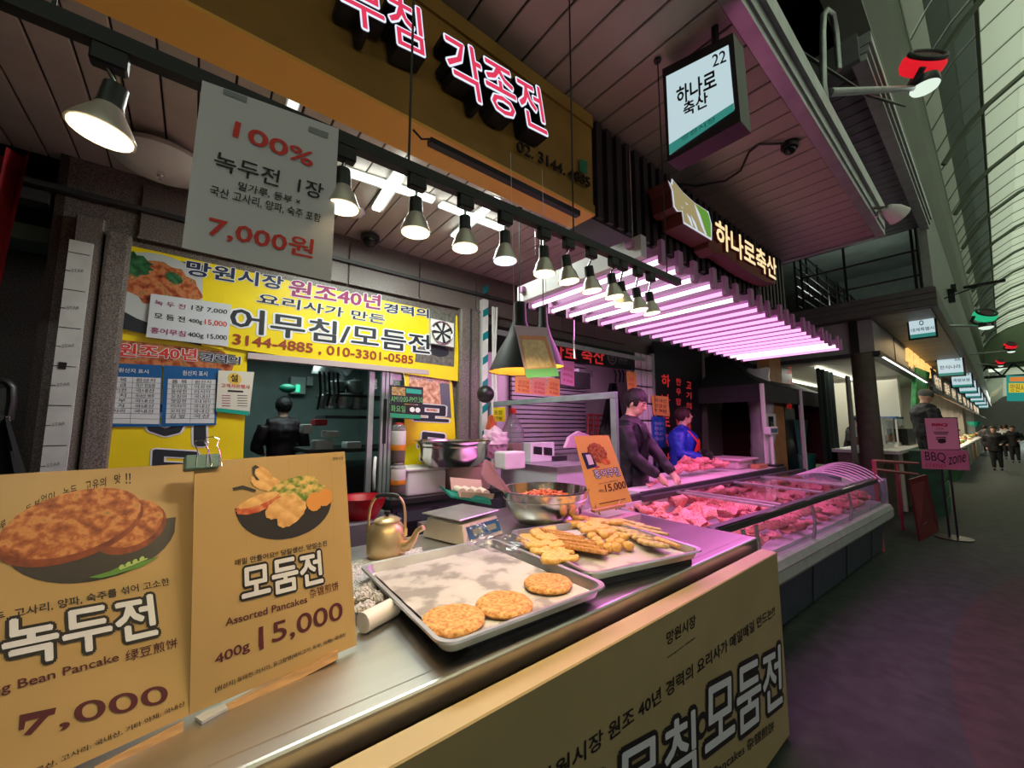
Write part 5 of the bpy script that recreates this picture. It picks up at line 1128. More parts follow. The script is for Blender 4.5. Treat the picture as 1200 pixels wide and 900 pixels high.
for k in range(4): MB().tube([at(689 + k * 6, 486, x=-4.5), at(689 + k * 6, 512, x=-4.5)], .02, 4).build('rack_wire', mat('rack_red', (.55, .05, .05), .5), lat)
for k in range(5): MB().tube([at(689, 486 + k * 6, x=-4.5), at(708, 487 + k * 6, x=-4.5)], .018, 4).build('rack_wire', mat('rack_red', (.55, .05, .05)), lat)
# side table behind the screen
st = thing('side_table', 'steel table behind the glass screen with boxes on it', 'table', (-2.9, 2.9, 0)); zs = at(650, 548, x=-2.5).z
MB().mm((-3.4, 2.52, zs - .04), (-2.5, 3.15, zs)).build('table_top', steel2, st); MB().mm((-3.35, 2.54, .1), (-2.52, 3.1, zs - .04)).build('table_body', pw, st)
def sbox(nm, lbl, cat, a, b, X, dx, m, bev=.01):
    p = at(a[0], a[1], x=X); q = at(b[0], b[1], x=X); p.z = max(p.z, q.z + .02); z_ = zs
    return MB().mm((X - dx, min(p.y, q.y), z_), (X, max(p.y, q.y), p.z)).bevel(bev, 2).build(nm, m, None, label=lbl, category=cat)
wb = sbox('dispenser', 'white stepped plastic dispenser on the table behind the screen', 'dispenser', (592, 530), (616, 550), -2.62, .16, whitep, .015)
rg_ = sbox('cash_register', 'white box with two dark displays on the table behind the screen', 'register', (622, 519), (650, 540), -3.0, .15, whitep, .01)
xx = xboard(-2.999, rg_); xx.px([(611, 523), (623, 524), (623, 533), (611, 531)], black, .001, 'display') if 0 else xx.px([(625, 523), (635, 524), (635, 533), (625, 532)], black, .003, 'display'); xx.px([(637, 524), (647, 525), (647, 534), (637, 533)], black, .003, 'display')
bt = thing('water_bottle', 'big clear bottle with red cap and orange sticker behind the screen', 'bottle', V((-3.2, at(601, 530, x=-3.2).y, zs))); c = V((-3.2, at(601, 530, x=-3.2).y, zs)); ht = at(601, 480, x=-3.2).z - zs
MB().lathe([(.1, 0), (.115, .02), (.115, ht * .6), (.06, ht * .82), (.03, ht * .88), (.03, ht * .95)], c, 20).build('bottle_wall', mat('jar_clear', (.3, .3, .3)), bt)
MB().lathe([(.035, ht * .92), (.035, ht * 1.02), (.01, ht * 1.03)], c, 14).build('bottle_cap', mat('cap_red', (.5, .03, .02)), bt); MB().lathe([(.1, .01), (.1, ht * .35), (.01, ht * .36)], c, 16).build('contents', mat('broth', (.5, .12, .05), .4), bt)
yt = thing('price_tag', 'yellow tag with writing on the glass screen near the striped post', 'tag', at(585, 494, y=YP - .02)); b_ = yboard(YP - .02, yt)
b_.px([(577, 478), (592, 477), (592, 494), (577, 494)], yellow, 0, 'tag_sheet', thick=.003); b_.text('포장', (579, 486), (589, 486), (579, 481), ink, .002); b_.text('가능', (579, 492), (589, 492), (579, 488), ink, .002)
pl_ = MB(); cc = at(675, 525, x=-3.0)
pl_.poly([at(659, 525, x=-3), at(664, 512, x=-3), at(675, 505, x=-3), at(688, 510, x=-3), at(692, 526, x=-3)], V((.03, .02, 0))).bevel(.01, 2).build('pot_lid', mat('lid_pink', (.7, .45, .55), .4), None, label='big pinkish round lid leaning behind the screen', category='lid')
MB().mm((-3.3, 2.95, zs), (-2.95, 3.13, zs + .05)).build('black_tray', black, None, label='black tray holding the leaning lid behind the screen', category='tray')
sf = MB().poly([at(569, 500, x=-3.3), at(573, 486, x=-3.3), at(578, 500, x=-3.3), at(577, 512, x=-3.3), at(570, 512, x=-3.3)], V((.05, .02, 0))).bevel(.004, 1).build('wet_floor_sign', mat('cone_orange', (.8, .2, .06), .5), None, label='small orange cone shaped sign behind the screen', category='sign')
bl_ = MB().ball(at(569, 462, x=-3.1), .085, 18).build('black_ball', black, None, label='small black ball shaped speaker hanging by the striped post', category='speaker')
bag('bunched pink plastic bags at the foot of the striped post', at(580, 518, x=-3.1), (.1, .14, .14), mat('pink_bag', (.6, .4, .5), .5), 4)
# quilted pillar and the menu boards
qp = thing('quilted_pillar', 'padded pinkish pillar beside the black menu boards', 'pillar', (XW, 5, 0)); qp['kind'] = 'structure'; del qp['category']
y0, y1 = at(746, 500, x=XW + .1).y, at(766, 500, x=XW + .1).y
MB().mm((XW, y0, 0), (XW + .08, y1, 2.72)).build('pillar_core', greyd, qp)
for k in range(3):
    for j in range(9):
        w_ = (y1 - y0) / 3; MB().mm((XW + .08, y0 + k * w_ + .01, .4 + j * .26), (XW + .12, y0 + (k + 1) * w_ - .01, .4 + j * .26 + .24)).bevel(.02, 2).build('pad', mat('pad_white', (.6, .56, .6), .4), qp)
MB().mm((XW + .08, y1 - .02, 0), (XW + .14, y1 + .03, 2.75)).build('edge_trim', alu, qp)
mbd = thing('menu_board', 'tall black glass board with vertical red lettering in the butcher shop', 'menu board', (XW, 5.9, 0)); b_ = xboard(XW + .13, mbd)
b_.px([(766, 400), (823, 400), (823, 570), (766, 570)], mat('sign_black', (.012, .01, .014)), 0, 'board_glass', thick=.04)
for j, chs in enumerate('하나로축산'): b_.text(chs, (775, 453 + j * 23), (785, 454 + j * 23), (775, 438 + j * 23), rg, .003, bold=.02)
for j, chs in enumerate('한우암소암퇘지전문'): b_.text(chs, (792, 451 + j * 11.6), (798, 452 + j * 11.6), (792, 443 + j * 11.6), rg, .003, bold=.01)
for j, chs in enumerate('고기의맛을'): b_.text(chs, (804, 455 + j * 12), (810, 456 + j * 12), (804, 447 + j * 12), rg, .003, bold=.01)
n1 = thing('price_note', 'orange handwritten note taped on the black menu board', 'note', at(775, 486, x=XW + .14)); b_ = xboard(XW + .14, n1); b_.px([(763, 463), (783, 465), (785, 488), (766, 486)], cols['orange'], 0, 'note_sheet', thick=.002)
for j, s_ in enumerate(('국내산', '삼겹살', '9,900')): b_.text(s_, (767, 471 + j * 6), (781, 472.5 + j * 6), (767, 466.5 + j * 6), ink, .002)
n2 = thing('price_note', 'blue notice with white text below the orange note on the menu board', 'note', at(775, 524, x=XW + .14)); b_ = xboard(XW + .14, n2); b_.px([(764, 488), (780, 489), (781, 525), (765, 524)], mat('note_blue', (.02, .1, .5), .5), 0, 'note_sheet', thick=.002)
for j in range(4): b_.text('한우고기', (767, 498 + j * 6), (777, 498.6 + j * 6), (767, 494 + j * 6), wh, .002)
# ============================================================ BUTCHER COUNTERS
def fx(y): return -1.12 + .04 * (y - 3.4)
def pr_(prof, y0, y1, m, nm, par, **k):
    a = [V((fx(y0) + dx, y0, z)) for dx, z in prof]; b = [V((fx(y1) + dx, y1, z)) for dx, z in prof]
    mb = MB(); A = [mb.b.verts.new(p) for p in a]; Bq = [mb.b.verts.new(p) for p in b]
    mb.b.faces.new(A[::-1]); mb.b.faces.new(Bq); mb.bridge(A, Bq); return mb.build(nm, m, par, **k)
FY0, FY1 = 2.62, 7.05
fr = thing('display_fridge', 'long meat display fridge with pale bumper, steel rails and glass lids', 'display fridge', (-1.6, 4.8, 0))
panel = mat('fridge_panel', (.05, .06, .08), .4, var=.15); bump = mat('fridge_bumper', (.4, .44, .42), .4, var=.15); liner = mat('liner_pinkwhite', (.7, .66, .68), .35)
pr_([(-.12, .03), (-.09, .42), (-.95, .42), (-.95, .03)], FY0, FY1, panel, 'fridge_body', fr)
for y in (3.4, 4.4, 5.4, 6.4): pr_([(-.112, .03), (-.085, .41), (-.08, .41), (-.107, .03)], y, y + .015, blackm, 'panel_seam', fr)
pr_([(-.1, .41), (-.02, .42), (.01, .46), (.01, .55), (-.01, .6), (-.05, .615), (-.1, .6)], FY0, FY1 + .02, bump, 'bumper', fr)
pr_([(.005, .535), (.013, .54), (.013, .548), (.005, .55)], FY0, FY1 + .02, grey, 'bumper_groove', fr)
pr_([(-.1, .6), (-.1, .63), (-.95, .63), (-.95, .6)], FY0, FY1, liner, 'deck', fr)
pr_([(-.92, .63), (-.92, .95), (-.95, .95), (-.95, .63)], FY0, FY1, liner, 'back_liner', fr)
pr_([(-.1, .91), (-.03, .91), (-.03, .95), (-.1, .96)], FY0, FY1 - .4, greyd, 'top_rail', fr)
pr_([(-.045, .95), (-.025, .95), (-.025, .962), (-.045, .962)], FY0, FY1 - .4, chrome, 'rail_highlight', fr)
pr_([(-.035, .62), (-.02, .75), (-.035, .91), (-.04, .91), (-.026, .75), (-.04, .62)], FY0, FY1 - .05, glass, 'front_glass', fr)
for y in (2.95, 3.15, 4.3, 5.4): pr_([(-.03, .62), (-.012, .75), (-.026, .9), (-.04, .9), (-.03, .75), (-.05, .62)], y, y + .035, mat('clear_post', (.5, .42, .5), .2, .3), 'glass_post', fr)
pr_([(-.95, .94), (-.89, .94), (-.89, .985), (-.95, .985)], FY0 + .5, FY1, greyd, 'rear_rail', fr)
for y in (3.62, 3.76, 4.78, 5.5, 5.62): pr_([(-.08, .955), (-.08, .972), (-.9, .985), (-.9, .968)], y, y + .045, alu, 'lid_frame', fr)
for a, b in ((3.8, 4.78), (4.83, 5.5), (5.67, 6.4)): pr_([(-.09, .96), (-.09, .966), (-.88, .978), (-.88, .972)], a, b, glass, 'sliding_lid', fr)
for k in range(7):
    y = 6.1 + k * .15; pts = [V((fx(y) - .05 - .8 * t / 14, y + .12 * t / 14, .9 + (.13 + .012 * k) * math.sin(PI * t / 14) ** .8)) for t in range(15)]
    MB().tube(pts, .009, 5).build('curved_glass_edge', mat('pink_edge', (.75, .6, .72), .25), fr)
for y in (FY0, FY1): pr_([(-.03, .6), (-.03, .93), (-.95, .97), (-.95, .6)], y, y + .03, alu_gr, 'end_panel', fr)
for k in range(5):
    a = V((fx(2.8) - .9, 2.75 + k * .25, .8)); MB().mm(a, a + V((.004, .09, .1))).build('price_tab', mat('tab_dark', (.12, .05, .12), .4), fr)
mt1 = ramp('raw_meat', [(.3, (.5, .06, .06)), (.46, (.7, .16, .15)), (.56, (.85, .5, .45)), (.7, (.75, .22, .2))], scale=9, rough=.35, detail=4, stretch=(1, 3, 1))
rnd = random.Random(11); protos = []
def meat(c, s, nm='meat_cut', lb='', g='', seed=0, cat='meat', rz=0):
    if len(protos) < 5:
        mb = MB().ball((0, 0, 0), (1, .62, .4), 18); mb.noise(.5, 1.4, len(protos) * 9); mb.noise(.12, 5, len(protos)); o = mb.build(nm, mt1, None); o.location = (0, 0, 0); protos.append(o)
    else:
        s_ = protos[seed % 5]; o = s_.copy(); o.name = nm; C.objects.link(o)
    o.location = c; o.scale = (s, s, s); o.rotation_euler = (rnd.uniform(-.3, .3), rnd.uniform(-.3, .3), rz + rnd.uniform(-.8, .8)); tag(o, lb, cat, g); return o
i = 0
for by in range(16):
    for bx in range(5):
        y = 2.78 + by * .25 + rnd.uniform(-.05, .05); x = fx(y) - .26 - bx * .15 + rnd.uniform(-.03, .03)
        s_ = rnd.uniform(.095, .13); i += 1
        g = 'near' if y < 3.8 else ('middle' if y < 5.2 else 'far')
        meat((x, y, .68 + .035 * bx + .02 * rnd.random()), s_, lb='raw pink meat cut in the %s part of the fridge, %s row from the street' % (g, ['first', 'second', 'third', 'fourth', 'fifth'][bx]), g='meat cuts in the %s part of the fridge' % g, seed=i)
for k in range(14):
    y = 2.95 + k * .28; meat((fx(y) - .16, y, .665), .055 + .02 * (k % 3), lb='thin meat slice along the front glass of the fridge, %s from the stall' % ['first', 'second', 'third', 'fourth', 'fifth', 'sixth', 'seventh', 'eighth', 'ninth', 'tenth', 'eleventh', 'twelfth', 'thirteenth', 'fourteenth'][k], g='meat slices along the front glass', seed=k)
# rear chopping counter
cc_ = thing('chopping_counter', 'pinkish white chopping counter behind the display fridge', 'counter', (-2.4, 5, 0))
MB().mm((-2.82, 3.98, .95), (-2.1, 6.9, 1.0)).mm((-2.36, 3.25, .95), (-2.1, 3.98, 1.0)).build('chopping_board', mat('board_white', (.72, .66, .66), .4, var=.08), cc_)
MB().mm((-2.12, 3.2, .93), (-2.075, 6.95, 1.01)).build('front_edge', greyd, cc_); MB().mm((-2.78, 4.02, .02), (-2.12, 6.85, .95)).mm((-2.34, 3.3, .02), (-2.12, 4.02, .95)).build('cabinet', panel, cc_)
MB().mm((-2.12, 2.62, .6), (-2.07, 3.2, 1.0)).mm((-2.12, 2.62, .02), (-2.1, 3.2, .6)).build('end_board', greyd, cc_)
for k, (px, py, dz) in enumerate([(788, 557, .05), (797, 552, .07), (806, 556, .05), (804, 547, .12), (815, 556, .05), (816, 549, .1), (826, 556, .05), (828, 549, .09), (838, 557, .05), (840, 552, .07), (846, 558, .04), (822, 545, .13), (795, 560, .04), (812, 561, .04)]):
    a = at(px, py + 4, x=-2.42); meat((a.x, a.y, 1.0 + dz), .1, lb='raw pork chunk, %s of the pile on the chopping counter' % ('top' if dz > .08 else ('left end' if px < 810 else 'right end')), g='meat pile on the chopping counter', seed=k)
for k in range(5):
    a = at(752 + k * 7, 574, x=-2.2); meat((-2.22 - .03 * k, 3.5 + .1 * k, 1.012), .03, lb='small meat trimming in front of the butcher in black', g='trimmings on the chopping counter', seed=k)
ps = thing('bench_scale', 'pinkish covered bench scale on the chopping counter', 'scale', (-2.4, 6.2, 1.0))
a, b = at(872, 548, z=1.0), at(903, 545, z=1.0)
MB().mm((-2.75, 5.95, 1.0), (-2.35, 6.5, 1.12)).bevel(.04, 2).build('scale_body', mat('lid_pink', (.7, .45, .55)), ps); MB().mm((-2.8, 5.9, 1.12), (-2.3, 6.55, 1.15)).bevel(.01, 1).build('scale_plate', mat('lid_pink', (.7, .45, .55)), ps)
MB().mm((-2.32, 6.25, 1.0), (-2.2, 6.6, 1.06)).bevel(.01, 1).build('wooden_block', mat('brick_wood', (.5, .2, .1), .6), None, label='small reddish wooden block beside the covered bench scale', category='block')
po = thing('pole_scale', 'pole mounted scale display at the far end of the chopping counter', 'scale', (-2.25, 6.75, 1.0)); q = V((-2.25, at(918, 545, x=-2.25).y - .45, 1.0))
MB().tube([q, q + V((0, 0, .5))], .03, 8).build('pole', whitep, po); MB().mm(q + V((-.06, -.14, .48)), q + V((.04, .2, .6))).bevel(.01, 1).build('display_head', whitep, po); MB().mm(q + V((.04, -.1, .51)), q + V((.045, .16, .57))).build('display', mat('lcd_blue', (.12, .2, .28), .2), po)
MB().mm(q + V((-.1, -.15, 0)), q + V((.1, .15, .03))).build('pole_base', black, po)
bag('black plastic bag bunched behind the chopping counter', (-2.75, 5.75, 1.12), (.16, .2, .14), black, 6)
# wrapped pillar, wooden post, black board
pc_ = at(891, 480, x=-2.75); pp_ = thing('wrapped_pillar', 'pillar wrapped in wrinkled pink-lit plastic at the end of the chopping counter', 'pillar', (-2.5, 7.2, 0)); pp_['kind'] = 'structure'; del pp_['category']
XQ = -2.6; ya, yb2 = at(880, 480, x=XQ).y, at(904, 480, x=XQ).y
mb = MB().tube([V((-2.75, pc_.y, z * .14)) for z in range(0, 20)], .19, 20); mb.noise(.05, 5); mb.build('plastic_wrap', mat('wrap_white', (.6, .52, .58), .3, var=.15, vs=3, bump=.5, bs=12), pp_)
ya, yb2 = at(905, 480, x=XQ).y, at(919, 480, x=XQ).y
wp = thing('wooden_post', 'orange-brown square post beside the wrapped pillar', 'post', (XQ, 7.9, 0)); MB().mm((XQ - .2, ya, 0), (XQ, yb2 - .02, 3.0)).build('post_shaft', mat('orange_wood', (.5, .22, .09), .6, var=.2, vs=5), wp)
mf = thing('mirror', 'small white framed mirror hung on the orange-brown post', 'mirror', at(903, 505, x=XQ + .1)); b_ = xboard(XQ + .1, mf); b_.px([(896, 484), (909, 485), (910, 505), (898, 504)], whitep, 0, 'frame', thick=.03); b_.px([(900, 488), (906, 488), (907, 501), (901, 500)], mat('mirror_dark', (.03, .03, .03), .1, .8), .003, 'mirror_glass')
ya, yb2 = at(919, 480, x=XQ).y, at(931, 480, x=XQ).y
k2 = thing('menu_board', 'narrow black board with red letters at the far end of the chopping counter', 'menu board', (XQ, 8.6, 0)); MB().mm((XQ - .08, ya, 0), (XQ, yb2, 2.75)).build('board_panel', mat('sign_black', (.012, .01, .014)), k2); b_ = xboard(XQ, k2)
for j, chs in enumerate('고기나라'): b_.text(chs, (922, 438 + j * 14), (928, 438 + j * 14), (922, 430 + j * 14), rg, .003)
# ============================================================ BLACK CANOPY TENT
tn = thing('canopy_tent', 'black pop-up canopy tent with pale legs behind the meat counter', 'tent', (-3.6, 8.8, 0)); XT2, XT3 = -2.35, -5.0
tz = at(968, 463, x=XT2).z; yE = at(967, 463, x=XT2).y; yS = 7.0; tm = mat('tent_black', (.03, .025, .03), .7, var=.2)
pk = V(((XT2 + XT3) / 2, (yS + yE) / 2, tz + 1.0)); cs_ = [V((XT2, yS, tz)), V((XT2, yE, tz)), V((XT3, yE, tz)), V((XT3, yS, tz))]
mb = MB(); c4 = [mb.b.verts.new(p) for p in cs_]; pv = mb.b.verts.new(pk)
for k in range(4): mb.b.faces.new((c4[k], c4[(k + 1) % 4], pv))
bmesh.ops.subdivide_edges(mb.b, edges=mb.b.edges[:], cuts=5)
for v in mb.b.verts: v.co.z -= .1 * math.sin(PI * min(1, (v.co.z - tz) / 1.0)); v.co += noise.noise_vector(v.co * 3) * .04
mb.build('tent_roof', tm, tn)
mb = MB()
for k in range(4): mb.poly([cs_[k], cs_[(k + 1) % 4], cs_[(k + 1) % 4] - V((0, 0, .28)), cs_[k] - V((0, 0, .28))])
mb.build('valance', tm, tn)
for c in cs_: MB().tube([V((c.x, c.y, 0)), V((c.x, c.y, tz))], .035, 6).build('leg', whitep, tn)
MB().tube([V((XT2, at(940, 500, x=XT2).y, 0)), V((XT2, at(940, 500, x=XT2).y, tz))], .04, 6).build('leg', mat('leg_pink', (.65, .6, .65), .4), tn)
MB().poly([V((XT3 + .1, yS, tz - .25)), V((XT3 + .1, yE, tz - .25)), V((XT3 + .1, yE, 1.5)), V((XT3 + .1, yS, 1.5))], V((.02, 0, 0))).build('side_curtain', mat('maroon_cloth', (.1, .02, .02), .7), tn)
MB().poly([V((XT3, yE - .1, tz - .25)), V((XT2 - .1, yE - .1, tz - .25)), V((XT2 - .1, yE - .1, .8)), V((XT3, yE - .1, .8))], V((0, .02, 0))).build('end_curtain', mat('maroon_cloth', (.1, .02, .02)), tn)
gbd = thing('clear_cabinet', 'pale translucent cabinet with a green cross behind the butchers', 'cabinet', at(870, 545, x=-4.6)); b_ = xboard(-4.6, gbd)
b_.px([(838, 487), (889, 487), (889, 548), (838, 548)], mat('pale_panel', (.3, .36, .33), .3), 0, 'cabinet_body', thick=.3)
b_.px([(853, 488), (855, 488), (855, 546), (853, 546)], black, .01, 'cabinet_post'); b_.px([(858, 495), (878, 495), (880, 525), (860, 527)], mat('pale_panel2', (.45, .52, .48), .3), .01, 'clear_door'); b_.px([(863, 489), (867, 489), (867, 497), (863, 497)], green, .02, 'cross_bar'); b_.px([(859, 492), (871, 492), (871, 494), (859, 494)], green, .02, 'cross_bar')
ub = thing('umbrella_bucket', 'teal bucket of bundled thin poles under the tent', 'bucket', at(940, 552, x=-2.6)); c = at(941, 556, x=-2.6)
MB().lathe([(.2, 0), (.24, .4), (.23, .42)], c, 16).build('bucket_wall', mat('teal_dark', (.01, .12, .1), .4), ub)
for k in range(7): MB().tube([c + V((0, .03 * k - .1, .2)), c + V((.05, .13 * k - .42, 1.1))], .012, 5).build('thin_pole', mat('teal_pole', (.1, .35, .3), .4), ub)
MB().grid(lambda u, v: V((-2.2 + .05 * math.sin(u * 22), at(960, 480, x=-2.2).y + u * 1.1, 2.75 - 2.7 * v)), 30, 4).build('dark_curtain', mat('dark_green_cloth', (.008, .02, .017), .8), None, label='long dark green curtain hanging beside the tent', category='curtain')
# ============================================================ CORNER BEYOND THE CANOPY
wd = struct('far_canopy', MB().mm((-6, 9.0, 3.52), (-.5, 60, 3.6)).mm((-6, 8.95, 3.5), (-.5, 9.02, 3.82)).mm((-.53, 9.0, 3.5), (-.47, 60, 3.8)), mat('canopy_grey', (.13, .13, .12), .5, var=.15))
for k in range(3): MB().mm((-6, 8.93, 3.52 + k * .1), (-.47, 8.95, 3.6 + k * .1)).build('fascia_board', mat('canopy_grey', (.13, .13, .12)), wd)
for k in range(24): MB().mm((-1.28, 9.1 + k * .62, 3.5), (-.56, 9.1 + k * .62 + .6, 3.52)).build('soffit_board', mat('soffit_tan', (.3, .24, .18), .5, var=.15), wd)
bal = thing('balcony_railing', 'dark metal balcony railing above the far canopy', 'railing', (-1.5, 9.0, 3.8))
y = 9.0
for k in range(4): MB().tube([(-2.2, y, 4.05 + k * .42), (-.62, y, 4.05 + k * .42)], .018, 5).build('rail_bar', black, bal)
for x in (-2.2, -1.55, -.62, -.68): MB().tube([(x, y, 3.8), (x, y, 5.6)], .02, 5).build('rail_post', black, bal)
for k in range(7): MB().tube([(-2.3, y, 3.95 + k * .2), (-2.3, 15, 3.95 + k * .2)], .018, 5).build('side_rail', black, bal)
for k in range(8): MB().tube([(-2.3, y + k * .8, 3.85), (-2.3, y + k * .8, 5.2)], .018, 5).build('rail_post', black, bal)
struct('balcony_wall', MB().mm((-.62, 9.1, 3.8), (-.5, 60, 5.75)).mm((-2.75, 15, 3.8), (-.5, 15.1, 6)), mat('balcony_white', (.32, .36, .32), .6, var=.15))
MB().mm((-3.0, 8.9, 3.85), (-2.55, 9.2, 5.8)).build('dark_pillar', greyd, None, kind='structure'); MB().mm((-3.6, 8.9, 3.85), (-3.2, 9.0, 5.8)).build('dark_screen', black, None, kind='structure')
for k in range(9): MB().mm((-3.18, 9.1, 3.95 + k * .2), (-3.0, 9.12, 4.1 + k * .2)).build('window_slat', glow('slat_white', (.6, .65, .6), .5), None, kind='structure')
point((-1.6, 11.5, 4.6), 25, (.85, 1, .9), .1)  # unseen light added to brighten the dark balcony
fb = struct('shop_box', MB().mm((-5.5, 9.3, 2.9), (-1.36, 9.35, 3.52)).mm((-1.36, 9.3, 2.92), (-1.3, 17.5, 3.52)), mat('box_grey_white', (.36, .37, .36), .45, var=.1))
MB().mm((-1.62, 9.25, 2.9), (-1.5, 9.31, 3.52)).build('box_joint', black, fb)
for y in (11.5, 13.6, 15.6): MB().mm((-1.31, y, 2.92), (-1.29, y + .06, 3.5)).build('box_joint', black, fb)
struct('trim_shop_box', MB().mm((-5.5, 9.2, 2.84), (-1.25, 9.4, 2.92)).mm((-1.42, 9.2, 2.84), (-1.22, 17.5, 2.92)), greyd)
gs = thing('gold_letters', 'row of glowing gold letters on the grey shop box', 'sign', (-1.28, 14, 3)); b_ = xboard(-1.27, gs)
for j, chs in enumerate('대게특별시'): b_.text(chs, (1063 + j * 7.4, 428 + j * 4), (1069.5 + j * 7.4, 431.5 + j * 4), (1063 + j * 7.4, 405 + j * 5), glow('letter_gold', (1, .55, .15), 1.2), .01, bold=.04, depth=.06)
for k in range(4):
    t = thing('bell_lamp', ['nearest brass bell lamp inside the lit corner stall', 'second brass bell lamp inside the lit corner stall', 'third brass bell lamp inside the lit corner stall', 'farthest brass bell lamp inside the lit corner stall'][k], 'lamp', at(1051 + k * 5.5, 441 + k * 2, x=-1.9)); c = at(1051 + k * 5.5, 441 + k * 2, x=-1.9)
    MB().lathe([(.16, 0), (.12, .12), (.05, .3)], c, 14).build('shade', mat('brass_lamp', (.7, .5, .15), .3, .7), t); MB().ball(c + V((0, 0, .02)), .08, 10).build('bulb', glow('bulb_yellow', (1, .75, .3), 4), t)
MB().mm((-1.24, 9.5, 2.83), (-1.215, 16, 2.845)).build('strip_light', glow('strip_white', (1, 1, .85), 3), None, label='thin white strip light under the edge of the grey shop box', category='light')
for k, x in enumerate((-2.3, -3.4)): MB().mm((x, 9.8, 2.78), (x + .06, 16, 2.81)).build('strip_light', glow('strip_white', (1, 1, .85), 3), None, label=['strip light on the corner stall ceiling nearer the street', 'strip light on the corner stall ceiling deeper inside'][k], category='light')
area((-2.5, 12.5, 2.75), 2, 60, (1, .98, .82), sy=5)
area((-.9, 14, 3.45), .5, 22, (1, .7, .35), sy=5)
stw = mat('stall_white', (.62, .6, .5), .6)
struct('wall_corner_stall', MB().mm((-4.6, 9.4, 0), (-4.5, 17.5, 2.9)).mm((-4.6, 17.5, 0), (-1.3, 17.6, 2.9)).mm((-4.6, 9.4, 2.84), (-1.4, 17.5, 2.9)).mm((-2.75, 13.2, 0), (-1.5, 13.5, 2.85)), stw)
MB().tube([V((-1.47, 9.25, z)) for z in (0, 1, 2, 2.9)], .16, 20).build('brown_column', mat('column_brown', (.09, .075, .055), .6, var=.2), None, kind='structure')
bc_ = thing('stall_counter', 'pale topped counter of the lit corner stall', 'counter', (-1.4, 12, 0)); MB().mm((-2.2, 9.9, 1.1), (-1.2, 14.5, 1.16)).build('counter_top', whitep, bc_); MB().mm((-2.1, 10, 0), (-1.3, 14.4, 1.1)).build('counter_front', mat('counter_brown', (.18, .14, .11), .5, var=.2), bc_)
for y in (10.6, 12.2, 13.8): MB().mm((-1.3, y, 0), (-1.25, y + .15, 1.1)).build('counter_post', stw, bc_)
for k, (a, b, lb_) in enumerate([((1026, 489), (1033, 514), 'left glass food cabinet with blue roof on the corner stall counter'), ((1034, 489), (1049, 515), 'larger white framed glass food cabinet on the corner stall counter'), ((1050, 488), (1062, 514), 'third glass food cabinet beside the seated vendor')]):
    p, q = at(*a, x=-1.5), at(*b, x=-1.5); t = thing('food_cabinet', lb_, 'display case', (-1.7, p.y, 1.16)); zt2 = p.z
    MB().mm((-1.9, p.y, zt2 - .05), (-1.5, q.y - .03, zt2)).build('cabinet_roof', mat('roof_blue', (.05, .15, .4), .4) if k != 1 else whitep, t); MB().mm((-1.88, p.y + .02, 1.16), (-1.52, q.y - .05, 1.24)).build('cabinet_base', whitep, t)
    for x in (-1.88, -1.53):
        for y in (p.y + .02, q.y - .08): MB().mm((x, y, 1.2), (x + .03, y + .03, zt2 - .04)).build('cabinet_post', whitep, t)
    MB().mm((-1.5, p.y + .03, 1.22), (-1.495, q.y - .06, zt2 - .05)).build('glass_pane', glass, t); MB().mm((-1.85, p.y + .1, 1.24), (-1.6, q.y - .15, 1.4)).build('food_tray', mat('brown_food', (.25, .1, .04), .5, var=.4, vs=20), t)
MB().mm((-1.75, 13.0, 1.17), (-1.4, 14.3, 1.55)).build('microwave', black, None, label='black microwave like box on the corner stall counter', category='appliance')
MB().poly([at(1075, 430, x=-1.25) + V((0, 0, 0)), at(1090, 436, x=-1.25), at(1085, 480, x=-1.25), at(1073, 480, x=-1.25)], V((-.1, .1, 0))).bevel(.02, 1).build('green_net', mat('net_green', (.02, .28, .08), .7, var=.4, vs=10), None, label='bright green net bag hanging by the beanie vendor', category='net')
lt = thing('leaning_board', 'long grey board leaning against the brown column', 'board', at(1000, 530, x=-1.75)); a, b = at(993, 440, x=-1.75), at(1002, 545, x=-1.75)
MB().poly([a, a + V((0, .22, 0)), b + V((0, .3, 0)), b], V((-.04, 0, 0))).bevel(.01, 1).build('board_panel', mat('board_grey', (.2, .2, .18), .5), lt)
ob = at(992, 545, x=-2.6); t = thing('basket', 'orange plastic basket in front of the lit corner stall', 'basket', ob); MB().lathe([(.2, 0), (.27, .3), (.26, .3), (.19, .02)], ob + V((0, 0, .0)), 16).build('basket_wall', mat('basket_orange', (.55, .22, .03), .5), t); MB().mm(ob - V((.3, .3, ob.z)), ob + V((.3, .3, 0))).build('basket_stand', whitep, t)
# shop number 24 roof speaker camera etc
c = at(1118, 338, x=-.4); MB().box(c, (.08, .4, .1)).mm(c - V((.1, .05, .3)), c - V((.0, -.05, .0))).build('bullet_camera', black, None, label='black bullet camera on the far canopy edge', category='camera')
c = at(1153, 333, d=7.2); t = thing('street_fixture', 'flat black fixture on a thin arm over the street', 'fixture', c); MB().box(c, (.5, .12, .04)).bevel(.01, 1).build('fixture_head', black, t); MB().tube([c, V((-.7, c.y + .2, c.z - .15))], .012, 6).build('arm', black, t)
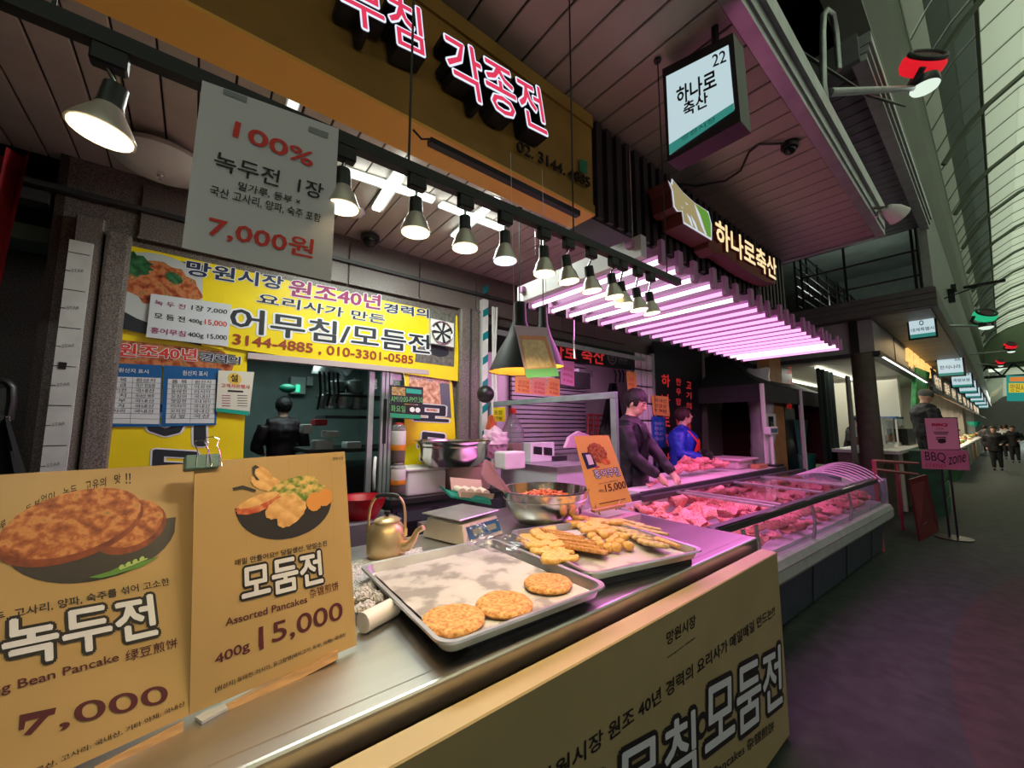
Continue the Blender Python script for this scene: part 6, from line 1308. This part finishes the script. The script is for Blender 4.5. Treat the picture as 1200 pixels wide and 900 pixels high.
# ============================================================ BBQ SIGNS
bq = thing('sign_stand', 'pink BBQ poster above a handwritten BBQ zone board on a thin black stand', 'sign', (-.55, 8.7, 0)); b_ = yboard(8.6, bq)
pkp = mat('poster_pink', (.72, .33, .42), .5); pkb = mat('board_rose', (.5, .17, .25), .5)
b_.px([(1083.5, 490), (1121, 490), (1125, 526.5), (1088, 526.5)], pkp, .02, 'poster', thick=.01); b_.px([(1082.5, 489), (1122, 489), (1126, 527.5), (1087, 527.5)], blackm, .008, 'poster_frame', thick=.01)
b_.text('BBQ', (1092, 500), (1111, 500), (1092, 496), mat('bbq_red', (.45, .01, .03), .5), .024, bold=.06); b_.text('ZONE', (1097, 503.5), (1106, 503.5), (1097, 501.5), mat('bbq_red', (.45, .01, .03)), .024)
for (x0, x1, y) in [(1094, 1112, 506), (1095, 1111, 508), (1097, 1109, 512), (1097, 1109, 514)]: b_.px([(x0, y), (x1, y), (x1, y + 1), (x0, y + 1)], ink, .024, 'text_line')
b_.ell((1104, 517), (1109, 517), (1104, 519.5), ink, .024, 'grill_print')
b_.px([(1079, 527), (1134, 527.5), (1137, 551), (1081, 549)], pkb, .03, 'rose_board', thick=.02)
b_.text('BBQ', (1085, 541), (1109, 543), (1084, 529), ink, .034); b_.text('zone', (1112, 545), (1132, 541), (1112, 536), ink, .034); b_.text('STAND', (1085, 547), (1108, 548), (1085, 543), mat('bbq_red', (.45, .01, .03)), .034)
for x in (-.61, -.53): MB().tube([V((x, 8.62, 0)), V((x, 8.62, 1.05))], .012, 6).build('stand_leg', black, bq)
MB().lathe([(.2, 0), (.2, .015), (.02, .02)], (-.57, 8.62, 0), 20).build('stand_foot', black, bq)
ab = thing('menu_easel', 'dark red menu board leaning at the end of the display fridge', 'sign', (-.85, 7.5, 0)); bl = at(1078, 640, z=.02)
a0, a1, a2, a3 = [at(*p, y=q) for p, q in (((1066, 560), 7.6), ((1085, 558), 7.6), ((1101, 622), 7.3), ((1079, 640), 7.3))]
MB().poly([at(1066, 562, x=-.95), at(1086, 556, x=-.80), at(1101, 622, x=-.74), at(1079, 639, x=-.85)], V((-.02, .02, 0))).build('easel_panel', mat('dark_red_board', (.12, .01, .015), .5), ab)
eb_ = Board(at(1079, 639, x=-.85), at(1101, 622, x=-.74) - at(1079, 639, x=-.85), at(1066, 562, x=-.95) - at(1079, 639, x=-.85), ab)
eb_.text('B', (1082, 615), (1087, 611), (1080, 606), mat('board_rose', (.5, .17, .25)), .006); eb_.text('메뉴', (1077, 596), (1088, 589), (1075, 584), mat('board_rose', (.5, .17, .25)), .006)
pf = thing('menu_rack', 'low pinkish red frame with dark panels behind the display fridge end', 'rack', (-1.0, 7.7, 0))
for (a, b) in [((1023, 540), (1076, 543)), ((1023, 550), (1076, 556))]: MB().tube([at(*a, x=-1.15), at(*b, x=-1.0)], .022, 4).build('frame_bar', mat('frame_red', (.4, .08, .1), .5), pf)
for p in ((1024, 540), (1050, 541), (1076, 543)): c = at(*p, x=-1.1); MB().tube([c, V((c.x, c.y, 0))], .022, 4).build('frame_post', mat('frame_red', (.4, .08, .1)), pf)
# ============================================================ PEOPLE
def remesh(mb, vox, sm=3):
    me = bpy.data.meshes.new('r'); mb.b.to_mesh(me); mb.b.free(); o = bpy.data.objects.new('r', me)
    m = o.modifiers.new('r', 'REMESH'); m.mode = 'VOXEL'; m.voxel_size = vox; m.use_smooth_shade = True
    s_ = o.modifiers.new('s', 'SMOOTH'); s_.iterations = sm; s_.factor = .5
    e = evalmesh(o); bpy.data.objects.remove(o); bpy.data.meshes.remove(me)
    nb = MB(); nb.b.from_mesh(e); bpy.data.meshes.remove(e); nb.sm = True; return nb
def person(lbl, base, face, H_, wr, coat, trousers, hairc=None, look=0., tilt=0., vox=.012, apron=None, legs=((0, 0), (0, 0)), hat=None, puff=1.0, lean=0., bald=False, grp=None, elb=None, hem=.5, extra=None):
    """base on the floor, face = heading of the chest; wr = right and left wrist (lateral, forward, up) as shares of the height"""
    f = V((math.cos(face), math.sin(face), 0)); rt = V((f.y, -f.x, 0))
    def T(x, y, z):
        ly = y + lean * max(0, z - .5); return V(base) + (rt * x + f * ly + ZZ * (z - abs(lean) * .12 * max(0, z - .5))) * H_
    ha = face + look; hf = V((math.cos(ha), math.sin(ha), 0)); hr = V((hf.y, -hf.x, 0)); hu = (ZZ * math.cos(tilt) + hf * math.sin(tilt)); hff = hf * math.cos(tilt) - ZZ * math.sin(tilt)
    hc = T(0, .012, .925) + hff * .012 * H_
    def Hd(x, y, z): return hc + (hr * x + hff * y + hu * z) * H_
    HR = Matrix((hr, hff, hu)).transposed()
    body = MB(); g = 1.0
    body.tube([T(0, 0, .5), T(0, .0, .56), T(0, .005, .66), T(0, 0, .76), T(0, 0, .81), T(0, 0, .84), T(0, .008, .87)], [.075 * H_, .07 * H_, .068 * H_, .085 * H_, .07 * H_, .035 * H_, .03 * H_], 14)
    body.tube([T(-.09, 0, .795), T(0, 0, .81), T(.09, 0, .795)], [.04 * H_, .05 * H_, .04 * H_], 12)
    body.ball(hc + hu * .012 * H_, (.047 * H_, .058 * H_, .062 * H_), 18, HR); body.ball(Hd(0, .018, -.03), (.034 * H_, .036 * H_, .035 * H_), 14, HR)
    body.tube([T(0, .005, .84), Hd(0, -.008, -.02)], [.033 * H_, .03 * H_], 12)
    body.tube([Hd(0, .052, .012), Hd(0, .066, -.014)], [.006 * H_, .0095 * H_], 8)
    for sx in (1, -1): body.ball(Hd(.047 * sx, -.002, 0), (.006 * H_, .012 * H_, .017 * H_), 8, HR)
    sl = MB(); k = puff
    sl.tube([T(0, 0, hem), T(0, 0, .56), T(0, .005, .66), T(0, 0, .76), T(0, 0, .81), T(0, 0, .835)], [.088 * H_ * k, .085 * H_ * k, .085 * H_ * k, .098 * H_ * k, .085 * H_, .045 * H_], 16)
    sl.tube([T(-.1, 0, .79), T(0, 0, .81), T(.1, 0, .79)], [.048 * H_ * k, .058 * H_, .048 * H_ * k], 12)
    for i_, sx in enumerate((1, -1)):
        sh = T(.112 * sx, 0, .79); W_ = T(*wr[i_]); mid = (sh + W_) / 2; d = W_ - sh; ln = d.length; up_l, lo_l = .175 * H_, .15 * H_
        hgt = math.sqrt(max(0, ((up_l + lo_l) / 2) ** 2 - (ln / 2) ** 2)); pref = (-f * .5 - ZZ * .8 + rt * sx * .5); pref = (pref - d.normalized() * pref.dot(d.normalized())).normalized(); el = mid + pref * hgt
        body.tube([sh, el, W_], [.032 * H_, .025 * H_, .017 * H_], 10); sl.tube([sh, (sh + el) / 2, el, el.lerp(W_, .5), el.lerp(W_, .93)], [.045 * H_ * k, .042 * H_ * k, .036 * H_ * k, .031 * H_ * k, .026 * H_], 12)
        hd = (W_ - el).normalized(); hd = (hd + V((0, 0, -.25))).normalized(); sd_ = hd.cross(ZZ)
        if sd_.length < .1: sd_ = rt.copy()
        sd_.normalize(); pn = sd_.cross(hd).normalized()
        body.tube([W_, W_ + hd * .022 * H_, W_ + hd * .045 * H_], [.016 * H_, .021 * H_, .019 * H_], 10)
        for q in range(4):
            o_ = W_ + hd * .045 * H_ + sd_ * (q - 1.5) * .0115 * H_; L3 = (.034, .039, .037, .029)[q] * H_
            body.tube([o_ - hd * .01 * H_, o_ + hd * L3 * .5, o_ + hd * L3 * .85 - pn * .3 * L3], [.006 * H_, .0056 * H_, .0048 * H_], 7)
        tb = W_ + hd * .018 * H_ + sd_ * (-sx) * .014 * H_; body.tube([tb, tb + (hd * .7 - sd_ * sx) * .022 * H_, tb + (hd * 1.2 - sd_ * sx) * .034 * H_], [.0075 * H_, .0065 * H_, .0055 * H_], 7)
    tr_ = MB(); tr_.tube([T(0, 0, .56), T(0, 0, .5), T(0, 0, .46)], [.082 * H_, .09 * H_, .07 * H_], 14)
    sho = []
    for i_, sx in enumerate((1, -1)):
        dy = legs[i_][0]; hp_ = T(.048 * sx, 0, .5); kn = T(.052 * sx, dy * .55 + .012, .28); an = T(.052 * sx, dy, .045)
        body.tube([hp_, kn, an], [.05 * H_, .034 * H_, .024 * H_], 10); tr_.tube([hp_, hp_.lerp(kn, .5), kn, kn.lerp(an, .5), an + ZZ * .01 * H_], [.062 * H_, .055 * H_, .045 * H_, .038 * H_, .034 * H_], 12)
        sho.append((T(.052 * sx, dy - .012, .022), T(.055 * sx, dy + .085, .016)))
    root = remesh(body, vox).build('person', skin, None, label=lbl, category='person', group=grp)
    c_ = remesh(sl, vox); c_.noise(.012 * H_ * (k - .6), 14); c_.build('jacket', coat, root)
    remesh(tr_, vox).build('trousers', trousers, root)
    for a, b in sho: MB().tube([a, a.lerp(b, .5) + ZZ * .006 * H_, b], [.024 * H_, .026 * H_, .018 * H_], 10).build('shoe', black, root)
    if not hat:
        hm = MB().ball(Hd(0, -.008, .022), (.056 * H_, .066 * H_, .064 * H_), 26, HR)
        for v in hm.b.verts:
            q = (v.co - hc) / H_; lz = q.dot(hu); ly = q.dot(hff)
            lim = .028 if ly > .03 else (-.012 if ly > -.01 else -.045)
            if lz < lim: v.co += hu * (lim - lz) * H_ * .92 - hff * (.0 if ly < 0 else .012 * H_)
        hm.noise(.006 * H_, 35); hm.build('hair', hairc or hairm, root)
    else:
        MB().ball(Hd(0, -.003, .03), (.055 * H_, .064 * H_, .055 * H_), 18, HR).build('hat', hat, root)
    if vox < .02:
        for sx in (1, -1):
            MB().ball(Hd(.019 * sx, .049, .008), (.008 * H_, .004 * H_, .0028 * H_), 10, HR).build('eye', mat('eye_dark', (.01, .008, .006), .2), root)
            MB().tube([Hd(.01 * sx, .055, .02), Hd(.02 * sx, .054, .0225), Hd(.03 * sx, .048, .02)], [.0018 * H_, .0024 * H_, .0014 * H_], 5).build('eyebrow', hairm, root)
        MB().tube([Hd(-.013, .051, -.032), Hd(0, .054, -.031), Hd(.013, .051, -.032)], [.0015 * H_, .0032 * H_, .0015 * H_], 6).build('lips', mat('lips', (.45, .16, .13), .5), root)
    if apron:
        ap = MB(); R_ = .108 * k
        def apf(u, v):
            z = .3 + .43 * v; a_ = (u - .5) * (2.0 if z < .58 else 2.0 - (z - .58) * 8); rr_ = R_ + (.01 if z < .56 else 0)
            return T(rr_ * math.sin(a_), rr_ * math.cos(a_) + .002, z)
        ap.grid(apf, 14, 14); ap.build('apron', apron, root)
        for sx in (1, -1): MB().tube([T(.05 * sx, R_ * .93, .725), T(.06 * sx, .07, .80), T(.05 * sx, .0, .845), T(.03 * sx, -.06, .82)], .008 * H_, 6).build('apron_strap', apron, root)
    return root
blk_c = mat('coat_black', (.014, .014, .018), .6, var=.3, vs=20); jeans = mat('trousers_dark', (.02, .02, .025), .7)
face1 = math.atan2(.25, .9)
person('young man in black working at the chopping board, looking down', (-2.56, 3.62, .08), math.atan2(.3, .95), 1.93, [(.06, .19, .53), (-.085, .23, .53)], blk_c, jeans, look=-.05, tilt=.42, apron=mat('apron_black', (.012, .012, .015), .25), lean=.1, vox=.013)
person('man in red apron and blue puffy jacket by the menu board, looking right', (-3.02, 5.7, .08), math.atan2(.3, .95), 1.8, [(.1, .16, .6), (-.08, .18, .6)], mat('puffer_blue', (.02, .04, .5), .4, var=.2, vs=30), jeans, look=.55, tilt=-.12, apron=mat('apron_red', (.65, .02, .02), .45), hairc=mat('brown_hair', (.04, .012, .012), .6, bump=.5, bs=60), puff=1.22, vox=.013)
c = at(333, 480, x=-5.9); person('cook seen from behind in the dim kitchen', (-5.9, c.y, .2), PI * 1.02, c.z - .2 + .16, [(.1, .16, .6), (-.1, .16, .6)], mat('cook_maroon', (.02, .008, .012), .6), jeans, vox=.018, puff=1.1)
MB().ball(at(337, 455, x=-5.9), (.08, .1, .06), 14).build('green_lamp', mat('green_dim', (.01, .2, .12), .4), None, label='dim green round lamp on the kitchen wall above the cook', category='lamp')
person('vendor in dark clothes bending over the food cabinets of the lit corner stall', (-2.45, at(1023, 485, x=-2.2).y - 1.6, .15), -.3, 1.75, [(.08, .18, .6), (-.08, .18, .6)], blk_c, jeans, tilt=.4, lean=.25, vox=.022)
person('vendor in black coat and grey beanie standing above the pink BBQ poster', (-1.02, 12.2, .35), 0.6, 2.05, [(.1, .16, .6), (-.1, .16, .6)], blk_c, jeans, hat=mat('beanie_grey', (.1, .11, .11), .8), tilt=.3, puff=1.2, vox=.022)
for lbl, px, py, face, h, cc, hd_ in [('woman in a long black coat walking down the middle of the street towards us', 1170, 551, -PI / 2, 1.62, mat('coat_black', (.014, .014, .018)), None),
                        ('person in black further back at the right edge of the street', 1191, 542, -PI / 2, 1.65, mat('coat_black', (.014, .014, .018)), None),
                        ('person in pale clothes half hidden behind the walking woman', 1183, 538, PI / 2, 1.7, mat('coat_pale', (.5, .5, .5), .7), None),
                        ('person in dark blue seen from behind far down the street', 1177, 531, PI / 2, 1.68, mat('coat_navy', (.02, .03, .07), .7), None),
                        ('distant shopper in grey near the stalls on the left', 1158, 531, PI / 2, 1.66, mat('coat_grey', (.12, .12, .12), .7), None),
                        ('distant shopper in brown near the far gable', 1166, 526, 0, 1.66, mat('coat_brown', (.1, .05, .03), .7), None)]:
    b = at(px, py, z=0); person(lbl, b, face, h, [(.13, .03, .5), (-.1, .12, .6)], cc, jeans, vox=.028, legs=((.03, 0), (-.03, 0)), puff=1.35 if 'woman' in lbl else 1.15, hem=.42, hairc=mat('far_hair', (.05, .03, .02), .7))
# ============================================================ FAR STALLS DOWN THE STREET
rnd = random.Random(5)
kinds = ['green grocer stall with a dark green crate front', 'fruit stall with a teal bowl and bright goods', 'fish stall with a white front', 'side dish stall with an orange lit awning', 'rice cake stall with cream front', 'dumpling stall with steel front', 'last dim stall before the gable', 'stall beyond the gable with blue front', 'farthest stall of the row']
fc = [(.02, .12, .06), (.1, .25, .22), (.45, .45, .42), (.4, .2, .08), (.5, .42, .3), (.3, .3, .3), (.15, .12, .1), (.08, .12, .3), (.2, .2, .2)]
gm_ = [mat('goods_%s' % n, c, .5) for n, c in (('red', (.6, .06, .03)), ('orange', (.7, .3, .03)), ('green', (.1, .35, .05)), ('white', (.7, .7, .65)), ('brown', (.3, .14, .05)))]
ys_ = [17.9, 21.5, 25, 29, 33, 37, 41, 46, 52]
for k, y in enumerate(ys_):
    t = thing('market_stall', kinds[k], 'stall', (-1.6, y, 0)); L_ = 3.2 if k < 7 else 5
    m_ = mat('stall_front_%s' % 'abcdefghi'[k], fc[k], .5, var=.3, vs=3)
    MB().mm((-2.3, y, 0), (-.95, y + L_, .85)).build('counter_box', m_, t); MB().mm((-2.5, y, .85), (-.9, y + L_, .92)).build('counter_top', whitep, t)
    MB().mm((-4.2, y, 0), (-4.1, y + L_ + .3, 3)).mm((-4.1, y + L_ + .15, 0), (-1.6, y + L_ + .25, 3)).build('stall_wall', mat('far_stall_wall', (.3, .28, .24), .6), t)
    MB().mm((-1.35, y, 2.7), (-1.25, y + L_ + .2, 3.45)).build('sign_panel', mat('far_sign_%s' % 'abc'[k % 3], [(.05, .05, .07), (.3, .16, .06), (.35, .35, .35)][k % 3], .5), t)
    b_ = xboard(-1.24, t); b_.text(['야채가게', '과일나라', '싱싱수산', '엄마손반찬', '떡집', '손만두', '건어물', '족발', '통닭'][k], None, None, None, glow('far_letter', (1, .8, .5), 1.0), .01, loc=((y + .5, 1.25), (y + L_ - .5, 1.25), (y + .5, 1.7)), bold=.03)
    MB().poly([(-1.3, y + .1, 2.68), (-1.3, y + L_, 2.68), (-.85, y + L_, 2.35), (-.85, y + .1, 2.35)], V((0, 0, .03))).build('awning', mat('awning_%s' % 'ab'[k % 2], [(.4, .22, .12), (.3, .32, .3)][k % 2], .6), t)
    MB().mm((-2.2, y + .3, 2.6), (-2.1, y + L_ - .3, 2.64)).build('strip_light', glow('strip_warm', (1, .85, .6), 4), t)
    for q in range(10):
        p = V((-1.1 - .5 * rnd.random(), y + .2 + (L_ - .5) * rnd.random(), .92)); s_ = rnd.uniform(.06, .13)
        MB().ball(p + V((0, 0, s_ * .7)), (s_, s_ * 1.3, s_ * .8), 8).build('produce_heap', gm_[q % 5], t)
    if k < 6: area((-1.7, y + 1.6, 2.55), 1, 60, (1, .85, .62), sy=2)
sp_ = thing('awning_lamp', 'big warm glowing slanted awning panel over the stalls down the street', 'lamp', at(1150, 455, x=-.9))
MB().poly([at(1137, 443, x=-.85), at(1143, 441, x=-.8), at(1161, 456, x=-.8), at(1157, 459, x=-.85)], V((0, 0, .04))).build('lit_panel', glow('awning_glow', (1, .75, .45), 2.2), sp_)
cr = thing('produce_crate', 'dark green crate stack behind the BBQ zone board', 'crate', (-.9, 11, 0)); MB().mm((-1.15, 10.6, 0), (-.75, 11.5, 1.15)).build('crate_body', mat('crate_green', (.02, .1, .05), .6, var=.3), cr)
for k in range(4): MB().mm((-.75, 10.62, .1 + k * .27), (-.74, 11.48, .28 + k * .27)).build('crate_slat', mat('crate_green2', (.03, .16, .08), .6), cr)
tbw = at(1142, 500, x=-1.0); t = thing('plastic_bowl', 'teal plastic bowl raised on the far vegetable stall', 'bowl', tbw); MB().lathe([(.1, 0), (.22, .1), (.3, .3), (.29, .3), (.2, .1), (.01, .03)], tbw, 18).build('bowl_wall', teal, t)
for y in (50, 60, 75): area((1.5, y, 4.4), 4, 600, (.9, 1, .9), sy=6)  # unseen fill lights added to brighten the far street
# opposite side of the street: unseen lamps added to brighten our signs and boards
for k, y in enumerate((-3.5, .5, 4.5, 9)):
    t = thing('fill_lamp', ['first', 'second', 'third', 'fourth'][k] + ' added fill lamp box at the shops across the street, out of view', 'lamp', (5.3, y, 2.8), 'added fill lamps across the street'); MB().mm((5.3, y - 1, 2.6), (5.38, y + 1, 3.1)).build('fill_box', glow('fill_glow', (1, .95, .85), 1.5), t)
    area((5.2, y, 2.85), .5, 17, (1, .96, .88), rot=(0, -PI / 2 + PI, 0), sy=2)
for o in list(TS.objects): bpy.data.objects.remove(o)
bpy.data.scenes.remove(TS)
